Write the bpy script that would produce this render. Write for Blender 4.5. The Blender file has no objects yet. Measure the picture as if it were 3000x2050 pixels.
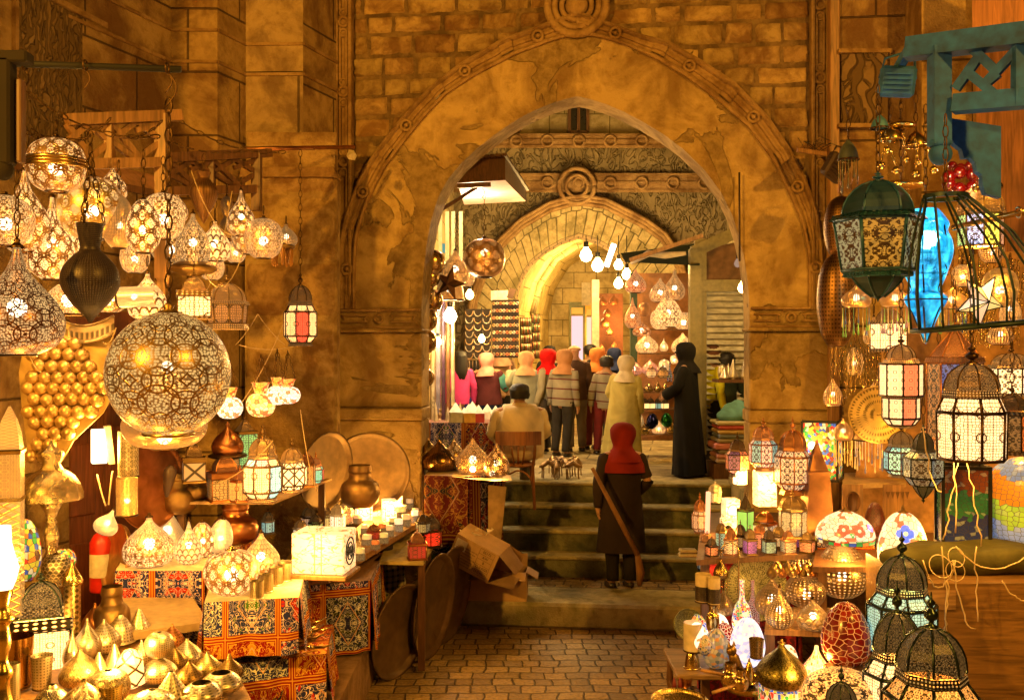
import bpy, math, random
from mathutils import Vector, Matrix, noise
random.seed(7)
R = math.radians
SC = bpy.context.scene
COL = SC.collection
# ---------------------------------------------------------------- camera
F, CX, CY, H = 2800.0, 1500.0, 1025.0, 2.86      # focal length and centre of the photo in its own pixels, eye height
cam_d = bpy.data.cameras.new('camera'); cam = bpy.data.objects.new('camera', cam_d); COL.objects.link(cam)
cam.location = (0, 0, H); cam.rotation_euler = (R(90), 0, 0)
cam_d.sensor_width = 36; cam_d.lens = F / 3000 * 36; cam_d.clip_end = 300; cam_d.clip_start = .05
SC.camera = cam
# ---------------------------------------------------------------- night sky glow
w = bpy.data.worlds.new('World'); SC.world = w; w.use_nodes = True
bg = w.node_tree.nodes['Background']; bg.inputs[0].default_value = (1, .52, .16, 1); bg.inputs[1].default_value = .035
SC.view_settings.view_transform = 'Standard'; SC.view_settings.look = 'None'; SC.view_settings.exposure = 0.0
SC.view_settings.gamma = 1
cy = SC.cycles
cy.use_denoising = True; cy.max_bounces = 5; cy.diffuse_bounces = 2; cy.glossy_bounces = 2; cy.transmission_bounces = 3
cy.transparent_max_bounces = 10; cy.sample_clamp_indirect = 4; cy.sample_clamp_direct = 0; cy.caustics_reflective = False
cy.caustics_refractive = False; cy.use_light_tree = True; cy.use_adaptive_sampling = True; cy.adaptive_threshold = .02
AMB = (1, .50, .08)
LAMP_GAIN = 3.2       # the photograph is a long exposure: every lit bulb counts threefold
def lamp_light(name, loc, power, color=AMB, radius=.05, spot=None, target=None, parent=None):
    d = bpy.data.lights.new(name, 'SPOT' if spot else 'POINT'); d.energy = power * (LAMP_GAIN if name == 'bulb_light' else 1); d.color = color; d.shadow_soft_size = radius
    o = bpy.data.objects.new(name, d); COL.objects.link(o); o.location = loc
    if spot:
        d.spot_size = R(spot); d.spot_blend = .8
        o.rotation_euler = (Vector(target) - Vector(loc)).to_track_quat('-Z', 'Y').to_euler()
    if parent: o.parent = parent
    return o
# added amber fill for the facade, unseen behind the camera
lamp_light('facade_fill_light', (-5.2, -1.0, 6.2), 3700, (1, .47, .05), .15)
lamp_light('facade_fill_light', (5.5, -.5, 7.8), 2700, (1, .47, .05), .15)
# unseen cool white lamp aimed at the turquoise balcony frame
lamp_light('unseen_cool_light', (1.2, 1.2, 3.6), 48, (.62, .95, 1), .08, 34, (3.0, 6.0, 4.6))

# ---------------------------------------------------------------- helpers
def P(x, y, D): return Vector(((x - CX) * D / F, D, H - (y - CY) * D / F))
def DZ(y, z): return (H - z) * F / (y - CY)          # distance of a thing whose foot shows at row y and stands at height z
def empty(name, loc=(0, 0, 0), rz=0, rx=0, ry=0):
    o = bpy.data.objects.new(name, None); COL.objects.link(o); o.location = loc; o.rotation_euler = (rx, ry, rz); o.empty_display_size = .05
    return o
def tag(o, label=None, cat=None, group=None, kind=None):
    if label: o['label'] = label
    if cat: o['category'] = cat
    if group: o['group'] = group
    if kind: o['kind'] = kind
    return o
def thing(name, label, cat, loc=(0, 0, 0), rz=0, group=None, rx=0, ry=0):
    return tag(empty(name, loc, rz, rx, ry), label, cat, group)
class MB:
    def __init__(s): s.v = []; s.f = []; s.u = []; s.s = []
    def add(s, vs, fs, us=None, sm=False):
        b = len(s.v); s.v += [tuple(p) for p in vs]
        for k, f in enumerate(fs):
            s.f.append([b + i for i in f]); s.s.append(sm)
            s.u.append(us[k] if us else [(0, 0)] * len(f))
        return s
    def quad(s, a, b, c, d, uv=None, sm=False):
        a, b, c, d = map(Vector, (a, b, c, d))
        if uv is None:
            w_, h_ = (b - a).length, (d - a).length; uv = [(0, 0), (w_, 0), (w_, h_), (0, h_)]
        return s.add([a, b, c, d], [(0, 1, 2, 3)], [uv], sm)
    def box(s, c, d, M=None, uvo=(0, 0), bev=0):
        x, y, z = (k / 2 for k in d); M = M or Matrix(); M = Matrix.Translation(c) @ M
        if bev:
            b = bev; vs = []
            for sx in (-1, 1):
                for sy in (-1, 1):
                    for sz in (-1, 1):
                        vs += [(sx * x, sy * (y - b), sz * (z - b)), (sx * (x - b), sy * y, sz * (z - b)), (sx * (x - b), sy * (y - b), sz * z)]
            import bmesh
            bm = bmesh.new()
            for p in vs: bm.verts.new(p)
            bmesh.ops.convex_hull(bm, input=bm.verts); bm.verts.index_update()
            bmesh.ops.dissolve_limit(bm, angle_limit=.01, verts=bm.verts, edges=bm.edges); bm.verts.index_update()
            V_ = [v.co.copy() for v in bm.verts]; Fs = [[v.index for v in f.verts] for f in bm.faces]; Ns = [f.normal.copy() for f in bm.faces]; bm.free()
            us = []
            for f, n in zip(Fs, Ns):
                a = max(range(3), key=lambda k: abs(n[k])); i, j = ((1, 2), (0, 2), (0, 1))[a]
                us.append([(V_[k][i] + uvo[0], V_[k][j] + uvo[1]) for k in f])
            return s.add([M @ p for p in V_], Fs, us)
        V_ = [Vector((a * x, b * y, c_ * z)) for a in (-1, 1) for b in (-1, 1) for c_ in (-1, 1)]
        Fs = [(0, 1, 3, 2), (4, 6, 7, 5), (0, 4, 5, 1), (2, 3, 7, 6), (0, 2, 6, 4), (1, 5, 7, 3)]
        ax = [(1, 2), (1, 2), (0, 2), (0, 2), (0, 1), (0, 1)]
        us = [[(V_[k][i] + uvo[0], V_[k][j] + uvo[1]) for k in f] for f, (i, j) in zip(Fs, ax)]
        return s.add([M @ p for p in V_], Fs, us)
    def bar(s, a, b, w_, d_=None, up=(0, 0, 1)):
        a, b = Vector(a), Vector(b); d_ = d_ or w_; z = (b - a); L = z.length; z.normalize(); up = Vector(up)
        x = up.cross(z)
        if x.length < 1e-3: x = Vector((1, 0, 0)).cross(z)
        x.normalize(); y = z.cross(x)
        M = Matrix((x, y, z)).transposed().to_4x4()
        return s.box((a + b) / 2, (w_, d_, L), M)
    def tube(s, pts, r, n=6, cap=True):
        pts = [Vector(p) for p in pts]; rs = r if isinstance(r, (list, tuple)) else [r] * len(pts)
        rings = []; ref = Vector((.31, .17, .93)); L = 0; vs = []; fs = []; us = []; Ls = []
        for i, p in enumerate(pts):
            t = (pts[min(i + 1, len(pts) - 1)] - pts[max(i - 1, 0)])
            t = t.normalized() if t.length > 1e-9 else Vector((0, 0, 1))
            x = ref.cross(t)
            if x.length < .05: x = Vector((1, 0, 0)).cross(t)
            x.normalize(); y = t.cross(x)
            if i: L += (pts[i] - pts[i - 1]).length
            Ls.append(L)
            vs += [p + (x * math.cos(2 * math.pi * k / n) + y * math.sin(2 * math.pi * k / n)) * rs[i] for k in range(n)]
        for i in range(len(pts) - 1):
            for k in range(n):
                k2 = (k + 1) % n
                fs.append((i * n + k, i * n + k2, (i + 1) * n + k2, (i + 1) * n + k))
                us.append([(k / n, Ls[i]), ((k + 1) / n, Ls[i]), ((k + 1) / n, Ls[i + 1]), (k / n, Ls[i + 1])])
        if cap:
            fs.append(tuple(range(n))[::-1]); us.append([(0, 0)] * n)
            fs.append(tuple((len(pts) - 1) * n + k for k in range(n))); us.append([(0, 0)] * n)
        return s.add(vs, fs, us, True)
    def lathe(s, prof, n=32, M=None, sm=True, ph=0, sx=1, sy=1, arc=1.0, jit=0):
        """prof: (radius, height) from bottom to top; u runs round, v along the profile"""
        M = M or Matrix(); L = [0]
        for (a, b), (c, d) in zip(prof, prof[1:]): L.append(L[-1] + math.hypot(c - a, d - b))
        T = L[-1] or 1; m = n + 1; vs = []; fs = []; us = []
        for i, (r, z) in enumerate(prof):
            for k in range(m):
                a = ph + 2 * math.pi * arc * k / n
                vs.append(M @ Vector((r * math.cos(a) * sx, r * math.sin(a) * sy, z)))
        for i in range(len(prof) - 1):
            for k in range(n):
                q = (i * m + k, i * m + k + 1, (i + 1) * m + k + 1, (i + 1) * m + k)
                fs.append(q); us.append([(k / n, L[i] / T), ((k + 1) / n, L[i] / T), ((k + 1) / n, L[i + 1] / T), (k / n, L[i + 1] / T)])
        return s.add(vs, fs, us, sm)
    def ball(s, c, r, n=12, M=None):
        prof = [(r * math.sin(math.pi * k / 8), -r * math.cos(math.pi * k / 8)) for k in range(9)]
        return s.lathe(prof, n, Matrix.Translation(c) @ (M or Matrix()))
    def torus(s, c, r1, r2, M=None, n=20, m=6, arc=1.0, ph=0):
        M = Matrix.Translation(c) @ (M or Matrix())
        k = max(3, int(n * arc))
        pts = [M @ Vector((r1 * math.cos(ph + 2 * math.pi * arc * i / k), r1 * math.sin(ph + 2 * math.pi * arc * i / k), 0)) for i in range(k + 1)]
        return s.tube(pts, r2, m, arc < 1)
    def prism(s, pts, a, b, M=None, bevel=0):
        """pts: outline in (x, z); from y=a to y=b"""
        M = M or Matrix(); n = len(pts); vs = [M @ Vector((x, a, z)) for x, z in pts] + [M @ Vector((x, b, z)) for x, z in pts]
        fs = [tuple(range(n)), tuple(range(2 * n - 1, n - 1, -1))]; us = [list(pts), list(pts)[::-1]]
        L = 0
        for i in range(n):
            j = (i + 1) % n; l = math.hypot(pts[i][0] - pts[j][0], pts[i][1] - pts[j][1])
            fs.append((j, i, n + i, n + j)); us.append([(L + l, 0), (L, 0), (L, b - a), (L + l, b - a)]); L += l
        return s.add(vs, fs, us)
    def build(s, name, mat, parent=None, rx=0):
        me = bpy.data.meshes.new(name); me.from_pydata(s.v, [], s.f)
        ul = me.uv_layers.new(name='uv'); i = 0; flat = [c for f in s.u for p in f for c in p]
        ul.data.foreach_set('uv', flat)
        me.polygons.foreach_set('use_smooth', s.s)
        if mat: me.materials.append(mat)
        me.update(); me.validate()
        o = bpy.data.objects.new(name, me); COL.objects.link(o)
        if parent: o.parent = parent
        return o
def children(o): return [c for c in bpy.data.objects if c.parent == o]
def copy_tree(o, parent=None):
    c = o.copy(); COL.objects.link(c)
    if parent: c.parent = parent
    for ch in KIDS.get(o.name, None) or children(o): copy_tree(ch, c)
    return c
KIDS = {}
def rz(a): return Matrix.Rotation(a, 4, 'Z')
def rx(a): return Matrix.Rotation(a, 4, 'X')
def ry(a): return Matrix.Rotation(a, 4, 'Y')
def T(*c): return Matrix.Translation(c)

# ---------------------------------------------------------------- material language
class NT:
    def __init__(s, name):
        s.m = bpy.data.materials.new(name); s.m.use_nodes = True; s.t = s.m.node_tree; s.t.nodes.clear()
        s.out = s.t.nodes.new('ShaderNodeOutputMaterial')
    def n(s, typ, ins=None, **pr):
        d = s.t.nodes.new('ShaderNode' + typ)
        for k, v in pr.items(): setattr(d, k, v)
        for k, v in (ins or {}).items():
            if v is None: continue
            if isinstance(v, bpy.types.NodeSocket): s.t.links.new(v, d.inputs[k])
            else:
                if isinstance(v, tuple) and len(v) == 3 and d.inputs[k].type == 'RGBA': v = v + (1,)
                d.inputs[k].default_value = v
        return d
    def M(s, op, a, b=None, c=None, clamp=False):
        d = s.n('Math', {0: a, 1: b, 2: c}, operation=op, use_clamp=clamp); return d.outputs[0]
    def V(s, op, a, b=None, sc=None):
        d = s.n('VectorMath', {0: a, 1: b, 'Scale': sc}, operation=op)
        return d.outputs[1] if op in ('DOT_PRODUCT', 'LENGTH', 'DISTANCE') else d.outputs[0]
    def mix(s, f, a, b):
        d = s.n('Mix', None, data_type='RGBA')
        for i, v in ((0, f), (6, a), (7, b)):
            if isinstance(v, bpy.types.NodeSocket): s.t.links.new(v, d.inputs[i])
            else: d.inputs[i].default_value = (v + (1,) if isinstance(v, tuple) else v)
        return d.outputs[2]
    def uv(s, nu=1, nv=1, off=(0, 0)):
        c = s.n('TexCoord').outputs['UV']
        return s.n('Mapping', {'Vector': c, 'Scale': (nu, nv, 1), 'Location': (off[0], off[1], 0)}).outputs[0]
    def obj(s, sc=(1, 1, 1)):
        c = s.n('TexCoord').outputs['Object']
        return s.n('Mapping', {'Vector': c, 'Scale': sc}).outputs[0]
    def noise(s, v, sc, det=3, dis=0, rough=.5): return s.n('TexNoise', {'Vector': v, 'Scale': sc, 'Detail': det, 'Distortion': dis, 'Roughness': rough}).outputs[0]
    def vor(s, v, sc, feat='F1', rnd=1, out='Distance', dim='3D', metric='EUCLIDEAN'):
        d = s.n('TexVoronoi', {'Vector': v, 'Scale': sc, 'Randomness': rnd}, feature=feat, voronoi_dimensions=dim)
        if feat != 'DISTANCE_TO_EDGE': d.distance = metric
        return d.outputs[out]
    def ramp(s, f, stops, interp='LINEAR'):
        d = s.n('ValToRGB', {0: f}); d.color_ramp.interpolation = interp; e = d.color_ramp.elements
        while len(e) < len(stops): e.new(.5)
        for i, (p, c) in enumerate(stops): e[i].position = p; e[i].color = (c if isinstance(c, tuple) else (c, c, c)) + (1,)
        return d.outputs[0]
    def step(s, x, a, b): return s.n('MapRange', {0: x, 1: a, 2: b, 3: 0, 4: 1}).outputs[0]
    def bump(s, h, st=.5, dist=.02, nrm=None): return s.n('Bump', {'Height': h, 'Strength': st, 'Distance': dist, 'Normal': nrm}).outputs[0]
    def bsdf(s, col, rough=.6, metal=0, nrm=None, em=None, es=0, coat=0, trans=0, spec=.5, alpha=None):
        d = s.n('BsdfPrincipled', {'Base Color': col, 'Roughness': rough, 'Metallic': metal, 'Normal': nrm, 'Coat Weight': coat,
                                   'Transmission Weight': trans, 'Specular IOR Level': spec})
        if em is not None:
            for k, v in (('Emission Color', em), ('Emission Strength', es)):
                if isinstance(v, bpy.types.NodeSocket): s.t.links.new(v, d.inputs[k])
                else: d.inputs[k].default_value = v + (1,) if isinstance(v, tuple) else v
        return d.outputs[0]
    def done(s, sh, es='NONE'):
        s.t.links.new(sh, s.out.inputs[0])
        try: s.m.cycles.emission_sampling = es
        except Exception: pass
        return s.m
MATS = {}
def mat(fn):
    def g(*a, **k):
        key = (fn.__name__,) + a + tuple(sorted(k.items()))
        if key not in MATS: MATS[key] = fn(*a, **k)
        return MATS[key]
    return g

@mat
def plain(name, col, rough=.6, metal=0, var=.25, bump=.15, sc=20, coat=0):
    t = NT(name); o = t.obj(); f = t.noise(o, sc, 4); g = t.noise(o, sc * .2, 2)
    k = t.M('ADD', t.M('MULTIPLY', f, .5), t.M('MULTIPLY', g, .5)); k = t.step(k, .35, .65)
    c = t.mix(k, tuple(x * (1 - var) for x in col), tuple(min(1, x * (1 + var)) for x in col))
    return t.done(t.bsdf(c, t.M('ADD', rough - .08, t.M('MULTIPLY', f, .16)), metal, t.bump(f, bump, .004), coat=coat))
@mat
def wood(name, col, rough=.5, sc=6, axis=2):
    t = NT(name); s_ = [14, 14, 14]; s_[axis] = 1.2; o = t.obj(tuple(s_)); f = t.noise(o, sc * .35, 5, 1.2); g = t.noise(t.obj(), 2.5, 3)
    k = t.step(f, .32, .68); c = t.mix(k, tuple(x * .55 for x in col), tuple(x * 1.25 for x in col))
    c = t.mix(t.step(g, .55, .8), c, tuple(x * .6 for x in col))
    return t.done(t.bsdf(c, rough, 0, t.bump(f, .35, .006)))
@mat
def stone(name, ca=(.30, .19, .085), cb=(.44, .30, .15), sc=1.0, bump=.6, patch=True, brick=None, carve=0, uvs=False):
    t = NT(name); o = t.obj() if not uvs else t.uv()
    n1 = t.noise(o, 1.6 * sc, 6, .6, .6); n2 = t.noise(o, 9 * sc, 8, .3, .65); n3 = t.noise(o, 45 * sc, 5)
    n4 = t.noise(t.obj((1, 1, .35)), 4 * sc, 5, .4)
    c = t.mix(t.step(n1, .40, .58), tuple(x * .88 for x in ca), tuple(x * 1.12 for x in cb))
    c = t.mix(t.M('MULTIPLY', t.step(n2, .48, .75), .6), c, (ca[0] * .62, ca[1] * .48, ca[2] * .4))
    c = t.mix(t.M('MULTIPLY', t.step(n4, .55, .75), .55), c, tuple(x * 1.25 for x in cb))
    if name == 'rubble_stone': q_ = t.n('NewGeometry').outputs['Random Per Island']; c = t.n('Mix', {0: .8, 6: c, 7: t.ramp(q_, [(0, (.55, .45, .38)), (.35, (1, 1, 1)), (.7, (.75, .8, .75)), (1, (1.15, 1.1, .95))])}, data_type='RGBA', blend_type='MULTIPLY').outputs[2]
    h = t.M('ADD', t.M('MULTIPLY', n2, .7), t.M('MULTIPLY', n3, .35))
    if patch:                                       # flaked plaster with a hard edge
        e = t.noise(o, .95 * sc, 5, .9, .55); p = t.step(e, .535, .545)
        c = t.mix(p, c, t.mix(t.step(n2, .35, .7), tuple(x * .62 for x in ca), tuple(x * .85 for x in cb)))
        h = t.M('SUBTRACT', h, t.M('MULTIPLY', p, .8))
    if brick:
        b = t.n('TexBrick', {'Vector': t.n('Mapping', {'Vector': t.uv(), 'Scale': (1, 1, 1)}).outputs[0], 'Color1': (1, 1, 1), 'Color2': (.72, .72, .72), 'Mortar': (0, 0, 0), 'Scale': 1.0,
                             'Mortar Size': brick[2], 'Mortar Smooth': .5, 'Brick Width': brick[0], 'Row Height': brick[1]})
        c = t.mix(t.M('MULTIPLY', b.outputs['Fac'], .55), t.mix(.55, c, t.n('Mix', {0: 1.0, 6: c, 7: b.outputs[0]}, data_type='RGBA', blend_type='MULTIPLY').outputs[2]), tuple(x * .35 for x in ca))
        h = t.M('SUBTRACT', h, t.M('MULTIPLY', b.outputs['Fac'], 1.2))
    if carve:
        q = t.uv(1, .55); a = t.noise(q, carve, 1, 2.2, .4); l = t.M('ABSOLUTE', t.M('SUBTRACT', a, .5)); l = t.step(l, .015, .06)
        q2 = None if name == 'court_inscription' else t.n('TexWave', {'Vector': t.uv(), 'Scale': carve * .7, 'Distortion': 9, 'Detail': 1, 'Detail Scale': 1.4}, bands_direction='X').outputs[1]
        l = l if q2 is None else t.M('MINIMUM', l, t.step(q2, .25, .6))
        h = t.M('ADD', t.M('MULTIPLY', h, .5), t.M('MULTIPLY', l, 2.2)); c = t.mix(t.M('MULTIPLY', l, .45), tuple(x * .6 for x in ca), c)
    return t.done(t.bsdf(c, .85, 0, t.bump(h, bump, .03), spec=.2))
@mat
def paving(name):
    t = NT(name); d = t.noise(t.uv(), 2.2, 2); q = t.V('ADD', t.uv(), t.V('SCALE', t.n('TexNoise', {'Vector': t.uv(), 'Scale': 2.3, 'Detail': 3}).outputs[1], None, .13))
    b = t.n('TexBrick', {'Vector': q, 'Color1': (.40, .25, .075), 'Color2': (.21, .125, .035), 'Mortar': (.06, .035, .012), 'Scale': 1.0, 'Mortar Size': .010, 'Mortar Smooth': .7,
                         'Brick Width': .21, 'Row Height': .165, 'Bias': -.1}, offset=.5, squash=.8, squash_frequency=3)
    n2 = t.noise(t.uv(), 30, 5); n3 = t.noise(t.uv(), 5, 3)
    c = t.mix(t.step(n2, .4, .8), b.outputs[0], (.12, .08, .04))
    h = t.M('ADD', t.M('ADD', t.M('MULTIPLY', b.outputs['Fac'], -1.5), t.M('MULTIPLY', n2, .35)), t.M('MULTIPLY', n3, 1.3))
    return t.done(t.bsdf(c, .58, 0, t.bump(h, .9, .025), spec=.35))
def pattern(t, style, nu, nv):
    """hole mask: 1 where light comes through"""
    q = t.uv(nu, nv); sx = t.n('SeparateXYZ', {0: q}); X, Y = sx.outputs[0], sx.outputs[1]
    tri = lambda a: t.M('PINGPONG', a, .5)
    px, py = tri(X), tri(Y)
    def lines(v, w_): return t.step(t.M('ABSOLUTE', v), w_ * .6, w_)
    cmb = t.n('CombineXYZ', {0: px, 1: py}).outputs[0]
    if style == 'arab':      # overlapping rings filled with leaf shapes, all pierced finely
        r1 = t.V('LENGTH', cmb); r2 = t.V('DISTANCE', cmb, (.5, .5, 0)); r3 = t.V('DISTANCE', cmb, (.5, 0, 0)); r4 = t.V('DISTANCE', cmb, (0, .5, 0))
        m = lines(t.M('SUBTRACT', r1, .42), .06)
        for r_, a in ((r2, .42), (r3, .13), (r4, .13)): m = t.M('MINIMUM', m, lines(t.M('SUBTRACT', r_, a), .055))
        leaf = t.step(t.M('SUBTRACT', .57, t.noise(cmb, 6.5, 1, 1.2)), .0, .03)
        m = t.M('MINIMUM', m, leaf)
    elif style == 'rings':    # large interlaced circles in fine line with small leaves
        m = None
        for c_, a in (((0, 0, 0), .40), ((.5, .5, 0), .40), ((0, 0, 0), .62), ((.5, 0, 0), .27), ((0, .5, 0), .27)):
            q_ = lines(t.M('SUBTRACT', t.V('DISTANCE', cmb, c_), a), .024); m = q_ if m is None else t.M('MINIMUM', m, q_)
        m = t.M('MINIMUM', m, t.step(t.M('SUBTRACT', .63, t.noise(cmb, 11, 1, .8)), .0, .03))
    elif style == 'scale':
        row = t.M('FLOOR', Y); sh = t.M('MULTIPLY', t.M('MODULO', row, 2), .5)
        m = None
        fx = t.M('SUBTRACT', t.M('FRACT', t.M('ADD', X, sh)), .5); fy = t.M('FRACT', Y)
        r_ = t.M('SQRT', t.M('ADD', t.M('MULTIPLY', fx, fx), t.M('MULTIPLY', t.M('MULTIPLY', fy, fy), .42)))
        m = lines(t.M('SUBTRACT', r_, .47), .11)
    elif style == 'girih':
        e = t.vor(cmb, 8.0, 'DISTANCE_TO_EDGE', .55, dim='2D'); m = t.step(e, .06, .12)
        r_ = t.V('LENGTH', cmb); m = t.M('MINIMUM', m, lines(t.M('SUBTRACT', r_, .2), .035))
    elif style == 'lattice':
        a = t.M('ADD', X, Y); b = t.M('SUBTRACT', X, Y)
        m = t.M('MINIMUM', t.step(tri(a), .06, .12), t.step(tri(b), .06, .12))
    elif style == 'flower':
        l = t.M('ABSOLUTE', t.M('SUBTRACT', t.noise(cmb, 4.2, 1, 1.6), .5)); m = t.step(l, .035, .07)
        m = t.M('MINIMUM', m, t.step(t.M('SUBTRACT', .60, t.noise(cmb, 5, 0, .8)), .0, .03)); m = t.M('MINIMUM', m, t.step(t.M('MINIMUM', px, py), .008, .02))
    elif style == 'dots':
        e = t.vor(q, 1, 'F1', .12, dim='2D'); m = t.M('SUBTRACT', 1, t.step(e, .18, .32))
    else: m = t.M('GREATER_THAN', 1, 0)
    return m
@mat
def pierced(metal, glow, st, style, nu, nv, fill=.55, rough=.32, dark=.35, met=.85, clear=.3):
    """brass or tin sheet cut with a pattern; light of the bulb inside shows through"""
    t = NT('pierced_metal'); m = pattern(t, style, nu, nv)
    k_ = 15 if style == 'rings' else 8; fine = t.vor(t.uv(nu * k_, nv * k_), 1, 'F1', .7, dim='2D'); d = t.M('SUBTRACT', 1, t.step(fine, .3, .5))
    hole = t.M('MULTIPLY', m, t.M('ADD', t.M('MULTIPLY', d, 1 - dark), dark)) if style != 'dots' else m
    hole = t.M('MULTIPLY', hole, fill)
    n2 = t.noise(t.obj(), 9, 3)
    c = t.mix(t.step(n2, .3, .7), tuple(x * .8 for x in metal), metal)
    b = t.bsdf(c, rough, met, t.bump(t.M('SUBTRACT', 1, m), .5, .004))
    g = t.n('Emission', {0: glow, 1: st}).outputs[0]
    tr = t.n('BsdfTransparent').outputs[0]
    o = t.n('MixShader', {0: clear, 1: g, 2: tr}).outputs[0]
    return t.done(t.n('MixShader', {0: hole, 1: b, 2: o}).outputs[0])
@mat
def brass(name='brass', col=(.80, .52, .20), rough=.25, style=None, nu=20, nv=14, b=.5, met=1.0):
    t = NT(name); n2 = t.noise(t.obj(), 7, 4, .5); n3 = t.noise(t.obj(), 60, 2)
    c = t.mix(t.step(n2, .35, .7), tuple(x * .55 for x in col), col)
    h = n3
    if style: 
        p = pattern(t, style, nu, nv); c = t.mix(t.M('MULTIPLY', p, .85), c, tuple(x * .10 for x in col)); h = t.M('SUBTRACT', n3, t.M('MULTIPLY', p, .8))
    r_ = t.M('ADD', rough - .08, t.M('MULTIPLY', n2, .25))
    return t.done(t.bsdf(c, r_, met, t.bump(h, b * .4, .004)))
@mat
def glass_lit(glow, st, style='girih', nu=3, nv=4, line=(.05, .03, .015), invert=0):
    """lit lantern pane behind a cut metal lattice"""
    t = NT('lit_glass'); m = pattern(t, style, nu, nv)
    v = t.noise(t.obj(), 6, 2); e = t.M('MULTIPLY', m, t.M('MULTIPLY', t.M('ADD', t.M('MULTIPLY', v, .7), .65), st))
    c = t.mix(m, line, tuple(min(.9, x * .8 + .05) for x in glow))
    return t.done(t.bsdf(c, .35, 0, t.bump(m, .4, .003), em=glow, es=e))
PALS = {
 'multi': [(.8, .05, .02), (.9, .45, .05), (.1, .35, .08), (.06, .12, .5), (.85, .8, .6), (.6, .08, .03), (.9, .75, .3), (.75, .7, .55)],
 'red': [(.14, .004, .004), (.10, .003, .003), (.18, .006, .005), (.12, .004, .004), (.24, .02, .01), (.09, .003, .003)],
 'lilac': [(.42, .45, .75), (.55, .58, .8), (.3, .35, .65), (.7, .72, .8), (.85, .8, .7), (.4, .42, .7)],
 'white': [(.85, .75, .55), (.8, .7, .5), (.9, .82, .65), (.75, .2, .08), (.85, .75, .5), (.88, .78, .6)],
 'patch': [(.32, .3, .2), (.42, .36, .2), (.16, .18, .26), (.5, .4, .2), (.25, .24, .14), (.3, .3, .42), (.1, .12, .1), (.45, .2, .05)],
 'amber': [(.95, .55, .12), (.9, .45, .06), (.95, .7, .3), (.85, .12, .03), (.95, .62, .2), (.9, .6, .2)],
 'stained': [(.7, .04, .02), (.75, .45, .04), (.04, .3, .06), (.04, .1, .45), (.6, .6, .4), (.7, .2, .03), (.5, .5, .05), (.1, .05, .02)],
 'dark': [(.05, .12, .12), (.04, .1, .2), (.06, .05, .12), (.1, .03, .02), (.03, .1, .04)],
}
@mat
def mosaic(pal, nu, nv, em=0, grout=(.75, .62, .42), gw=.06, rnd=.75, waves=None, rough=.22, gem=1):
    t = NT('mosaic'); q = t.uv(nu, nv)
    d = t.n('TexVoronoi', {'Vector': q, 'Scale': 1, 'Randomness': rnd}, voronoi_dimensions='2D', distance='CHEBYCHEV')
    e = t.vor(q, 1, 'DISTANCE_TO_EDGE', rnd, dim='2D'); k = t.n('SeparateColor', {0: d.outputs['Color']}).outputs[0]
    P_ = PALS[pal]
    if waves:      # bands of colour running round in waves
        y = t.n('SeparateXYZ', {0: t.n('VectorMath', {0: d.outputs['Position'], 1: (1 / nu, 1 / nv, 1)}, operation='MULTIPLY').outputs[0]})
        yy = t.M('ADD', y.outputs[1], t.M('MULTIPLY', t.M('SINE', t.M('MULTIPLY', y.outputs[0], 2 * math.pi * 4)), .045))
        base = t.ramp(yy, waves, 'CONSTANT'); c = t.mix(t.M('MULTIPLY', k, .35), base, t.mix(t.M('GREATER_THAN', k, .85), base, (.5, .55, .3)))
    else:
        c = t.ramp(k, [(i / len(P_), P_[i]) for i in range(len(P_))], 'CONSTANT')
    m = t.step(e, gw * .6, gw)
    cc = t.mix(m, grout, c)
    jit = t.n('SeparateColor', {0: d.outputs['Color']}).outputs[1]
    v = t.noise(t.obj(), 5, 2)
    es = t.M('MULTIPLY', t.M('ADD', t.M('MULTIPLY', m, 1 - gem), gem) if gem < 1 else t.M('ADD', v, .5), em)
    h = t.M('ADD', m, t.M('MULTIPLY', jit, .6))
    return t.done(t.bsdf(cc, t.mix(m, (.8, .8, .8), (rough, rough, rough)), 0, t.bump(h, .5, .004), em=cc, es=es))
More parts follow.
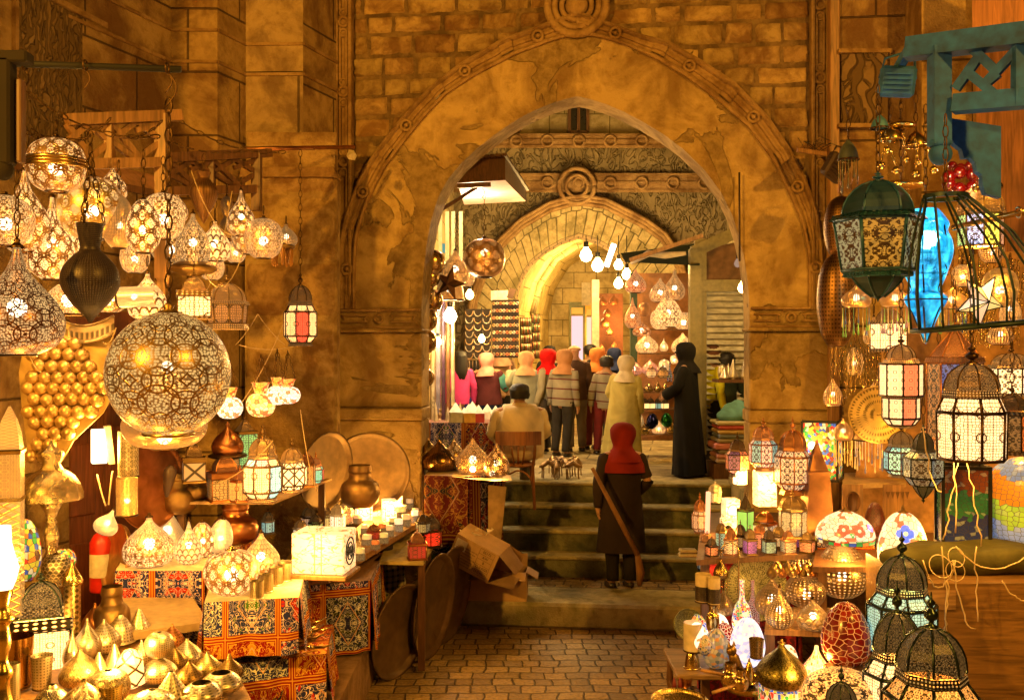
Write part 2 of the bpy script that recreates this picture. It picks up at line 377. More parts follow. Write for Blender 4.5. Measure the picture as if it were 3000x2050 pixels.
@mat
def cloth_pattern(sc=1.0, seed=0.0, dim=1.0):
    """printed tent cloth: red, navy and green panels, yellow borders, pale scrolls"""
    t = NT('tent_cloth'); q = t.uv(sc, sc, (seed, seed * .37)); s_ = t.n('SeparateXYZ', {0: q}); X, Y = s_.outputs[0], s_.outputs[1]
    cx, cy_ = t.M('FLOOR', X), t.M('FLOOR', t.M('MULTIPLY', Y, .8))
    fx = t.M('PINGPONG', X, .5); fy = t.M('PINGPONG', t.M('MULTIPLY', Y, .8), .5)
    cell = t.n('TexWhiteNoise', {'Vector': t.n('CombineXYZ', {0: cx, 1: cy_}).outputs[0]}, noise_dimensions='2D').outputs[0]
    ax = t.M('ABSOLUTE', t.M('SUBTRACT', t.M('FRACT', X), .5)); ay = t.M('ABSOLUTE', t.M('SUBTRACT', t.M('FRACT', t.M('MULTIPLY', Y, .8)), .5))
    edge = t.M('MAXIMUM', ax, ay)
    base = t.ramp(cell, [(0, (.26, .008, .006)), (.38, (.02, .025, .13)), (.68, (.03, .14, .03)), (.74, (.26, .008, .006)), (.88, (.02, .03, .14))], 'CONSTANT')
    v = t.n('CombineXYZ', {0: ax, 1: ay, 2: t.M('MULTIPLY', cell, 7)}).outputs[0]
    n1 = t.noise(v, 7.5, 1.2, 2.2); n2 = t.noise(v, 5, 1, 1.0)
    med = t.M('ADD', t.M('MULTIPLY', ax, 1.25), ay)
    fill = t.step(t.M('ADD', n2, t.M('MULTIPLY', t.step(med, .1, .35), -.12)), .50, .51)
    c = t.mix(fill, base, t.ramp(cell, [(0, (.015, .02, .05)), (.38, (.48, .02, .015)), (.62, (.02, .03, .03)), (.74, (.55, .25, .02)), (.88, (.06, .16, .03))], 'CONSTANT'))
    line = t.M('SUBTRACT', 1, t.step(t.M('ABSOLUTE', t.M('SUBTRACT', n1, .5)), .02, .035))
    line = t.M('MAXIMUM', line, t.M('SUBTRACT', 1, t.step(t.M('ABSOLUTE', t.M('SUBTRACT', n2, .505)), .006, .014)))
    c = t.mix(line, c, t.ramp(cell, [(0, (.75, .38, .05)), (.38, (.85, .62, .62)), (.62, (.75, .72, .6)), (.74, (.8, .42, .05)), (.88, (.85, .65, .6))], 'CONSTANT'))
    med_l = t.M('SUBTRACT', 1, t.step(t.M('ABSOLUTE', t.M('SUBTRACT', med, .34)), .008, .016)); c = t.mix(med_l, c, (.75, .42, .25))
    for a, b, col in ((.435, .5, (.25, .007, .006)), (.45, .465, (.75, .38, .03)), (.49, .5, (.6, .28, .03))):
        k = t.M('MULTIPLY', t.M('GREATER_THAN', edge, a), t.M('LESS_THAN', edge, b)); c = t.mix(k, c, col)
    w_ = t.noise(t.uv(400, 400), 1, 1)
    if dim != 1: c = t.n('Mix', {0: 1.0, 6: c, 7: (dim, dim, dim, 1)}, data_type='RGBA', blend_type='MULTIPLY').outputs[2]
    return t.done(t.bsdf(c, .8, 0, t.bump(t.M('ADD', w_, t.M('MULTIPLY', t.noise(t.obj(), 6, 2), 3)), .3, .01), spec=.2))
@mat
def glow(col, st, sampled='NONE'):
    t = NT('glow'); return t.done(t.n('Emission', {0: col, 1: st}).outputs[0], sampled)
@mat
def fabric(col, rough=.9, stripes=None, sc=30):
    t = NT('fabric'); f = t.noise(t.obj(), sc, 4, .5); g = t.noise(t.obj(), 5, 3, 1)
    c = t.mix(t.step(g, .3, .7), tuple(x * .7 for x in col), tuple(min(1, x * 1.15) for x in col))
    if stripes:
        z = t.n('SeparateXYZ', {0: t.n('TexCoord').outputs['Object']}).outputs[2]
        k = t.M('GREATER_THAN', t.M('FRACT', t.M('MULTIPLY', z, stripes[0])), stripes[1]); c = t.mix(k, c, stripes[2])
    return t.done(t.bsdf(c, rough, 0, t.bump(t.M('ADD', t.M('MULTIPLY', f, .3), g), .6, .02), spec=.2))
@mat
def marble_lit(st):
    t = NT('marble_lit'); n1 = t.noise(t.obj((1, 1, 2.2)), 7, 3, 1.5); l = t.M('SUBTRACT', 1, t.step(t.M('ABSOLUTE', t.M('SUBTRACT', n1, .5)), .012, .03))
    c = t.mix(l, (1, .70, .34), (.5, .2, .05))
    return t.done(t.bsdf(c, .5, 0, em=c, es=st))
BULB = glow((1, .80, .50), 30.0)
# ================================================================ materials of the setting
ST_FRONT = stone('plaster_stone', (.28, .17, .06), (.46, .31, .12), 1.0, 1.0)
ST_ROUGH = stone('rubble_stone', (.25, .135, .05), (.44, .29, .12), 1.6, 1.0, False)
ST_CARVE = stone('moulding_stone', (.23, .125, .045), (.34, .21, .085), 1.5, .8, False)
ST_WALL = stone('ashlar_stone', (.20, .105, .04), (.40, .26, .10), 1.0, 1.0, False, brick=(1.3, .62, .012))
ST_INSCR = stone('inscribed_stone', (.24, .15, .065), (.34, .22, .10), 1.0, .9, False, carve=6.0)
ST_COURT = stone('court_stone', (.30, .23, .10), (.42, .33, .16), 1.0, .6, False, brick=(.6, .42, .012))
ST_INSCR2 = stone('court_inscription', (.28, .21, .10), (.40, .31, .16), 1.0, .9, False, carve=5.0)
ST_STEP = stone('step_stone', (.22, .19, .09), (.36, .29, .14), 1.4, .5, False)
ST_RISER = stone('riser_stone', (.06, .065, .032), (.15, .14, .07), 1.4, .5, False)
MORTAR = stone('mortar', (.07, .045, .02), (.13, .085, .04), 3, .6, False)
WOOD_D = wood('dark_wood', (.13, .055, .02)); WOOD_M = wood('mid_wood', (.30, .15, .055)); WOOD_H = wood('mid_wood', (.30, .15, .055), axis=0)
WOOD_R = wood('red_wood', (.20, .055, .018)); BLACK = plain('black_iron', (.012, .011, .01), .5, .3)
IRON = plain('rusty_iron', (.06, .035, .02), .6, .5)
def structure(o, kind='structure'): o['kind'] = kind; return o

# ================================================================ facade frame: 6 degrees off square to the view
FA = R(6); Un = Vector((math.cos(FA), -math.sin(FA), 0)); Nn = Vector((math.sin(FA), math.cos(FA), 0)); Q0 = Vector((.765, 10.2, 0))
def FS(x, y, off=0):
    d = Vector(((x - CX) / F, 1, -(y - CY) / F)); C0 = Vector((0, 0, H)); k = ((Q0 + Nn * off) - C0).dot(Nn) / d.dot(Nn)
    p = C0 + d * k; return ((p - Q0).dot(Un), p.z)
def FW(s, v, z): return Q0 + Un * s + Nn * v + Vector((0, 0, z))
def resample(pts, n):
    L = [0]
    for a, b in zip(pts, pts[1:]): L.append(L[-1] + math.hypot(b[0] - a[0], b[1] - a[1]))
    out = []
    for i in range(n):
        t = L[-1] * i / (n - 1); k = 0
        while k < len(L) - 2 and L[k + 1] < t: k += 1
        f = (t - L[k]) / max(1e-9, L[k + 1] - L[k]); a, b = pts[k], pts[k + 1]; out.append((a[0] + (b[0] - a[0]) * f, a[1] + (b[1] - a[1]) * f))
    return out
def smooth(pts, it=2, keep=None):
    for _ in range(it):
        pts = [pts[0]] + [((a[0] + 2 * b[0] + c[0]) / 4, (a[1] + 2 * b[1] + c[1]) / 4) if i + 1 != keep else b for i, (a, b, c) in enumerate(zip(pts, pts[1:], pts[2:]))] + [pts[-1]]
    return pts
def strip(mb, A, B, v, v2=None, K=1):
    """front face between polylines A and B (facade coordinates s, z) at depth v"""
    v2 = v if v2 is None else v2
    for k in range(K):
        f0, f1 = k / K, (k + 1) / K
        for (a, b), (c, d) in zip(zip(A, B), zip(A[1:], B[1:])):
            q = [(a[0] + (b[0] - a[0]) * f, a[1] + (b[1] - a[1]) * f) for f in (f0, f1)]; r = [(c[0] + (d[0] - c[0]) * f, c[1] + (d[1] - c[1]) * f) for f in (f0, f1)]
            va, vb = v + (v2 - v) * f0, v + (v2 - v) * f1
            mb.quad((q[0][0], va, q[0][1]), (r[0][0], va, r[0][1]), (r[1][0], vb, r[1][1]), (q[1][0], vb, q[1][1]), [q[0], r[0], r[1], q[1]])
def sheet(mb, A, v0, v1):
    L = 0
    for a, c in zip(A, A[1:]):
        l = math.hypot(a[0] - c[0], a[1] - c[1])
        mb.quad((a[0], v0, a[1]), (c[0], v0, c[1]), (c[0], v1, c[1]), (a[0], v1, a[1]), [(L, v0), (L + l, v0), (L + l, v1), (L, v1)]); L += l

def arc_pts(l, r): return l, r
# opening of the arch (front edge), left foot -> apex -> right foot, in photo pixels
open_px = [(1236, 1700), (1236, 1200), (1236, 1000), (1236, 905), (1240, 800), (1250, 720), (1262, 650), (1282, 572), (1312, 525), (1352, 478), (1395, 438), (1441, 403), (1485, 371), (1529, 344), (1573, 322), (1617, 304), (1655, 293), (1690, 284),
           (1725, 292), (1771, 304), (1826, 328), (1881, 357), (1942, 393), (2000, 434), (2066, 498), (2115, 564), (2145, 626), (2165, 690), (2181, 760), (2192, 830), (2195, 905), (2195, 1100), (2195, 1400), (2195, 1750)]
inner_px = [(1044, 905), (1044, 800), (1050, 700), (1072, 620), (1101, 551), (1132, 493), (1194, 410), (1250, 343), (1308, 282), (1397, 224), (1516, 163), (1617, 126), (1692, 104),
            (1770, 118), (1837, 139), (1920, 177), (2000, 224), (2088, 288), (2194, 380), (2264, 476), (2310, 572), (2345, 650), (2364, 740), (2366, 820), (2366, 905)]
outer_px = [(996, 905), (996, 800), (1000, 700), (1022, 610), (1052, 535), (1085, 475), (1145, 392), (1200, 325), (1265, 257), (1350, 192), (1470, 122), (1590, 78), (1692, 40),
            (1800, 78), (1870, 105), (1960, 128), (2060, 187), (2150, 245), (2247, 345), (2312, 440), (2358, 530), (2392, 620), (2406, 720), (2410, 820), (2410, 905)]
N_ = 121
OP = resample(smooth([FS(*p) for p in open_px[3:31]], 1, 14), N_); IN = resample([FS(*p) for p in inner_px], N_); OU = resample([FS(*p) for p in outer_px], N_)
zi = FS(1200, 905)[1]
gate = thing('stone_gateway', 'great pointed stone archway with carved moulding and rubble masonry above the steps', 'gateway', Q0, -FA)
m = MB(); strip(m, OP, IN, -.03, None, 8); sheet(m, OP[::-1], -.03, .42); m.build('plaster_ring', ST_FRONT, gate)
m = MB(); strip(m, OP, OU, .42); m.build('ring_back', ST_ROUGH, gate)
# carved archivolt: ridges along the band, rings and rosettes at intervals
prof = [(0, 0), (0, -.07), (.10, -.085), (.20, -.07), (.26, -.045), (.40, -.045), (.44, -.065), (.56, -.065), (.60, -.045), (.74, -.045), (.80, -.075), (.90, -.10), (1, -.085), (1, .05)]
m = MB(); jx = [noise.noise(Vector((i * .35, 0, 3))) * .012 for i in range(N_)]
for (f0, v0), (f1, v1) in zip(prof, prof[1:]):
    A = [(a[0] + (b[0] - a[0]) * f0, a[1] + (b[1] - a[1]) * f0) for a, b in zip(IN, OU)]; B = [(a[0] + (b[0] - a[0]) * f1, a[1] + (b[1] - a[1]) * f1) for a, b in zip(IN, OU)]
    for i in range(N_ - 1):
        k = ((i + 60) // 1) % 12; dv = .03 if k in (0, 1) and .15 < f0 < .75 else 0
        j0, j1 = jx[i], jx[i + 1]
        m.quad((A[i][0], v0 - dv + j0, A[i][1]), (A[i + 1][0], v0 - dv + j1, A[i + 1][1]), (B[i + 1][0], v1 - dv + j1, B[i + 1][1]), (B[i][0], v1 - dv + j0, B[i][1]), sm=True)
for i in range(6, N_ - 4, 12):
    a, b = IN[i], OU[i]; c = ((a[0] + b[0]) / 2, (a[1] + b[1]) / 2)
    m.torus((c[0], -.075, c[1]), .055, .018, rx(R(90)), 14, 6); m.ball((c[0], -.065, c[1]), .026, 8)
m.build('archivolt', ST_CARVE, gate)
# loop at the crown
c = FS(1690, 22); m = MB(); Mx = rx(R(90))
m.torus((c[0], -.07, c[1]), .31, .045, Mx, 36, 8); m.torus((c[0], -.06, c[1]), .235, .035, Mx, 32, 8); m.torus((c[0], -.06, c[1]), .16, .03, Mx, 28, 8)
m.lathe([(.0, .0), (.33, 0), (.33, .05), (.15, .05), (.13, .03), (0, .06)], 36, T(c[0], .02, c[1]) @ rx(R(90)))
m.ball((c[0], -.03, c[1]), .125, 20)
m.build('crown_loop', ST_CARVE, gate)
# wall core and rubble blocks
BX0, BX1 = FS(1030, 0)[0], FS(2376, 0)[0]; TOPZ = FS(1700, -150)[1]
ins = lambda s, z, poly: sum(((poly[i][1] > z) != (poly[i - 1][1] > z)) and (s < (poly[i - 1][0] - poly[i][0]) * (z - poly[i][1]) / (poly[i - 1][1] - poly[i][1]) + poly[i][0]) for i in range(len(poly))) % 2
m = MB(); bd = []
for a in OU:
    t_ = (a[0] - OU[0][0]) / (OU[-1][0] - OU[0][0]); bd.append((BX0 + (BX1 - BX0) * t_, TOPZ))
bd = [(BX0, a[1]) if i < 18 else (BX1, a[1]) if i > N_ - 19 else b for i, (a, b) in enumerate(zip(OU, bd))]
bd[18] = (BX0, TOPZ); bd[N_ - 19] = (BX1, TOPZ)
strip(m, OU, bd, .05)
m.quad((BX0 - .3, .42, zi), (BX1 + .3, .42, zi), (BX1 + .3, .42, zi), (BX0 - .3, .42, zi))
m.build('mortar_bed', stone('mortar', (.13, .08, .035), (.22, .14, .06), 3, .8, False), gate)
def rock_block(m, s, z, w_, h_, v, seed, depth=.03, n=7):
    vs = []; us = []; fs = []
    nx, nz = n + int(w_ / .05), n
    for j in range(nz + 1):
        for i in range(nx + 1):
            fx, fz = i / nx, j / nz; e = min(fx, 1 - fx) * w_ / .028; g = min(fz, 1 - fz) * h_ / .028; r_ = min(1, e, g)
            x = s + fx * w_; zz = z + fz * h_; q = Vector((x * 3 + seed, zz * 3, seed * 2.3))
            ox = noise.noise(q * .9) * .018 * (r_ < .99); oz = noise.noise(q * .9 + Vector((9, 9, 9))) * .018 * (r_ < .99)
            rough = noise.fractal(Vector((x * 9, zz * 12, seed)), .8, 2.1, 5) * depth
            vs.append((x + ox, v + .055 * (1 - r_) ** 2 - rough * min(1, r_ + .2), zz + oz)); us.append((x, zz))
    for j in range(nz):
        for i in range(nx):
            k = j * (nx + 1) + i; fs.append((k, k + 1, k + nx + 2, k + nx + 1))
    m.add(vs, fs, [[us[i] for i in f] for f in fs], True)
def rubble(m, s0, s1, z0, z1, v, keep, rnd, hh=(.19, .25), ww=(.26, .62), depth=.03):
    z = z0
    while z < z1:
        h_ = rnd.uniform(*hh); s = s0 + rnd.uniform(-.2, 0)
        while s < s1:
            w_ = rnd.uniform(*ww); a, b = max(s, s0), min(s + w_, s1)
            if b - a > .08 and keep((a + b) / 2, z + h_ / 2): rock_block(m, a + .006, z + .006, b - a - .016, h_ - .016, v + rnd.uniform(-.012, .014), rnd.random() * 99, depth * rnd.uniform(.5, 1.4))
            s += w_
        z += h_
rnd = random.Random(3); m = MB()
rubble(m, BX0, BX1, FS(0 + 1100, 640)[1], TOPZ, .022, lambda s, z: not ins(s, z, IN), rnd)
m.build('rubble_masonry', ST_ROUGH, gate)
# framing strips left and right with sunk panels and rings
def frame_strip(x0, x1, y0, y1, name):
    a, b = FS(x0, 500)[0], FS(x1, 500)[0]; za, zb = FS(1500, y1)[1], FS(1500, y0)[1]; m = MB(); wd = b - a; cxx = (a + b) / 2
    m.box((cxx, .05, (za + zb) / 2), (wd, .16, zb - za))
    for s in (a + .02, b - .02): m.box((s, -.055, (za + zb) / 2), (.04, .05, zb - za), bev=.012)
    z = za + .1
    while z < zb - .2:
        m.torus((cxx, -.04, z), .052, .02, rx(R(90)), 14, 6)
        for s in (-1, 1): m.box((cxx + s * .036, -.045, z + .37), (.026, .035, .50), bev=.008)
        for dz in (.10, .64): m.torus((cxx, -.04, z + dz), .04, .014, rx(R(90)), 12, 6)
        z += .76
    m.build(name, ST_CARVE, gate)
frame_strip(984, 1034, -150, 905, 'framing_band'); frame_strip(2374, 2428, -150, 905, 'framing_band')
# imposts, piers
def pier(x0, x1, chamfer, name):
    a, b = FS(x0, 1100)[0], FS(x1, 1100)[0]; z = lambda y: FS(1500, y)[1]
    m = MB(); L = lambda ya, yb, pr, ex=0: m.box(((a + b) / 2, .20 - pr / 2, (z(ya) + z(yb)) / 2), (b - a + ex, .44 + pr, z(ya) - z(yb)), bev=.015)
    m.box(((a + b) / 2, .21, (z(905) + z(960)) / 2), (b - a, .46, z(905) - z(960) + .05))
    L(962, 972, .08, .05); L(973, 1196, .0); L(1197, 1232, .05, .03); L(1233, 1500, .015); 
    m.box(((a + b) / 2, .20, z(1500) / 2), (b - a - .01, .44, z(1500)))
    m.build('pier', ST_FRONT, gate)
    m = MB(); c0 = (a + b) / 2; zz = (z(905) + z(960)) / 2; hw = (b - a) / 2
    for dz in (-.095, .095): m.box((c0, -.045, zz + dz), (2 * hw - .02, .05, .03), bev=.008)
    for k in (-1, 1):
        m.box((c0 + k * hw * .58, -.035, zz + .035), (hw * .6, .03, .022), bev=.006); m.box((c0 + k * hw * .58, -.035, zz - .035), (hw * .6, .03, .022), bev=.006)
        m.torus((c0 + k * hw * .26, -.035, zz), .036, .012, rx(R(90)), 12, 6, .5, R(90) if k < 0 else R(-90))
        m.torus((c0 + k * hw * .9, -.035, zz), .036, .012, rx(R(90)), 12, 6, .5, R(-90) if k < 0 else R(90))
    m.torus((c0, -.04, zz), .042, .016, rx(R(90)), 14, 6)
    m.build('carved_impost', ST_CARVE, gate)
pier(990, 1236, 0, 'left'); pier(2195, 2440, 1, 'right')

# ================================================================ ground, threshold, steps, upper pavement
m = MB(); m.quad((-30, -20, 0), (30, -20, 0), (30, 11.2, 0), (-30, 11.2, 0)); structure(m.build('ground', paving('brick_paving')))
aj, bj = FS(1236, 1500)[0] - .0, FS(2195, 1500)[0]
def fquad(name, pts, mat_, kind='structure'): return None
st = empty('steps', Q0, -FA); st['kind'] = 'structure'
m = MB(); m.box(((aj + bj) / 2, -.07, .13), (bj - aj + .5, .72, .26), bev=.03); m.build('threshold', ST_STEP, st)
m = MB(); m.quad((aj - .1, .29, .256), (bj + .1, .29, .256), (bj + .1, .56, .256), (aj - .1, .56, .256)); m.quad((aj, .55, .258), (bj, .55, .258), (bj, .8, .258), (aj, .8, .258)); m.build('landing', paving('brick_paving'), st)
U = 1.24; TV = [.72, .99, 1.26, 1.53]
for i in range(4):
    z0, z1 = .26 + .245 * i, .26 + .245 * (i + 1); m = MB(); d = .27 if i < 3 else .3
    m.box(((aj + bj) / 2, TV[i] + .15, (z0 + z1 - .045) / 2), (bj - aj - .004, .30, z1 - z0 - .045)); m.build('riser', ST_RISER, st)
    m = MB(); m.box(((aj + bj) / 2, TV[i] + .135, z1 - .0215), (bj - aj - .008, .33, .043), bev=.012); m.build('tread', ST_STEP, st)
m = MB(); m.quad((-7, 1.72, U - .004), (7, 1.72, U - .004), (9, 30, U - .004), (-7, 30, U - .004)); p = m.build('upper_pavement', stone('court_paving', (.30, .24, .13), (.42, .34, .19), 1.5, .5, False, brick=(.9, .6, .015))); p.location = Q0; p.rotation_euler.z = -FA; structure(p)
# low side walls of the stair passage
m = MB()
for s, k in ((aj, -1), (bj, 1)): m.box((s + k * .3, 1.1, .65), (.6, 1.36, 1.3))
m.build('stair_cheek', ST_STEP, st)

# ================================================================ walls of the street
def planwall(name, label, pts, z0, z1, mt, cat='wall', th=.4, extra=None):
    """pts: plan points (x pixel, distance)"""
    q = [P(x, CY, D) for x, D in pts]; t_ = thing(name, label, cat, (q[0].x, q[0].y, 0)); o = Vector((q[0].x, q[0].y, 0)); L = 0
    for i, (a, b) in enumerate(zip(q, q[1:])):
        l = (b - a).length; a_, b_ = a - o, b - o; m = MB(); n = max(1, int(l / .5))
        m.quad((a_.x, a_.y, z0), (b_.x, b_.y, z0), (b_.x, b_.y, z1), (a_.x, a_.y, z1), [(L, z0), (L + l, z0), (L + l, z1), (L, z1)])
        m.build('wall_face', mt[i] if isinstance(mt, list) else mt, t_); L += l
    return t_
lw = planwall('stone_wall', 'tall ashlar wall stepping back in buttresses behind the hanging lamps', [(-420, 5.7), (88, 7.7), (502, 9.35), (637, 9.36), (720, 9.80), (888, 9.78), (985, 10.40)], 0, 7.2,
              [ST_WALL, ST_WALL, ST_WALL, ST_WALL, stone('weathered_stone', (.26, .16, .07), (.40, .27, .12), 1.3, 1.0, False, brick=(2.6, .95, .012)), ST_WALL])
# carved inscription band on the side wall
a, b = P(36, CY, 7.45), P(338, CY, 8.7); o = Vector((a.x, a.y, 0)); m = MB(); zt, zb = 5.72, 4.3
d = (b - a).normalized(); nr = Vector((d.y, -d.x, 0)) * .012; A, B = a - o + nr, b - o + nr
t_ = thing('inscription_panel', 'carved calligraphy band in the stone wall above the iron pole', 'inscription', o)
m.quad((A.x, A.y, zb), (B.x, B.y, zb), (B.x, B.y, zt), (A.x, A.y, zt)); m.build('carved_field', ST_INSCR, t_)
m = MB()
for z in (zb - .03, zt + .03): m.bar((A.x, A.y, z), (B.x, B.y, z), .06, .05, (0, 0, 1))
for q in (A, B): m.bar((q.x, q.y, zb), (q.x, q.y, zt), .05, .06)
m.build('stone_edging', ST_CARVE, t_)
# string courses
for y, nm in ((181, 'lower'), (88, 'upper')):
    z = H + (1025 - y) * 9.35 / F; pts = [P(88, CY, 7.7), P(502, CY, 9.35), P(637, CY, 9.36), P(720, CY, 9.8), P(888, CY, 9.78), P(985, CY, 10.4)]
    m = MB(); o = Vector((pts[0].x, pts[0].y, z))
    for a, b in zip(pts, pts[1:]):
        a2, b2 = Vector((a.x, a.y, z)) - o, Vector((b.x, b.y, z)) - o; m.bar(a2, b2, .035, .03)
    tag(m.build('string_course', ST_CARVE), f'thin projecting stone joint line running round the buttresses, the {nm} of two', 'ledge').location = o
# plinth block in front of the buttress
pl = thing('stone_plinth', 'rough stone plinth under a sloping capstone beside the left pier of the arch', 'plinth', P(880, CY, 9.75) * Vector((1, 1, 0)) if False else (P(880, CY, 9.72).x, 9.72, 0))
z467 = H + (1025 - 490) * 9.6 / F; m = MB()
rubble(m, -.55, .38, .0, z467 - .08, -.10, lambda s, z: True, random.Random(8), (.55, .7), (.8, 1.4), .03)
m.build('rough_blocks', ST_ROUGH, pl); m = MB(); m.box((-.08, .02, z467 / 2 - .04), (.93, .16, z467 - .1)); m.build('plinth_core', ST_ROUGH, pl)
m = MB(); m.prism([(-.58, z467 - .10), (.40, z467 - .10), (.36, z467), (-.56, z467)], -.14, .1); m.build('capstone', ST_CARVE, pl)
# right-hand wall
planwall('stone_wall', 'dark ashlar wall right of the gateway above the lantern stall', [(2428, 9.9), (2455, 9.62), (2652, 9.55), (2700, 9.0), (2850, 8.95), (2860, 8.8), (3400, 7.6)], 0, 7.2,
         [ST_CARVE, ST_WALL, ST_CARVE, ST_WALL, ST_CARVE, wood('wall_boards', (.30, .12, .04))])
a, b = P(2462, CY, 9.58), P(2600, CY, 9.53); o = Vector((a.x, a.y, 0)); t_ = thing('inscription_panel', 'small carved scroll panel on the wall behind the floodlights', 'inscription', o)
z1, z0 = P(0, 155, 9.58).z, P(0, 372, 9.58).z; m = MB(); m.quad((0, -.03, z0), (b.x - a.x, -.06, z0), (b.x - a.x, -.06, z1), (0, -.03, z1)); m.build('carved_field', stone('scroll_stone', (.2, .12, .055), (.3, .19, .09), 1.0, .9, False, carve=3.0), t_)
m = MB()
for z in (z0, z1): m.box(((b.x - a.x) / 2, -.04, z), (b.x - a.x + .08, .07, .04))
m.build('stone_edging', ST_CARVE, t_)
# timber post beside the framing band
p = P(2442, CY, 9.6); m = MB(); m.box((0, 0, 3.6), (.10, .10, 7.2), bev=.01); tag(m.build('timber_post', WOOD_M), 'weathered vertical timber post right of the carved band', 'post').location = (p.x, p.y, 0)

# ================================================================ inner court
def court_wall():
    D = 19.0; g = thing('court_arch_wall', 'carved inner gate wall with a smaller pointed arch seen through the gateway', 'gateway', (0, 0, 0))
    q = lambda x, y, d=D: P(x, y, d)
    op = [(1500, 1400), (1500, 900), (1521, 817), (1548, 769), (1593, 731), (1643, 702), (1698, 683), (1751, 700), (1799, 728), (1840, 775), (1872, 830), (1890, 900), (1890, 1400)]
    ou = [(1380, 1400), (1380, 1000), (1395, 880), (1430, 780), (1467, 725), (1530, 665), (1612, 617), (1690, 595), (1771, 606), (1881, 661), (1943, 705), (1985, 780), (2010, 880), (2015, 1000), (2015, 1400)]
    A = resample(op, 61); B = resample(ou, 61); m = MB()
    for i in range(60):
        m.quad(q(*A[i]), q(*A[i + 1]), q(*B[i + 1], D - .12), q(*B[i], D - .12))
    for i in range(60): a, b = q(*A[i]), q(*A[i + 1]); m.quad(a, b, b + Vector((.06, 1.0, 0)), a + Vector((.06, 1.0, 0)))
    m.build('voussoir_ring', stone('voussoirs', (.30, .24, .10), (.46, .36, .17), 2.0, .8, False, brick=(.18, .5, .012)), g)
    m = MB(); C = resample([(1300, 1400), (1300, 560), (1380, 560), (1700, 560), (2060, 560), (2130, 560), (2130, 1400)], 61)
    C = [(min(max(x, 1300), 2130), y) for x, y in C]
    for i in range(60): m.quad(q(*B[i]), q(*B[i + 1]), q(*C[i + 1]), q(*C[i]), [((p_[0]) * .0068, (p_[1]) * -.0068) for p_ in (B[i], B[i + 1], C[i + 1], C[i])])
    m.build('carved_spandrels', ST_INSCR2, g)
    m = MB()
    for w0, w1, dd in ((-.0, .25, .16), (.4, .6, .18), (.75, 1.0, .2)):
        E = [q(b[0] + (b[0] - a[0]) * .02 * 0 + (b[0] - 1700) * (w0 * .06), b[1] + (b[1] - 1100) * (w0 * .06) * (b[1] < 1000), D - dd) for a, b in zip(A, B)]
        m.tube(E[8:-8], .045, 6)
    m.tube([q(1690 + 52 * math.cos(t / 12 * math.pi), 545 + 52 * math.sin(t / 12 * math.pi), D - .2) for t in range(25)], .05, 6); m.tube([q(1690 + 32 * math.cos(t / 12 * math.pi), 545 + 32 * math.sin(t / 12 * math.pi), D - .2) for t in range(25)], .04, 6)
    m.ball(q(1690, 545, D), .16, 16)
    m.build('arch_moulding', ST_CARVE, g)
    bands = ((560, 512, .10, ST_CARVE, 'moulding_band'), (512, 430, .02, ST_INSCR2, 'inscription_band'), (430, 396, .12, ST_CARVE, 'moulding_band'), (396, -150, .0, ST_COURT, 'upper_wall'))
    for y0, y1, pr, mt, nm in bands:
        m = MB(); a, b = q(1300, y0, D - pr), q(2130, y0, D - pr); c_, d_ = q(2130, y1, D - pr), q(1300, y1, D - pr)
        m.quad(a, b, c_, d_); 
        if pr > .05:
            for yy in (y0, y1, (y0 + y1) / 2): m.bar(q(1300, yy, D - pr), q(2130, yy, D - pr), .05, .05)
            for x in range(1420, 2130, 92): m.torus(q(x, (y0 + y1) / 2, D - pr - .03), .11, .03, rx(R(90)), 12, 5)
        m.build(nm, mt, g)
    for x in (1695, 1905, 1500):
        w_ = 27 if x == 1695 else 22; y0, y1 = (388, 312) if x == 1695 else (385, 352); m = MB()
        m.quad(q(x - w_, y0, D - .03), q(x + w_, y0, D - .03), q(x + w_, y1, D - .03), q(x - w_, y1, D - .03)); o = m.build('window', plain('dark_pane', (.006, .006, .008), .3), g)
        m = MB()
        for a, b in (((x - w_, y0), (x + w_, y0)), ((x - w_, y1), (x + w_, y1)), ((x - w_, y0), (x - w_, y1)), ((x + w_, y0), (x + w_, y1)), ((x, y0), (x, y1))): m.bar(q(*a, D - .05), q(*b, D - .05), .05, .06)
        m.build('window_frame', WOOD_D, o)
court_wall()
def planw(name, label, pts, z0, z1, mts, cat='wall'): return planwall(name, label, pts, z0, z1, mts, cat)
planw('court_wall', 'yellow-lit side wall of the court behind the jewellery racks', [(1230, 13.0), (1300, 16.4), (1330, 19.0)], U, 8, ST_COURT)
planw('court_wall', 'dark side wall of the court above the roller shutter', [(2130, 19.0), (2150, 15.0), (2300, 13.4)], U, 8, ST_COURT)
# vaulted passage beyond the second arch
g = thing('vaulted_passage', 'yellow stone vault with ribs beyond the second arch', 'passage'); m = MB()
sec = [(1470, 1300), (1470, 900), (1495, 800), (1548, 715), (1620, 668), (1698, 645), (1770, 662), (1848, 715), (1905, 810), (1935, 930), (1935, 1300)]
for D0, D1 in ((20, 23), (23, 25.5)):
    for a, b in zip(sec, sec[1:]):
        k = lambda p_, D_: Vector(((p_[0] - CX) * 20 / F + (D_ - 20) * .22, D_, H - (p_[1] - CY) * 20 / F))
        m.quad(k(a, D0), k(b, D0), k(b, D1), k(a, D1))
m.build('vault', stone('vault_stone', (.45, .33, .11), (.60, .46, .18), 1.0, .5, False, brick=(1.1, .8, .02)), g)
for D_ in (23,):
    m = MB(); m.tube([Vector(((p_[0] - CX) * 20 / F + (D_ - 20) * .22, D_, H - (p_[1] - CY) * 20 / F)) * 1 for p_ in sec[1:-1]], .14, 6); m.build('rib', ST_COURT, g)
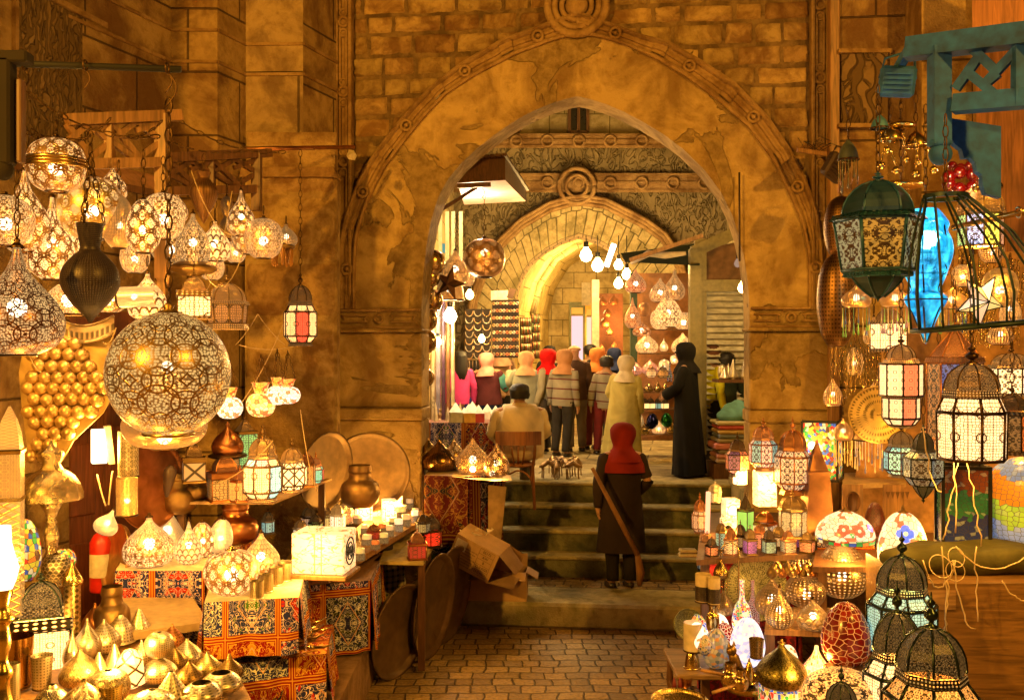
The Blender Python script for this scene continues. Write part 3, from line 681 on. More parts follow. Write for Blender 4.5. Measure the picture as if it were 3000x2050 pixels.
m = MB(); m.quad(P(1450, 1400, 25.4), P(2080, 1400, 25.4), P(2080, 600, 25.4), P(1450, 600, 25.4)); m.build('end_wall', ST_COURT, g)
# ================================================================ builders of the wares
def spline(pts, n=4):
    out = []
    for i in range(len(pts) - 1):
        p0, p1, p2, p3 = pts[max(i - 1, 0)], pts[i], pts[i + 1], pts[min(i + 2, len(pts) - 1)]
        for k in range(n):
            t = k / n; out.append(tuple(max(0.0, .5 * (2 * p1[j] + (p2[j] - p0[j]) * t + (2 * p0[j] - 5 * p1[j] + 4 * p2[j] - p3[j]) * t * t + (3 * p1[j] - p0[j] - 3 * p2[j] + p3[j]) * t ** 3)) if j == 0 else .5 * (2 * p1[j] + (p2[j] - p0[j]) * t + (2 * p0[j] - 5 * p1[j] + 4 * p2[j] - p3[j]) * t * t + (3 * p1[j] - p0[j] - 3 * p2[j] + p3[j]) * t ** 3) for j in (0, 1)))
    return out + [pts[-1]]
PR = {
 'globe': [(.35, 0), (.52, .03), (.80, .15), (.97, .36), (1, .5), (.96, .66), (.8, .84), (.5, .955), (.18, 1)],
 'egg': [(.40, 0), (.80, .14), (.99, .36), (.93, .58), (.68, .82), (.35, .96), (.03, 1)],
 'tear': [(.40, 0), (.84, .10), (1, .27), (.88, .45), (.55, .62), (.27, .76), (.14, .88), (.07, 1)],
 'onion': [(.50, 0), (.86, .08), (1, .26), (.94, .44), (.70, .62), (.36, .78), (.15, .90), (.09, 1)],
 'amphora': [(.0, 0), (.10, .03), (.45, .22), (.86, .44), (1, .58), (.92, .70), (.55, .83), (.40, .88), (.40, .91), (.52, 1)],
 'cone': [(.6, 0), (1, .12), (.95, .25), (.6, .55), (.3, .82), (.1, 1)],
 'ufo': [(.35, 0), (.8, .18), (1, .42), (.93, .65), (.62, .92), (.44, 1)],
 'bell': [(1, 0), (.98, .06), (.92, .25), (.75, .55), (.42, .82), (.25, .9), (.16, 1)],
 'dome': [(1, 0), (1, .10), (.93, .35), (.78, .6), (.5, .84), (.2, .97), (.12, 1)],
 'cup': [(.78, 0), (.82, .02), (.9, .5), (1, 1)],
 'tube': [(1, 0), (1, .5), (1, 1)],
 'gourd': [(.5, 0), (.9, .07), (1, .2), (.85, .36), (.45, .48), (.33, .53), (.5, .58), (.74, .70), (.78, .8), (.6, .93), (.1, 1)],
 'bottle': [(.7, 0), (.95, .08), (1, .25), (.75, .48), (.34, .62), (.24, .75), (.24, .97), (.3, 1)],
 'pot': [(.6, 0), (.9, .12), (1, .35), (.9, .55), (.62, .66), (.55, .8), (.6, .86), (.55, 1)],
 'spin': [(.05, 0), (.25, .08), (.65, .2), (1, .38), (.92, .55), (.55, .68), (.35, .74), (.40, .86), (.48, 1)],
 'hemi': [(1, 0), (.97, .3), (.8, .65), (.45, .92), (.05, 1)],
 'bowl': [(.3, 0), (.7, .12), (.95, .45), (1, .8), (.97, 1)],
}
BRASS = (.62, .36, .13); TIN = (.86, .74, .56); COPPER = (.62, .25, .09); DARK = (.10, .055, .025); OLD = (.36, .22, .08); GOLD = (.9, .62, .2)
GL = (1, .50, .13); GW = (1, .58, .20); GO = (1, .46, .10)
MET = {'brass': brass('brass', (.82, .56, .24), .25), 'tin': brass('tin', TIN, .34, met=.75), 'copper': brass('copper', COPPER, .28), 'dark': brass('dark_metal', DARK, .35), 'old': brass('old_brass', OLD, .4), 'gold': brass('gold', GOLD, .18),
       'black': brass('black_metal', (.03, .045, .04), .22, met=.8), 'teal': plain('teal_paint', (.015, .07, .14), .4, .2)}
CHAIN = brass('chain_iron', (.16, .09, .04), .5)
def chain_mb(m, a, b, link=.055, th=.0042):
    a, b = Vector(a), Vector(b); L = (b - a).length; n = max(1, int(L / link)); d = (b - a) / n; z = d.normalized()
    x = Vector((0, 1, 0)).cross(z) if abs(z.y) < .9 else Vector((1, 0, 0)); x.normalize(); y = z.cross(x)
    for i in range(n):
        c = a + d * (i + .5); u_ = x if i % 2 else y; pts = [c + z * (link * .62 * math.cos(t * math.pi / 4)) + u_ * (link * .25 * math.sin(t * math.pi / 4)) for t in range(9)]
        m.tube(pts, th, 3, False)
def sag(a, b, s, n=10): a, b = Vector(a), Vector(b); return [a.lerp(b, i / n) - Vector((0, 0, s * 4 * (i / n) * (1 - i / n))) for i in range(n + 1)]
def chain_path(m, pts, link=.055, th=.0042):
    for a, b in zip(pts, pts[1:]): chain_mb(m, a, b, link, th)
def place(x, y1, D=None, z=None):
    D = D or DZ(y1, z); p = P(x, y1, D)
    if z is not None: p.z = z
    return p, D
def bulb_at(par, z, r=.035, power=0, col=AMB, name='bulb', xy=(0, 0)):
    m = MB(); m.ball((xy[0], xy[1], z), r, 10); b = m.build(name, BULB, par)
    if power: lamp_light('bulb_light', (xy[0], xy[1], z), power, col, r * 1.15, parent=par)
    return b
def shade(kind, x, y0, y1, w, label, D=None, z=None, mt='brass', nm='brass_lamp', cat='lamp', group=None, lit=0, cap=True, hang=None, rot=0, tilt=(0, 0), ring=True, seg=36, sub='shade', hcol=None, bz=.4, bulb=True, open_=False, dent=0, glowb=0, chains=1):
    p, D = place(x, y1, D, z); Hh = (y1 - y0) * D / F; r = w / 2 * D / F
    t = thing(nm, label, cat, p, rot, group, R(tilt[0]), R(tilt[1]))
    M_ = MET[mt] if isinstance(mt, str) else mt
    pf = [(a * r, b * Hh * (.92 if cap else 1)) for a, b in spline(PR[kind])]
    m = MB(); m.lathe(pf, seg, ph=random.random() * 6)
    if open_: m.lathe([(a * .985, b) for a, b in pf[::-1]], seg)
    sh_ = m.build(sub, M_, t)
    cm = MET[hcol or ('dark' if not isinstance(mt, str) else mt)]
    top = pf[-1]
    if cap:
        m = MB(); q = Hh * .08; a = max(top[0], .12 * r)
        m.lathe([(a * 1.25, top[1] - q * .15), (a * 1.3, top[1] + q * .05), (a * .8, top[1] + q * .25), (a * .45, top[1] + q * .5), (a * .6, top[1] + q * .7), (a * .25, top[1] + q * .9), (0.001, top[1] + q)], 14); m.build('cap', cm, sh_)
    if ring:
        m = MB(); a = pf[0][0]; m.torus((0, 0, .004), a, max(.006, r * .05), n=28, m=6); m.build('rim', cm, t)
    if lit or glowb:
        if bulb: bulb_at(t, Hh * bz, max(.02, min(.045, r * .25)), lit)
        elif lit: lamp_light('bulb_light', (0, 0, Hh * bz), lit, AMB, .04, parent=t)
    if hang is not None:
        m = MB(); zt = H - (hang - CY) * D / F - p.z; zs = Hh
        if chains == 1: chain_mb(m, (0, 0, zs), (0, 0, zt))
        else:
            for k in range(chains):
                a = 2 * math.pi * k / chains + .5; chain_mb(m, (top[0] * math.cos(a), top[0] * math.sin(a), pf[-1][1]), (0, 0, min(zt, zs + r * 2.4)))
            chain_mb(m, (0, 0, min(zt, zs + r * 2.4)), (0, 0, zt))
        m.build('chain', CHAIN, t)
    return t
FIN = [(.02, 0), (.55, .02), (.6, .06), (.25, .12), (.2, .2), (.55, .28), (.62, .36), (.5, .46), (.2, .54), (.16, .6), (.34, .67), (.36, .72), (.12, .8), (.05, 1)]
# section tables, bottom to top: (kind, height, radius low, radius high) as shares of the lantern's height and half width
SEC = {
 'classic': [('m', .07, .70, .62), ('g', .09, .62, .96), ('g', .33, 1, 1), ('g', .08, .96, .70), ('m', .05, .74, .72), ('d', .20, .72, .16), ('f', .18, .16, 0)],
 'round': [('m', .05, .74, .66), ('g', .08, .66, .92), ('g', .32, .98, .98), ('g', .09, .92, .70), ('m', .05, .76, .70), ('d', .21, .70, .14), ('f', .20, .16, 0)],
 'straight': [('m', .05, .98, .95), ('g', .50, .92, .92), ('m', .06, .98, .9), ('d', .22, .88, .18), ('f', .17, .16, 0)],
 'square': [('m', .05, 1, .97), ('g', .42, .95, .95), ('m', .12, 1, 1), ('d', .30, .93, .12), ('f', .11, .12, 0)],
 'tall': [('m', .04, .9, .88), ('g', .62, .86, .86), ('m', .05, .92, .9), ('s', .22, .88, .08), ('f', .07, .08, 0)],
 'mini': [('m', .06, 1, .9), ('g', .42, .88, .88), ('m', .07, 1, .94), ('d', .33, .9, .12), ('r', .12, .1, 0)],
 'drop': [('x', .08, .05, .14), ('d2', .15, .14, .62), ('g', .10, .64, .98), ('g', .24, 1, 1), ('g', .08, .98, .62), ('m', .03, .66, .62), ('d', .20, .60, .14), ('f', .12, .14, 0)],
 'stacked': [('g', .08, .62, .86), ('g', .20, .86, .86), ('m', .03, 1, 1), ('g', .30, .98, .98), ('m', .05, .84, .78), ('d', .18, .70, .18), ('f', .16, .2, 0)],
 'dome_roof': [('m', .10, 1, 1), ('g', .34, .9, .98), ('m', .06, 1.08, 1.0), ('d', .32, .92, .12), ('f', .18, .14, 0)],
}
def lantern(x, y0, y1, w, label, D=None, z=None, n=8, kind='classic', glass=((GW, 2.2, 'girih'),), metal='dark', rot=0, hang=None, lit=8, group=None, nm='lantern', cat='lantern', simple=False, feet=False, gn=(1.0, 2.0), dome=None, dglow=.8, tilt=(0, 0), fin=True):
    p, D = place(x, y1, D, z); Hh = (y1 - y0) * D / F; r = w / 2 * D / F
    t = thing(nm, label, cat, p, rot, group, R(tilt[0]), R(tilt[1])); M_ = MET[metal]; col = {'dark': DARK, 'brass': BRASS, 'old': OLD, 'copper': (.35, .15, .06), 'black': (.03, .026, .022), 'tin': TIN, 'gold': GOLD, 'teal': (.03, .12, .17)}[metal]
    z_ = 0; fr = MB(); ph = math.pi / n; k = 0; bz = .3
    ang = [ph + 2 * math.pi * i / n for i in range(n)]; cs = 1 / math.cos(math.pi / n) if n <= 6 else 1.02
    for sk, hh, r0, r1 in SEC[kind]:
        z0, z1 = z_ * Hh, (z_ + hh) * Hh; a0, a1 = r0 * r * (cs if sk in 'gm' else 1), r1 * r * (cs if sk in 'gm' else 1)
        if sk == 'g':
            if hh > .25: bz = z_ + hh * .5
            if not simple:
                for i in range(n):
                    c0, s0, c1, s1 = math.cos(ang[i]), math.sin(ang[i]), math.cos(ang[(i + 1) % n]), math.sin(ang[(i + 1) % n])
                    gl = glass[(i + (k if len(glass) > 1 and hh < .15 else 0)) % len(glass)]
                    m = MB(); v = [(a0 * c0, a0 * s0, z0), (a0 * c1, a0 * s1, z0), (a1 * c1, a1 * s1, z1), (a1 * c0, a1 * s0, z1)]
                    asp = hh * Hh / max(.001, 2 * r * math.sin(math.pi / n)); m.quad(*v, [(0, 0), (1, 0), (1, 1), (0, 1)])
                    m.build('glass_panel', glass_lit(gl[0], gl[1], gl[2] if len(gl) > 2 else 'girih', gn[0], max(.5, round(gn[0] * min(asp, 3) * 2) / 2)), t)
            else:
                gl = glass[k % len(glass)]; m = MB(); m.lathe([(a0, z0), (a1, z1)], n, ph=ph, sm=False); m.build('glass_panes', glass_lit(gl[0], gl[1], gl[2] if len(gl) > 2 else 'girih', gn[0] * n / 2, 3.0), t)
            b = max(.004, r * .05)
            for i in range(n): fr.tube([(a0 * math.cos(ang[i]), a0 * math.sin(ang[i]), z0), (a1 * math.cos(ang[i]), a1 * math.sin(ang[i]), z1)], b, 4)
            for q, zz in ((a0, z0), (a1, z1)): fr.tube([(q * math.cos(a), q * math.sin(a), zz) for a in ang + ang[:1]], b * 1.1, 4)
            k += 1
        elif sk == 'm':
            m = MB(); m.lathe([(a0, z0), (a0 * 1.03, z0 + (z1 - z0) * .12), (a1 * 1.0, z0 + (z1 - z0) * .85), (a1 * 1.04, z1)], n, ph=ph, sm=False)
            m.build('collar' if z_ > .2 else 'base', pierced(col, GL, dglow * 1.6, 'dots', 7 * n, 3, .9, .35, .3, .8) if lit or dglow > .3 else M_, t)
        elif sk in ('d', 'd2', 's'):
            m = MB(); q = [(a0, z0), (a0 * 1.0, z0 + .04 * (z1 - z0))] if sk != 's' else []
            if sk == 'd': pf = [(1, 0), (1.0, .15), (.95, .35), (.82, .56), (.6, .76), (.35, .9), (0, 1)]
            elif sk == 'd2': pf = [(0, 0), (.15, .12), (.45, .35), (.8, .7), (1, 1)]
            else: pf = [(1, 0), (.9, .12), (0, 1)]
            if sk == 'd2': pf = [(a0 + (a1 - a0) * a, z0 + (z1 - z0) * b) for a, b in pf]
            else: pf = [(a1 + (a0 - a1) * a, z0 + (z1 - z0) * b) for a, b in pf]
            m.lathe(pf, n, ph=ph, sm=False); dm_ = m.build('dome' if sk != 'd2' else 'bottom_bowl', dome or (pierced(col, GL, dglow, 'flower', 2 * n, 5, .75, .3, .2, .85) if dglow else M_), t)
            for i in range(n): fr.tube([(a * math.cos(ang[i]) * 1.01, a * math.sin(ang[i]) * 1.01, b) for a, b in pf], max(.003, r * .035), 4)
        elif sk == 'f' and fin:
            q = max(.16, r0) * r * 1.6; m = MB(); m.lathe([(a * q, z0 + b * (z1 - z0)) for a, b in FIN], 12); m.build('finial', M_, dm_)
        elif sk == 'r':
            m = MB(); m.tube([(0, 0, z0 - .01), (0, 0, z0 + (z1 - z0) * .4)], r * .06, 5); m.torus((0, 0, z0 + (z1 - z0) * .68), (z1 - z0) * .3, r * .05, rx(R(90)), 12, 5); m.build('ring', M_, dm_)
        elif sk == 'x':
            m = MB(); m.lathe([(.001, z0), (.03 * r, z0 + .02 * Hh), (.12 * r, z0 + .04 * Hh), (.06 * r, z0 + .055 * Hh), (a1, z1)], 10); m.build('bottom_knob', M_, t)
        z_ += hh
    fr.build('frame', M_, t)
    if lit: lamp_light('bulb_light', (0, 0, bz * Hh), lit, AMB, .04, parent=t); 
    if hang is not None:
        m = MB(); chain_mb(m, (0, 0, Hh * .99), (0, 0, H - (hang - CY) * D / F - p.z)); m.build('chain', CHAIN, t)
    return t
def table(nm, label, cat, corners, z, mt_top, mt_side=None, drop=0, th=.03, legs=None, skirt=None):
    """corners: four (x, y) ground-plan points, front-left, front-right, back-right, back-left"""
    o = Vector((corners[0][0], corners[0][1], 0)); q = [Vector((a, b, 0)) - o for a, b in corners]; t = thing(nm, label, cat, o)
    m = MB(); zz = Vector((0, 0, z)); lo = Vector((0, 0, z - th)); L = 0
    m.quad(*[c + zz for c in q], [(c.x, c.y) for c in q]); m.quad(*[c + lo for c in q[::-1]])
    for a, b in zip(q, q[1:] + q[:1]): m.quad(a + lo, b + lo, b + zz, a + zz)
    m.build('table_top', mt_top, t)
    if drop:
        m = MB()
        for a, b in zip(q, q[1:] + q[:1]):
            l = (b - a).length; n = max(1, int(l / .025)); nrm = (b - a).cross(Vector((0, 0, 1))).normalized()
            pts = []
            for i in range(n + 1):
                f = i / n; w_ = .022 * math.sin(f * l * 17) + .014 * math.sin(f * l * 37 + 1) + .02; pts.append((a.lerp(b, f) + nrm * .006, a.lerp(b, f) + nrm * (.012 + w_), L + f * l))
            for (t0, b0, u0), (t1, b1, u1) in zip(pts, pts[1:]):
                z0 = Vector((0, 0, z + .004)); z1 = Vector((0, 0, z - drop)); m.quad(b0 + z1, b1 + z1, t1 + z0, t0 + z0, [(u0, z - drop), (u1, z - drop), (u1, z), (u0, z)], True)
            L += l
        m.build('cloth_skirt', mt_side, t)
    if legs:
        for c in q:
            k = c + (sum(q, Vector()) / 4 - c) * .08; m = MB(); m.box((k.x, k.y, (z - th) / 2), (.05, .05, z - th)); m.build('leg', legs, t)
    return t
def quadpx(z, *pts): return [tuple(P(x, y, DZ(y, z)).xy) for x, y in pts]
# ================================================================ left stall: tables
CL1 = cloth_pattern(2.6, .3); CL2 = cloth_pattern(3.0, 5.6); CL3 = cloth_pattern(2.6, 9.1)
m = MB(); zb = .42
q = [P(930, 2050, DZ(2075, zb)), P(1105, 1905, DZ(1905, zb))]
bench = thing('stone_bench', 'long low stone bench carrying the cloth-covered tables of the left stall', 'bench', (q[0].x, 5.2, 0))
pts = [(q[0].x + .12 - q[0].x, 0), (-1.20 - q[0].x, 4.0), (-3.4 - q[0].x, 4.0), (-3.6 - q[0].x, 0)]
m.v = []; 
for k, zz in ((0, 0), (1, zb)): pass
a = [Vector((x, y, 0)) for x, y in pts]; up = Vector((0, 0, zb))
m.quad(*[c + up for c in a]); 
for c, d in zip(a, a[1:] + a[:1]): m.quad(c, d, d + up, c + up)
m.build('seat_slab', stone('bench_stone', (.16, .09, .04), (.27, .16, .075), 1.4, .5, False), bench)
# table A: glowing shades on printed cloth
TA = [P(338, 1668, DZ(1668, 1.25)), P(785, 1760, DZ(1760, 1.25)), P(1060, 1620, DZ(1600, 1.25)), P(560, 1560, DZ(1560, 1.25))]
table('cloth_table', 'cloth-covered table with printed red and navy panels carrying the glowing brass shades', 'table', quadpx(1.25, (338, 1672), (600, 1672), (760, 1560), (400, 1560)), 1.25, fabric((.75, .55, .35)), CL1, .62)
table('cloth_table', 'small cloth-covered table with a draped corner, in front under the widest glowing shade', 'table', quadpx(1.22, (598, 1765), (875, 1750), (900, 1640), (640, 1640)), 1.22, fabric((.75, .55, .35)), CL2, .36)
table('cloth_table', 'lowest cloth-covered table, piled with wooden-handled daggers', 'table', quadpx(.78, (700, 1945), (955, 1915), (975, 1830), (640, 1830)), .78, cloth_pattern(2.6, 3.3), CL3, .34)
table('cloth_table', 'cloth-covered table under the big square marble lamp', 'table', quadpx(1.0, (845, 1720), (1085, 1700), (1120, 1620), (860, 1620)), 1.0, WOOD_M, CL1, .56)
m = MB(); p = P(757, 1890, 6.8); m.box((0, 0, .26), (.075, .075, .52), bev=.008); tag(m.build('wooden_post', WOOD_M), 'short square wooden leg standing on the lowest cloth table', 'post').location = (p.x, p.y, .78)
# shelf boards
def board(pts, z, th, label, mt=WOOD_M, nm='wooden_shelf', posts=()):
    q = [Vector(c + (0,)) for c in quadpx(z, *pts)]; o = Vector((q[0].x, q[0].y, z)); t = thing(nm, label, 'shelf', o); m = MB(); q = [Vector((c.x - o.x, c.y - o.y, 0)) for c in q]
    d = Vector((0, 0, -th)); m.quad(*q, [(c.x, c.y) for c in q]); m.quad(*[c + d for c in q[::-1]])
    for a, b in zip(q, q[1:] + q[:1]): m.quad(a + d, b + d, b, a)
    m.build('board', mt, t)
    for i in posts:
        c = q[i] + (sum(q, Vector()) / 4 - q[i]) * .12; m = MB(); m.box((c.x, c.y, -z / 2), (.06, .06, z - th * 2)); m.build('support', WOOD_D, t)
    return t
board([(505, 1470), (800, 1470), (972, 1400), (560, 1400)], 1.62, .02, 'pale thin board shelf holding the lit round lanterns', plain('pale_board', (.5, .3, .14), .7), posts=(0, 2))
board([(850, 1690), (960, 1690), (1275, 1500), (1130, 1480)], 1.14, .05, 'long dark plank shelf crowded with candle holders', WOOD_M, posts=(0, 2))
board([(1095, 1642), (1240, 1646), (1290, 1560), (1180, 1560)], 1.0, .03, 'low cloth-topped plank beside the leaning copper trays', fabric((.4, .3, .12)), posts=(0, 1))
board([(-80, 2120), (790, 2150), (690, 1960), (330, 1770)], .98, .05, 'broad wooden bench top covered with small pierced metal shades', WOOD_M, posts=(0, 1))
board([(330, 1860), (610, 1820), (560, 1740), (330, 1740)], 1.06, .05, 'low stone-coloured step behind the small metal shades', plain('step_block', (.35, .24, .12), .8), nm='display_step')
# wooden door leaf of the left shop
dr = thing('wooden_door', 'dark red-brown panelled door leaf behind the brass floor lamp', 'door', P(-40, 1900, 7.5) * Vector((1, 1, 0)))
a, b = P(-40, CY, 7.5), P(400, CY, 8.6); d = b - a; L = d.length; Md = rz(math.atan2(d.y, d.x)); m = MB(); m.box(tuple(Md @ Vector((L / 2, .05, 1.6))), (L, .05, 3.2), Md); m.build('door_leaf', WOOD_R, dr)
for i in range(5):
    for zz in (.9, 1.75, 2.5):
        m = MB(); c = Md @ Vector((.18 + i * .32, .02, zz)); m.box(tuple(c), (.24, .03, .62), Md, bev=.012); m.build('door_panel', WOOD_R, dr)
# ================================================================ glowing shades on table A
PB = pierced
g1 = 'glowing brass shades on the cloth tables'
shade('onion', 437, 1500, 1655, 148, 'glowing brass onion shade with dark vertical bars, left end of the cloth table', z=1.25, mt=PB(BRASS, GW, 2.6, 'flower', 8, 3, .9), lit=14, group=g1)
shade('cone', 490, 1482, 1600, 120, 'pale glowing conical shade behind the onion shade', z=1.25, mt=PB(TIN, GW, 2.4, 'dots', 70, 40, .9), lit=8, group=g1)
shade('tear', 553, 1515, 1650, 80, 'glowing fish-scale teardrop shade between onion and egg shades', z=1.25, mt=PB(BRASS, GW, 2.6, 'scale', 14, 9, .9), lit=8, group=g1)
shade('egg', 592, 1520, 1630, 72, 'glowing shade cut with scroll leaves, beside the fish-scale teardrop', z=1.25, mt=PB(BRASS, GW, 2.8, 'arab', 8, 4, .9), lit=8, group=g1)
shade('egg', 640, 1510, 1620, 72, 'brightest plain egg-shaped shade, leaning against its neighbour', z=1.25, mt=PB(TIN, GW, 3.6, 'dots', 60, 30, .9), lit=10, group=g1, tilt=(0, 8))
shade('globe', 678, 1598, 1738, 160, 'wide low glowing globe with lotus cut-outs on a gold ring', z=1.22, mt=PB(BRASS, GW, 2.8, 'arab', 12, 4, .9), lit=18, group=g1, hcol='gold')
shade('onion', 765, 1548, 1685, 110, 'glowing fish-scale onion shade at the right of the wide globe', z=1.22, mt=PB(BRASS, GL, 2.2, 'scale', 20, 10, .9), lit=10, group=g1)
for i, (x, y) in enumerate([(752, 1752), (780, 1732), (808, 1712), (833, 1700)]):
    shade('tube', x, y - 52, y, 40, ['pierced tin tealight cup nearest the wide glowing globe', 'second pierced tin cup in the diagonal row', 'third pierced tin cup in the diagonal row', 'rearmost pierced tin cup beside the marble lamp'][i], z=1.22, mt=brass('tin_dots', (.75, .62, .38), .35, 'dots', 26, 14), nm='tealight_cup', cat='candle holder', cap=False, group='row of pierced tin cups', seg=20, open_=True, hcol='tin')
# marble lamp
t = thing('marble_lamp', 'big square lit marble lamp with black round calligraphy on its side', 'lamp', P(950, 1672, 7.0), R(-8)); m = MB(); s_ = 7.0 / F
ML = marble_lit(1.0)
m.box((0, 0, .155), (.385, .30, .29), bev=.006); m.build('marble_box', ML, t)
m = MB(); m.box((0, 0, -.012), (.44, .36, .035), bev=.006); m.build('wooden_base', WOOD_M, t)
m = MB(); 
for k in (.195, .125): m.torus((.196, 0, .155), k * .5, .006, ry(R(90)), 24, 4)
for k in range(4): m.tube([(.197, -.05 + .03 * k, .11 + .02 * (k % 2)), (.197, -.04 + .03 * k, .15), (.197, -.055 + .03 * k, .19)], .005, 4)
m.build('calligraphy_ring', BLACK, t)
m = MB()
for k in (-.02, .03): m.box((k, -.152, .155), (.006, .004, .285))
m.build('seam', plain('seam', (.5, .25, .08)), t); lamp_light('bulb_light', (0, -.35, .2), 10, AMB, .08, parent=t)
# lit paper/marble candle boxes
def box_lamp(x, y0, y1, w, label, z, rot=.2, arch=True, st=1.5, group=None, power=6):
    p, D = place(x, y1, None, z); h_ = (y1 - y0) * D / F; w_ = w * D / F * .9; t = thing('box_lamp', label, 'lamp', p, rot, group); m = MB(); m.box((0, 0, h_ / 2), (w_, w_, h_), bev=.005); m.build('marble_box', marble_lit(st), t)
    if arch:
        m = MB(); q = w_ / 2 + .002; a = [(-w_ * .34, -q, h_ * .06), (-w_ * .34, -q, h_ * .62)] + [(w_ * .34 * math.cos(math.pi - k * math.pi / 6), -q, h_ * .62 + h_ * .22 * math.sin(k * math.pi / 6)) for k in range(1, 6)] + [(w_ * .34, -q, h_ * .62), (w_ * .34, -q, h_ * .06)]
        m.tube(a, .003, 4); m.tube([(-w_ * .2, -q, h_ * .3), (0, -q, h_ * .55), (w_ * .2, -q, h_ * .3)], .003, 4); m.build('arch_grille', BLACK, t)
    if power: lamp_light('bulb_light', (0, -w_, h_ * .6), power, AMB, .05, parent=t)
    return t
box_lamp(1065, 1450, 1522, 52, 'lit square marble candle box with arched grille, in front of the copper pot', 1.14, .3)
box_lamp(1094, 1444, 1510, 44, 'second lit marble candle box just behind its arched neighbour', 1.14, .3, False, 1.2)
box_lamp(1140, 1462, 1525, 44, 'lit marble candle box with arched grille, right of the pair', 1.14, .25)
box_lamp(1160, 1450, 1500, 40, 'brightest small lit marble box behind the right-hand candle box', 1.14, .2, False, 1.4)
# crowd of small lanterns and holders on the plank
rnd = random.Random(5)
g2 = 'small lanterns along the plank shelf'
ML_ = [(905, 1475, 1552, 46, 'dark', (.8, .5, .3), .5, 'dark small lantern with speckled panels, first behind the plank'), (880, 1515, 1580, 40, 'old', (1, .75, .45), 1.0, 'small brass lantern with one starry lit panel beside the marble lamp'), (925, 1500, 1562, 40, 'dark', (.5, .7, .2), .5, 'small lantern with green glass beside the marble lamp'),
       (957, 1478, 1545, 48, 'old', (1, .7, .2), .7, 'small amber hexagonal lantern with pierced dome'), (990, 1468, 1548, 44, 'tin', (1, .7, .4), 2.0, 'small bright lantern with white openwork dome'), (1014, 1462, 1532, 40, 'tin', (1, .3, .08), 1.5, 'small lantern with orange-red panels and bright dome'),
       (1094, 1530, 1578, 40, 'copper', (.5, .02, .02), .4, 'small copper lantern with dark red panels in the middle of the plank'), (1240, 1500, 1560, 44, 'dark', (.5, .5, .3), .2, 'tall dark mesh lantern at the far end of the plank'),
       (785, 1490, 1562, 36, 'dark', (.4, .7, .6), .7, 'tiny lantern with pale green pane, alone left of the others'), (1010, 1432, 1480, 30, 'dark', (.3, .3, .2), .1, 'unlit dark little lantern under the board shelf'), (930, 1440, 1500, 38, 'dark', (.2, .2, .1), .1, 'unlit dark lantern in the shadow under the board shelf')]
for x, y0, y1, w, me_, c, s_, lb in ML_:
    lantern(x, y0, y1, w, lb, z=1.14 if x > 870 else 1.25, n=6, kind='mini', glass=((c, s_, 'girih'),), metal=me_, simple=True, lit=0, dglow=min(1, s_ * .5), group=g2, nm='small_lantern', rot=rnd.random())
lantern(1032, 1545, 1625, 38, 'small brass lantern with ring, standing beside the marble lamp on the plank', z=1.14, n=6, kind='mini', glass=((GL, 1.0, 'girih'),), metal='old', simple=True, lit=0, dglow=.6, group=g2, nm='small_lantern')
lantern(1265, 1505, 1600, 60, 'dark lantern with ruby-red glass, lit, at the end of the low plank', z=1.0, n=6, kind='mini', glass=(((1, .02, .01), .9, 'flower'),), metal='dark', simple=True, lit=0, dglow=.2, group=g2, nm='small_lantern')
lantern(1222, 1548, 1636, 56, 'polished dark lantern with red-backed grille on the low plank', z=1.0, n=4, kind='mini', glass=(((.5, .01, .02), .35, 'girih'),), metal='copper', simple=True, lit=0, dglow=.1, group=g2, nm='small_lantern', rot=.2)
lantern(1245, 1540, 1600, 44, 'small dark lantern hidden between the red-glass lanterns', z=1.0, n=6, kind='mini', glass=(((.25, .03, .02), .2, 'girih'),), metal='dark', simple=True, lit=0, dglow=0, group=g2, nm='small_lantern')
CAND = [(1048, 1532, 26, 24), (1120, 1560, 26, 26), (1175, 1518, 34, 30), (1200, 1490, 30, 22), (1215, 1530, 36, 22), (1232, 1472, 22, 16), (1188, 1470, 20, 26), (1152, 1545, 30, 26), (1075, 1595, 30, 30), (1100, 1608, 26, 26), (1125, 1590, 30, 26), (1142, 1570, 32, 24), (1168, 1555, 36, 26), (1190, 1540, 34, 26), (1218, 1512, 24, 20), (1055, 1640, 36, 28), (1247, 1490, 26, 18), (1035, 1580, 28, 26), (1182, 1502, 24, 22), (1068, 1560, 24, 22)]
waxes = [((.85, .6, .3), .35), ((.7, .2, .06), .15), ((.75, .7, .35), .2), ((.9, .7, .45), .9)]
wn = ['cream', 'red-orange', 'yellow-green', 'bright glowing']
for i, (x, y, h_, w_) in enumerate(CAND):
    p, D = place(x, y, None, 1.14); a = w_ / 2 * D / F; b = h_ * D / F; k = (0, 1, 2, 0, 3, 0, 0, 2)[i % 8]
    t = thing('candle_holder', f'short {wn[k]} wax candle in a cut-metal holder among the wares on the plank', 'candle holder', p, rnd.random() * 6, f'{wn[k]} candle holders on the plank shelf')
    m = MB(); m.lathe([(0, 0), (a * .9, 0), (a * .95, b * .95), (a * .7, b), (0, b * .97)], 14); t2 = NT('wax'); 
    m.build('wax_body', glass_lit(waxes[k][0], waxes[k][1], 'none', 1, 1), t)
    m = MB(); m.lathe([(a * 1.06, 0), (a * 1.08, b * .6)], 14); m.build('metal_band', pierced(DARK, GL, .5, 'girih', 6, 1, .9, .4, .6), t)
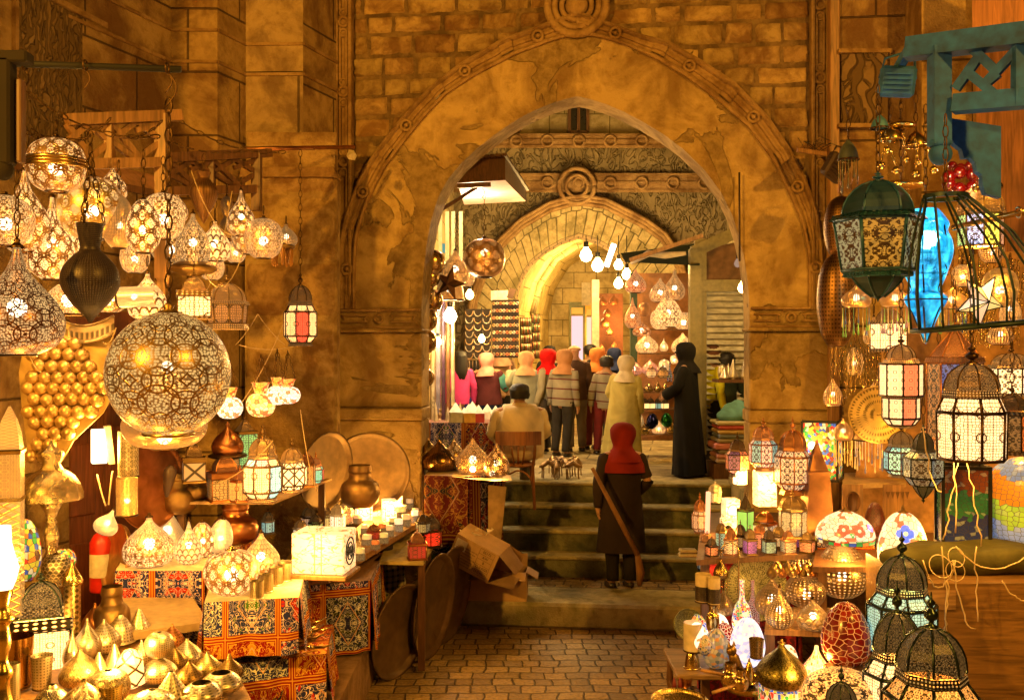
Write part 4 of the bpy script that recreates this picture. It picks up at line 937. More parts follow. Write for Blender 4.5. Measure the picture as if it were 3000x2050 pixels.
# ================================================================ lit lanterns on the board shelf
g3 = 'lanterns on the board shelf'
lantern(770, 1235, 1468, 116, 'large lit octagonal lantern with white, rose and teal panes, centre of the board shelf', z=1.62, n=8, kind='round', glass=((GW, 2.6), (GW, 2.6), ((.55, .9, .7), 1.6), ((1, .5, .35), 2.0)), metal='old', lit=16, group=g3, rot=.2)
lantern(855, 1280, 1440, 88, 'lit white-paned lantern with palmette dome, right of the largest', z=1.62, n=8, kind='round', glass=((GW, 2.8, 'lattice'),), metal='old', lit=12, group=g3, gn=(1.0, 2.0))
lantern(898, 1312, 1425, 50, 'slim copper lantern with amber grille between two lit ones', z=1.62, n=6, kind='straight', glass=((GO, .6),), metal='copper', lit=0, dglow=.15, group=g3, simple=True)
lantern(925, 1322, 1418, 44, 'small lantern with red and mint-green panes at the tip of the board', z=1.62, n=6, kind='round', glass=((GW, 1.6), ((.4, 1, .6), .9), ((1, .2, .1), 1.0)), metal='copper', lit=3, group=g3)
lantern(703, 1360, 1468, 66, 'small copper hexagonal lantern with starry amber panels in front on the board', z=1.62, n=6, kind='straight', glass=((GO, .75),), metal='copper', lit=0, dglow=.15, group=g3)
lantern(658, 1320, 1466, 90, 'square tin-plate lantern with unlit dotted panels and rounded dome', z=1.62, n=4, kind='square', glass=(((.5, .3, .12), .15),), metal='copper', lit=0, dglow=.12, group=g3, rot=.5, fin=False)
lantern(568, 1285, 1412, 64, 'old glass-sided lantern standing on a round brass bowl', z=1.78, n=4, kind='square', glass=(((.6, .4, .2), .25, 'lattice'),), metal='old', lit=0, dglow=.1, group=g3, rot=.4)
shade('pot', 572, 1392, 1462, 86, 'round-bellied greenish brass bowl under the glass-sided lantern', z=1.62, mt='old', nm='brass_bowl', cat='bowl', cap=False, group=g3)
shade('onion', 667, 1235, 1335, 92, 'polished copper onion lamp with a narrow neck', D=8.0, mt='copper', nm='copper_lamp', group=None)
shade('ufo', 667, 1322, 1345, 112, 'dark turned wooden stand below the copper onion lamp', D=8.0, mt='dark', nm='wooden_stand', cat='stand', cap=False)
shade('pot', 690, 1470, 1590, 130, 'large dented copper jar under the board shelf', D=8.0, mt='copper', nm='copper_jar', cat='jar', cap=False)
# conical green lantern
t = lantern(716, 1215, 1375, 66, 'conical-roofed lantern with a green girih pane behind the others', D=8.3, n=4, kind='tall', glass=(((.25, .6, .2), .8), (GO, .6)), metal='old', lit=0, dglow=.3, rot=.7)
m = MB(); m.ball((0, 0, .035), .022); tag(m.build('ping_pong_ball', plain('celluloid', (.8, .6, .45), .4)), 'small pale ball lying on the board edge', 'ball').location = P(623, 1466, DZ(1466, 1.62)) + Vector((0, 0, -.012))
# leaning shoe/dagger on a brass tray etc
shade('pot', 520, 1385, 1500, 120, 'old brass vessel behind the embroidered slipper', D=7.9, mt='old', nm='brass_vessel', cat='vessel', cap=False)
m = MB(); m.tube(sag(P(505, 1365, 7.4), P(488, 1455, 7.4), -.05, 8), [.012, .03, .045, .05, .05, .045, .04, .03, .012], 8); tag(m.build('embroidered_slipper', plain('slipper', (.06, .03, .02), .5)), 'dark embroidered slipper hung toe-up beside the glass lantern', 'slipper')
# big copper tray edge-on and fire extinguisher, copper plate
def dish(x, y, w, h_, D, label, mt, nm='copper_tray', cat='tray', tilt=(80, 0), rot=0, rim=.06, deep=.03, z=None, group=None):
    r = h_ / 2 * D / F; p = P(x, y, D); t = thing(nm, label, cat, p, rot, group); t.rotation_euler = (R(tilt[0]), R(tilt[1]), rot)
    m = MB(); m.lathe([(0, 0), (r * (1 - rim * 1.6), 0), (r * (1 - rim), .008), (r * (1 - rim * .3), deep), (r, deep), (r, deep - .01), (r * (1 - rim * .8), -.012), (0, -.012)], 48); m.build('dish', mt, t)
    return t
dish(440, 1420, 60, 260, 7.6, 'big polished copper tray seen nearly edge-on beside the door', 'x' and MET['copper'], tilt=(90, 0), rot=R(65))
dish(345, 1640, 100, 210, 7.3, 'flat pale copper plate leaning against the door by the red cylinder', brass('plate', (.8, .45, .2), .4), tilt=(80, 0), rot=R(-50))
t = thing('fire_extinguisher', 'red fire extinguisher with a white label behind the copper plate', 'extinguisher', P(298, 1730, 7.5)); m = MB(); m.lathe([(0, 0), (.085, 0), (.09, .02), (.09, .38), (.06, .44), (.03, .46), (.03, .50), (0, .5)], 20); m.build('cylinder', plain('red_paint', (.5, .015, .01), .35, bump=0), t)
m = MB(); m.lathe([(.092, .12), (.092, .30)], 10, arc=.3, ph=R(-140)); m.build('paper_label', plain('label_paper', (.7, .6, .45)), t); m = MB(); m.bar((0, 0, .5), (.06, -.04, .56), .02); m.build('lever', BLACK, t)
# brass table lamp on stand
t = thing('brass_floor_lamp', 'tall silvered brass lamp with wide engraved dome shade before the red door', 'lamp', P(150, 1720, 6.2)); k = 6.2 / F
ENG = brass('engraved', (.82, .62, .34), .22, 'flower', 26, 9, .8)
st_ = [(.001, 0), (36 * k, 0), (36 * k, 8 * k), (20 * k, 25 * k), (24 * k, 60 * k), (20 * k, 70 * k), (26 * k, 85 * k), (14 * k, 108 * k), (20 * k, 118 * k), (18 * k, 130 * k), (22 * k, 150 * k), (18 * k, 172 * k), (12 * k, 185 * k), (19 * k, 192 * k), (12 * k, 200 * k), (20 * k, 225 * k), (32 * k, 248 * k), (30 * k, 250 * k), (5 * k, 246 * k), (5 * k, 262 * k)]
m = MB(); m.lathe(st_, 28); m.build('stem', ENG, t)
m = MB(); m.lathe([(88 * k, 258 * k), (88 * k, 276 * k), (80 * k, 300 * k), (62 * k, 326 * k), (36 * k, 345 * k), (32 * k, 346 * k)], 44); m.build('dome_shade', ENG, t)
m = MB(); m.lathe([(34 * k, 345 * k), (30 * k, 350 * k), (24 * k, 362 * k), (34 * k, 384 * k), (35 * k, 394 * k), (24 * k, 402 * k), (8 * k, 415 * k), (4 * k, 428 * k), (.001, 434 * k)], 28); m.build('crown_finial', ENG, t)
m = MB(); m.ball((0, 0, 0), 1); bl = [(0, 262 * k)]
# onion and ball lamps at the foot of it
shade('globe', 165, 1615, 1700, 82, 'pale fish-scaled globe at the foot of the dome lamp', D=6.0, mt=brass('scale_tin', (.8, .68, .45), .4, 'scale', 16, 10), nm='metal_globe', cat='globe')
t = shade('tube', 212, 1710, 1900, 46, 'tall engraved brass tube lantern with pointed lid behind the black lantern', D=5.9, mt=brass('eng_tube', (.85, .6, .25), .25, 'arab', 5, 12), nm='brass_tube_lantern', cat='lantern', cap=False)
m = MB(); k = 5.9 / F; m.lathe([(28 * k, 0), (30 * k, 10 * k), (20 * k, 30 * k), (6 * k, 55 * k), (.001, 66 * k)], 24, T(0, 0, 190 * k)); m.build('pointed_lid', MET['gold'], t)
# stained glass peacock lamp slivers
shade('egg', 75, 1520, 1700, 86, 'stained-glass lamp with green, red and blue leaves behind the brass column', D=6.4, mt=mosaic('stained', 16, 12, .5, (.05, .03, .02)), nm='stained_glass_lamp', lit=0, cap=False)
shade('globe', 188, 1600, 1680, 66, 'small mosaic globe lamp with red and green tesserae beside the brass stem', D=6.6, mt=mosaic('stained', 22, 12, .25, (.05, .03, .02)), nm='mosaic_globe', lit=0)
# brass openwork minaret at left edge
t = thing('brass_minaret_lantern', 'tall square openwork brass minaret lantern at the left edge', 'lantern', P(28, 1800, 5.6)); k = 5.6 / F
PM = pierced(GOLD, GL, .9, 'lattice', 6, 14, .8, .3, .9, .9); PG = pierced(GOLD, GL, .6, 'girih', 5, 5, .8, .3, .9, .9)
m = MB(); m.lathe([(48 * k, 0), (48 * k, 335 * k)], 4, ph=R(45) + .3, sm=False); m.build('lattice_shaft', PM, t)
m = MB(); m.lathe([(48 * k, 345 * k), (48 * k, 475 * k)], 4, ph=R(45) + .3, sm=False); m.build('window_stage', PG, t)
m = MB(); m.lathe([(52 * k, 335 * k), (52 * k, 345 * k)], 4, ph=R(45) + .3, sm=False); m.lathe([(52 * k, 472 * k), (54 * k, 482 * k), (48 * k, 486 * k)], 4, ph=R(45) + .3, sm=False); m.build('cornice', MET['gold'], t)
m = MB(); m.lathe([(46 * k, 486 * k), (40 * k, 530 * k), (26 * k, 570 * k), (4 * k, 610 * k)], 4, ph=R(45) + .3, sm=False); m.build('openwork_dome', PM, t)
lamp_light('bulb_light', (0, 0, .3), 10, AMB, .04, parent=t)
# white glass oil lamp at left edge
t = thing('oil_lamp', 'white glass chimney oil lamp on a turned brass column, cut by the left edge', 'lamp', P(8, 2080, 4.9)); k = 4.9 / F
m = MB(); m.lathe([(26 * k, 355 * k), (36 * k, 380 * k), (44 * k, 415 * k), (34 * k, 450 * k), (24 * k, 490 * k), (22 * k, 540 * k)], 24); m.build('glass_chimney', glow((1, .82, .55), 3.0), t)
m = MB(); m.lathe(spline([(50 * k, 0), (30 * k, 30 * k), (20 * k, 80 * k), (30 * k, 110 * k), (14 * k, 150 * k), (24 * k, 200 * k), (18 * k, 250 * k), (34 * k, 270 * k), (18 * k, 300 * k), (26 * k, 340 * k), (28 * k, 356 * k)], 3), 20); m.build('turned_column', MET['gold'], t)
lamp_light('bulb_light', (0.06, .12, 450 * k), 10, AMB, .09, parent=t)
# black square lantern
t = lantern(120, 1672, 1968, 168, 'large black square lantern with domed star-cut roof and glowing girih panels', D=5.75, n=4, kind='square', glass=((GW, 3.0),), metal='black', lit=18, rot=R(24), dglow=1.2, gn=(3.0, 3.0))
# small table wares bottom left ------------------------------------------------------------------
Dt = dict(z=1.0); g4 = 'small metal shades on the broad bench'
def td(nu, nv, c=TIN): return brass('dotted_%d' % nu, tuple(min(.95, x * 1.05) for x in c), .30, 'dots', nu * .55 if nu > 20 else nu, nv * .5, met=.9)
W4 = [
 ('onion', 278, 1770, 1862, 66, 'dark copper onion shade at the back corner of the bench', 'copper'),
 ('pot', 328, 1722, 1862, 90, 'dark brass gourd bottle with wire round its neck', 'old'),
 ('bell', 353, 1805, 1878, 74, 'bright tin bell shade lying on its side at the back', td(50, 20)),
 ('cone', 408, 1788, 1862, 64, 'tin cone shade on a scalloped foot, far right of the back row', td(40, 20)),
 ('tear', 255, 1815, 1925, 72, 'ribbed silver teardrop lamp with a ring on top', td(10, 60)),
 ('onion', 305, 1818, 1908, 82, 'silvered dome-shaped shade with ring and dotted belly', td(60, 26)),
 ('tear', 212, 1850, 1955, 50, 'slim pale teardrop lamp beside the black lantern', td(12, 50)),
 ('onion', 235, 1905, 2008, 104, 'openwork brass onion with a tall wire loop', brass('openwork', (.8, .58, .3), .3, 'flower', 14, 5, .9)),
 ('cone', 335, 1890, 1990, 66, 'tall ribbed silver cone in the middle of the bench', td(8, 60)),
 ('cone', 290, 1915, 2000, 60, 'shorter striped cone left of the tall silver cone', td(6, 40)),
 ('onion', 245, 1995, 2090, 116, 'big shade with wide calligraphy bands, cut by the lower edge', brass('callig', (.85, .65, .38), .3, 'arab', 7, 3, .9)),
 ('globe', 318, 1968, 2060, 108, 'broad engraved silver shade with swirling leaves', brass('swirl', (.85, .68, .42), .28, 'flower', 10, 4, .9)),
 ('globe', 466, 1856, 1925, 74, 'shiny tin ball balanced on top of a squat shade', td(70, 40)),
 ('onion', 466, 1920, 1994, 94, 'squat tin shade carrying the shiny ball', td(70, 30)),
 ('onion', 373, 1905, 1990, 76, 'dull copper onion left of the ball tower', td(50, 30, COPPER)),
 ('onion', 415, 1878, 1945, 50, 'bright little shade behind the ball tower', td(40, 24)),
 ('onion', 512, 1896, 1966, 64, 'dark brass onion right of the ball tower', td(50, 30, OLD)),
 ('onion', 548, 1874, 1946, 78, 'silvery onion with starry side pattern', td(56, 30)),
 ('onion', 555, 1938, 2010, 74, 'dark brown onion with a cross of round holes', td(44, 26, OLD)),
 ('onion', 608, 1912, 1982, 68, 'yellow tin onion in front of the printed cloth', td(50, 30, (.75, .6, .3))),
 ('tear', 672, 1918, 1990, 72, 'dull bronze onion at the right end of the bench', td(60, 30, OLD)),
 ('cone', 502, 1972, 2052, 94, 'wide polished tin shade with bent dark facets', td(40, 20)),
 ('ufo', 647, 1975, 2032, 106, 'flat ring-shaped tin shade with open top at the front', td(14, 26)),
 ('ufo', 590, 2004, 2062, 106, 'second flat ring-shaped tin shade, cut by the lower edge', td(14, 24)),
 ('dome', 445, 2025, 2085, 140, 'low pale dome with dotted stars at the lower edge', td(30, 16)),
 ('bell', 152, 2010, 2090, 110, 'pierced bell with triangular holes at the lower edge', brass('tri', TIN, .25, 'lattice', 24, 8)),
 ('onion', 505, 1832, 1900, 60, 'small bronze onion behind with a glass stopper', td(40, 20, COPPER)),
]
for kd, x, y0, y1, w_, lb, mt_ in W4:
    w_ *= 1.14; y0 -= 6
    zz = 1.0
    shade(kd, x, y0, y1, w_, lb, z=zz if y0 != 1850 else None, D=(DZ(1994, 1.0)) if y0 == 1850 else None, mt=mt_, nm='metal_lamp', cat='lampshade', group=g4, cap=False, seg=32, open_=kd == 'ufo', hcol='tin' if not isinstance(mt_, str) else None)
shade('cup', 50, 1862, 2010, 92, 'tall gleaming brass beaker turned upside down by the black lantern', z=1.0, mt=brass('beaker', (.75, .42, .12), .12), nm='brass_beaker', cat='beaker', cap=False)
shade('cup', 122, 1918, 2015, 62, 'pierced tin cup with flared rim in front of the black lantern', z=1.0, mt=td(34, 24), nm='tin_cup', cat='cup', cap=False, open_=True)
shade('tube', 35, 1942, 2070, 44, 'pierced tin cylinder at the lower left corner', z=1.0, mt=td(30, 40), nm='tin_cup', cat='cup', cap=False, open_=True)
shade('cup', 325, 2005, 2075, 66, 'golden pierced tumbler before the swirling shade', z=1.0, mt=td(36, 22, (.8, .58, .2)), nm='tin_cup', cat='cup', cap=False, open_=True)
shade('cup', 556, 2018, 2070, 50, 'small mesh cup between the two ring-shaped shades', z=1.0, mt=td(24, 20, (.8, .58, .2)), nm='tin_cup', cat='cup', cap=False, open_=True)
# lit lamp among them
lamp_light('bulb_light', (-1.75, 5.35, 1.75), 7, AMB, .12)  # added light brightening the metal wares from above, no bulb hangs here
p, D = place(380, 2010, None, 1.0); t = thing('glass_lamp', 'lit faceted glass lamp glaring between the silver cones', 'lamp', p); m = MB(); m.lathe([(.05, 0), (.085, .02), (.075, .14), (.03, .2), (.001, .21)], 8, sm=False); m.build('facetted_glass', glass_lit(GW, 2.0, 'lattice', 4, 3), t); lamp_light('bulb_light', (0, -.12, .3), 14, AMB, .07, parent=t)
# ================================================================ hanging lamps of the left stall
def bar_px(m, a, b, D0, D1, w_, d_=None): m.bar(P(a[0], a[1], D0), P(b[0], b[1], D1), w_, d_ or w_)
def tag1(m, nm, mt, label, cat, group=None): return tag(m.build(nm, mt), label, cat, group)
t = thing('iron_pole', 'long dark iron pole jutting from the left with hooks for lamps', 'pole', P(0, 185, 4.9)); o = t.location
m = MB(); m.tube([Vector((-.6, 0, .02)), P(530, 204, 5.1) - o], .018, 10); m.build('pole', plain('sooty_iron', (.012, .01, .008), .7), t)
def hook(m, p, s=.05): m.tube([p + Vector((s * .5 * math.sin(a * .9), 0, -s * a * .55 + s)) for a in [k * .5 for k in range(9)]], .005, 5)
for x in (72, 250, 490): m = MB(); q = P(x, 200 if x > 400 else 192, 5.0) - o; m.torus(q, .026, .006, ry(R(90)), 12, 5); hook(m, q - Vector((0, 0, .07))); m.build('hook', CHAIN, t)
t = thing('wooden_bracket', 'dark wooden bracket post with a round knob, cut by the left edge', 'bracket', P(25, 480, 4.8)); o = t.location; m = MB()
BLK = plain('sooty_wood', (.018, .011, .006), .9); m.box((0 - .03, 0, .26), (.11, .09, .54), bev=.012); m.box((-.02, 0, .53), (.26, .09, .06), bev=.01); m.build('post', BLK, t); m = MB(); m.ball((-.03, 0, -.03), .055, 14); m.build('knob', BLK, t)
m = MB(); m.box((.045, .03, .22), (.03, .06, .42), bev=.006); m.build('edge_board', WOOD_D, t)
def bracket(label, x0, x1, yt0, yt1, ym, px, yb, D0, D1, mt, posts=(), nm='lattice_bracket'):
    g = thing(nm, label, 'bracket', P(x0, yt0, D0)); o = g.location; q = lambda x, y: P(x, y, D0 + (D1 - D0) * (x - x0) / (x1 - x0)) - o
    yt = lambda x: yt0 + (yt1 - yt0) * (x - x0) / (x1 - x0); k = .075
    m = MB(); m.bar(q(x0, yt0), q(x1, yt1), k, k); m.build('top_rail', mt, g); m = MB(); m.bar(q(x0, ym), q(px, ym - 6), k * .9, k * .9); m.build('lower_rail', mt, g)
    m = MB(); m.bar(q(px, yt(px) - 5), q(px, yb), k * 1.05, k * 1.05); m.build('post', mt, g)
    for p_ in posts: m = MB(); m.bar(q(p_, yt(p_)), q(p_, ym), k, k * .7); m.build('post', mt, g)
    xs = [x0] + list(posts) + [px]; m = MB()
    for a, b in zip(xs, xs[1:]):
        y0, y1 = yt((a + b) / 2) + 14, ym - 14; c, mid = (a + b) / 2, (y0 + y1) / 2; hw = (b - a) * .5
        for u in ((c - hw, mid, c, y0), (c, y0, c + hw, mid), (c + hw, mid, c, y1), (c, y1, c - hw, mid), (c - hw, y0, c + hw * .1, y1 - 8), (c + hw, y0, c, y0 + 25)):
            m.bar(q(u[0], u[1]), q(u[2], u[3]), k * .5, k * .5)
    m.build('lattice', mt, g); return g
bracket('near brown wooden bracket frame with diamond lattice holding the lamp chains', 195, 528, 352, 338, 482, 474, 880, 6.3, 6.9, WOOD_M, (322,))
bracket('farther dark wooden bracket frame with diamond lattice by the buttress', 497, 790, 462, 448, 560, 752, 618, 7.6, 8.4, WOOD_D, (620,))
m = MB(); m.tube([P(720, 437, 8.3), P(1036, 431, 9.6)], .02, 8); tag1(m, 'copper_pipe', MET['copper'], 'horizontal copper pipe running along the buttress under the ledge', 'pipe')
m = MB(); m.lathe([(.02, 0), (.06, .05), (.03, .09)], 4, T(*P(1018, 462, 9.4)) @ ry(R(60)), sm=False); tag1(m, 'lamp_reflector', plain('pale_tin', (.5, .4, .25), .5), 'small pale tin reflector hanging at the end of the copper pipe', 'reflector')
# shop light box above the left stall
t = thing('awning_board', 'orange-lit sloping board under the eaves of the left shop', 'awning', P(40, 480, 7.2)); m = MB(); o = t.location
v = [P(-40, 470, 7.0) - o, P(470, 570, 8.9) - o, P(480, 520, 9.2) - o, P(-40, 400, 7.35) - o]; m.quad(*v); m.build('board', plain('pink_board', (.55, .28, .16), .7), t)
m = MB(); m.bar(v[0], v[1], .05, .06); m.build('edge_rail', WOOD_D, t)
# swags of chain and cables
for i, (a, b, D, s) in enumerate([((60, 255), (470, 400), 5.4, .10), ((55, 365), (165, 395), 5.6, .05), ((165, 395), (330, 340), 5.8, .08), ((330, 395), (480, 350), 6.0, .06), ((500, 335), (840, 445), 7.4, .10), ((500, 415), (720, 440), 7.4, .05), ((90, 375), (265, 400), 5.6, .06)]):
    m = MB(); chain_path(m, sag(P(a[0], a[1], D), P(b[0], b[1], D + .3), s, 6), .05, .005)
    tag1(m, 'chain', CHAIN, 'slack iron chain swagged between the wooden brackets of the left stall', 'chain', 'slack iron chains of the left stall')
HL = 'pierced brass lamps hanging over the left stall'
def hl(kind, x, y0, y1, w, label, D, style, nu, nv, met=BRASS, gl=GW, st=1.8, lit=10, hang=None, **k):
    nm = k.pop('nm', 'hanging_lamp'); return shade(kind, x, y0, y1, w, label, D=D, mt=pierced(met, gl, st * 1.35, style, nu, nv, k.pop('fill', .8), .3, k.pop('dark', .35)), nm=nm, lit=lit, hang=hang, group=HL, **k)
t = hl('globe', 165, 392, 562, 168, 'round brass globe with a plain band round its middle, hanging high', 5.5, 'arab', 9, 4, hang=345, st=1.3, lit=12)
m = MB(); k = 84 * 5.5 / F; hh = 170 * 5.5 / F
for z_ in (.46, .52, .58): m.torus((0, 0, hh * z_ * .92), k * 1.0, .012, n=36, m=6)
m.build('middle_band', MET['brass'], t)
hl('tear', 72, 478, 740, 150, 'long-necked bright teardrop lamp behind the bracket post', 6.2, 'arab', 8, 5, hang=380, lit=14)
hl('tear', 152, 555, 820, 130, 'glaring teardrop lamp under the banded globe', 6.3, 'arab', 8, 5, st=2.6, lit=16)
hl('globe', 15, 560, 720, 160, 'broad brass globe cut off by the left edge', 5.9, 'flower', 10, 5, st=1.6, lit=8)
hl('globe', 268, 503, 700, 190, 'large globe with pierced cap and plain golden belly', 6.2, 'arab', 10, 5, st=1.0, lit=10, hang=420, met=GOLD)
hl('tear', 50, 695, 1040, 262, 'huge dark pear-shaped lamp with dotted ogee outlines at the left edge', 4.5, 'rings', 7, 4, met=(.20, .08, .025), st=1.4, lit=8, hang=500, fill=.6, dark=.15)
hl('egg', 348, 556, 728, 92, 'egg-shaped lamp of fine pierced rows beside the black amphora', 6.2, 'dots', 60, 44, st=1.4, hang=470, gl=GL)
hl('egg', 420, 570, 742, 100, 'bright egg-shaped lamp with wide ribbon pattern and conical cap', 6.0, 'arab', 6, 4, st=2.2, lit=14, hang=440)
hl('globe', 478, 555, 700, 124, 'bright round lamp with meander cut-outs behind the ribbon egg', 6.5, 'flower', 8, 4, st=2.0, hang=460)
shade('spin', 264, 655, 945, 162, 'big black amphora lamp hung by three chains, its surface pricked with pinholes', D=4.9, mt=pierced((.035, .018, .01), GL, .8, 'dots', 60, 60, .12, .42, .35, .3), nm='amphora_lamp', lit=0, hang=380, cap=False, chains=3, group=None, ring=False)
shade('amphora', 597, 505, 655, 80, 'dull brown amphora lamp with finely scored body', D=7.0, mt=brass('scored', (.38, .2, .09), .5, 'dots', 30, 60), nm='amphora_lamp', hang=450, cap=False, ring=False)
hl('onion', 630, 638, 765, 90, 'scale-patterned hanging lamp with one glaring scale', 7.2, 'scale', 12, 6, st=2.0, lit=10, hang=560)
hl('tear', 706, 545, 692, 84, 'teardrop lamp with dotted zigzag neck near the bracket end', 7.4, 'arab', 8, 5, st=1.5, hang=520)
hl('globe', 772, 630, 757, 112, 'star-spangled globe with a glowing bottom ring, at the right of the cluster', 7.4, 'flower', 9, 5, st=1.2, lit=10, hang=600)
hl('globe', 725, 640, 745, 90, 'half-hidden globe between the teardrop and the star-spangled globe', 7.7, 'arab', 8, 4, st=1.4, lit=8)
hl('gourd', 664, 563, 700, 44, 'small dull ball and cylinder pendant next to the teardrop', 7.8, 'dots', 20, 30, met=OLD, st=.2, lit=0, hang=540, bulb=False)
hl('onion', 565, 612, 775, 100, 'bell-shaped lamp with turned neck and diamond lattice', 7.0, 'flower', 8, 4, met=OLD, st=1.3, lit=10)
shade('ufo', 565, 765, 806, 138, 'flat dark metal skirt below the bell-shaped lamp', D=7.0, mt='old', nm='metal_dish', cat='dish', cap=False)
hl('globe', 500, 668, 770, 116, 'dark round lamp with open leaf cut-outs behind the chains', 7.3, 'flower', 7, 3, met=OLD, st=1.0, lit=8)
hl('onion', 838, 650, 722, 66, 'small side lamp at the far right of the cluster', 7.9, 'dots', 40, 20, met=OLD, st=1.0, lit=4, hang=640)
t = thing('drop_pendant', 'brass plate with five amber glass drops under the rightmost lamp', 'pendant', P(826, 722, 7.9)); m = MB(); m.lathe([(.001, .03), (.09, .02), (.11, 0), (.10, -.02), (.001, -.02)], 16); m.build('plate', MET['old'], t)
for i in range(5):
    a = i * 1.26; m = MB(); m.lathe([(.018, 0), (.02, -.06), (.014, -.10), (.018, -.13), (.001, -.15)], 10, T(.075 * math.cos(a), .075 * math.sin(a), -.02)); m.build('glass_drop', brass('amber_glass', (.5, .22, .04), .15, met=.2), t)
hl('bell', 200, 812, 925, 165, 'bright bell shade behind the black amphora', 6.3, 'flower', 10, 4, st=2.2, lit=14, met=BRASS)
hl('onion', 432, 790, 935, 112, 'glowing scale-patterned onion beneath the white cylinder', 6.0, 'scale', 12, 6, st=2.2, lit=12, hang=740)
hl('globe', 320, 830, 915, 110, 'bright shallow globe half hidden by the amphora', 6.4, 'arab', 8, 3, st=2.0, lit=8)
t = shade('tube', 0, 0, 110, 62, 'bright cylindrical mesh lamp lying level in the middle of the cluster', D=5.9, mt=pierced(TIN, GW, 3.2, 'dots', 50, 40, .95), nm='cylinder_lamp', lit=10, cap=False, group=HL); t.location = P(350, 872, 5.9); t.rotation_euler = (0, R(88), 0)
hl('globe', 175, 640, 800, 110, 'white-hot round lamp behind the chains of the amphora', 6.7, 'arab', 7, 3, st=3.0, lit=14)
hl('onion', 252, 690, 850, 130, 'white-hot onion lamp behind the amphora neck', 6.8, 'scale', 10, 5, st=2.6, lit=12)
lantern(568, 795, 935, 96, 'hanging rectangular lantern with bright lattice panes above the big ball', D=6.7, n=4, kind='square', glass=((GW, 2.6),), metal='old', rot=.35, lit=10, dglow=.7, hang=760)
lantern(665, 800, 965, 118, 'dark hanging octagonal lantern with stepped metal tiers', D=7.2, n=8, kind='dome_roof', glass=(((.6, .3, .1), .3),), metal='old', lit=4, dglow=.8, hang=780)
lantern(880, 793, 1014, 96, 'lone hanging lantern with white panes and one red pane beside the pier', D=8.2, n=8, kind='round', glass=((GW, 1.8), ((1, .09, .04), 1.5), (GW, 2.0), (GW, 2.2)), metal='dark', lit=14, hang=440, rot=R(20), dglow=.4)
# fillers: lamps packed between the named ones
for i, (kd, x, y0, y1, w_, sty, D) in enumerate([('globe', 115, 690, 800, 90, 'flower', 6.9), ('onion', 330, 480, 590, 80, 'arab', 7.0), ('globe', 395, 700, 800, 84, 'flower', 6.9), ('egg', 120, 840, 940, 70, 'dots', 6.9), ('onion', 530, 700, 800, 72, 'scale', 7.6), ('globe', 455, 905, 960, 70, 'arab', 6.6), ('tear', 300, 740, 900, 80, 'flower', 7.1), ('globe', 620, 740, 820, 74, 'flower', 7.6), ('onion', 35, 760, 900, 100, 'arab', 7.0), ('egg', 205, 560, 660, 66, 'flower', 7.0), ('onion', 520, 560, 650, 60, 'arab', 7.8), ('globe', 690, 700, 770, 60, 'flower', 7.9)]):
    shade(kd, x, y0, y1, w_, 'pierced brass lamp half hidden behind others in the packed upper left cluster', D=D, mt=pierced(BRASS, GW, 2.2, sty, 7 if sty != 'dots' else 30, 4 if sty != 'dots' else 20, .8, .3, .35), nm='hanging_lamp', lit=5, group='half-hidden lamps of the upper left cluster', hang=y0 - 90)
# the great brass ball
k = 4.8 / F; t = thing('brass_ball_lamp', 'great pierced brass ball lamp with interlaced circles, hanging lowest in front', 'lamp', P(494, 1272, 4.8)); r = 176 * k
m = MB(); pf = [(r * math.sin(a), r - r * 1.04 * math.cos(a)) for a in [R(22 + (172 - 22) * i / 30) for i in range(31)]]; m.lathe(pf, 64, ph=.4); m.build('ball', pierced((.42, .25, .085), (1, .58, .17), .95, 'rings', 7, 3.5, .95, .30, .15, .85, .08), t)
m = MB(); m.lathe([(r * .42, r * .03), (r * .44, 0), (r * .38, -.01)], 32); m.build('rim', MET['brass'], t)
m = MB(); z0 = r * 2.02; m.lathe([(.075, z0 - .03), (.06, z0), (.02, z0 + .02), (.028, z0 + .035), (.012, z0 + .05), (.001, z0 + .06)], 18); m.build('cap', MET['old'], t)
bulb_at(t, r * 1.12, .03, 26, xy=(0, -.02)); m = MB(); chain_mb(m, (0, 0, z0 + .05), (0, 0, H - (290 - CY) * k - t.location.z), .07, .006); hook(m, Vector((0, 0, H - (290 - CY) * k - t.location.z + .05)), .08); m.build('chain', CHAIN, t)
shade('bowl', 482, 1228, 1312, 240, 'shallow pierced brass bowl lamp hanging behind the great ball', D=5.5, mt=pierced(BRASS, GL, .9, 'girih', 14, 2, .7), nm='bowl_lamp', lit=6, cap=False)
# small mosaic lamps on the wall
for x, y0, y1, w_, lb, pal in ((672, 1135, 1225, 78, 'small amber and white mosaic pendant half behind the great ball', 'white'), (764, 1120, 1220, 84, 'orange mosaic pendant with a red flower', 'amber'), (843, 1110, 1182, 74, 'white mosaic pendant with red petals, rightmost of the pendants', 'white'), (812, 1105, 1185, 60, 'mosaic pendant squeezed between the orange and white ones', 'white')):
    D = 7.4; t = shade('spin' if 0 else 'globe', x, y0 + (y1 - y0) * .3, y1, w_, lb, D=D, mt=mosaic(pal, 20, 9, 1.5, (.08, .05, .03), .08), nm='mosaic_pendant', lit=5, cap=False, group='mosaic pendants', hang=None, bulb=False)
    k = D / F; h_ = (y1 - y0) * k; m = MB(); m.lathe([(w_ * .2 * k, h_ * .68), (w_ * .30 * k, h_ * .98), (w_ * .34 * k, h_)], 20); m.build('flared_neck', mosaic('amber', 16, 4, .3, (.08, .05, .03)), t)
    m = MB()
    for i in range(3): a = i * 2.1; chain_mb(m, (w_ * .3 * k * math.cos(a), w_ * .3 * k * math.sin(a), h_), (0, 0, h_ + .22), .03, .003)
    m.build('chain', CHAIN, t)
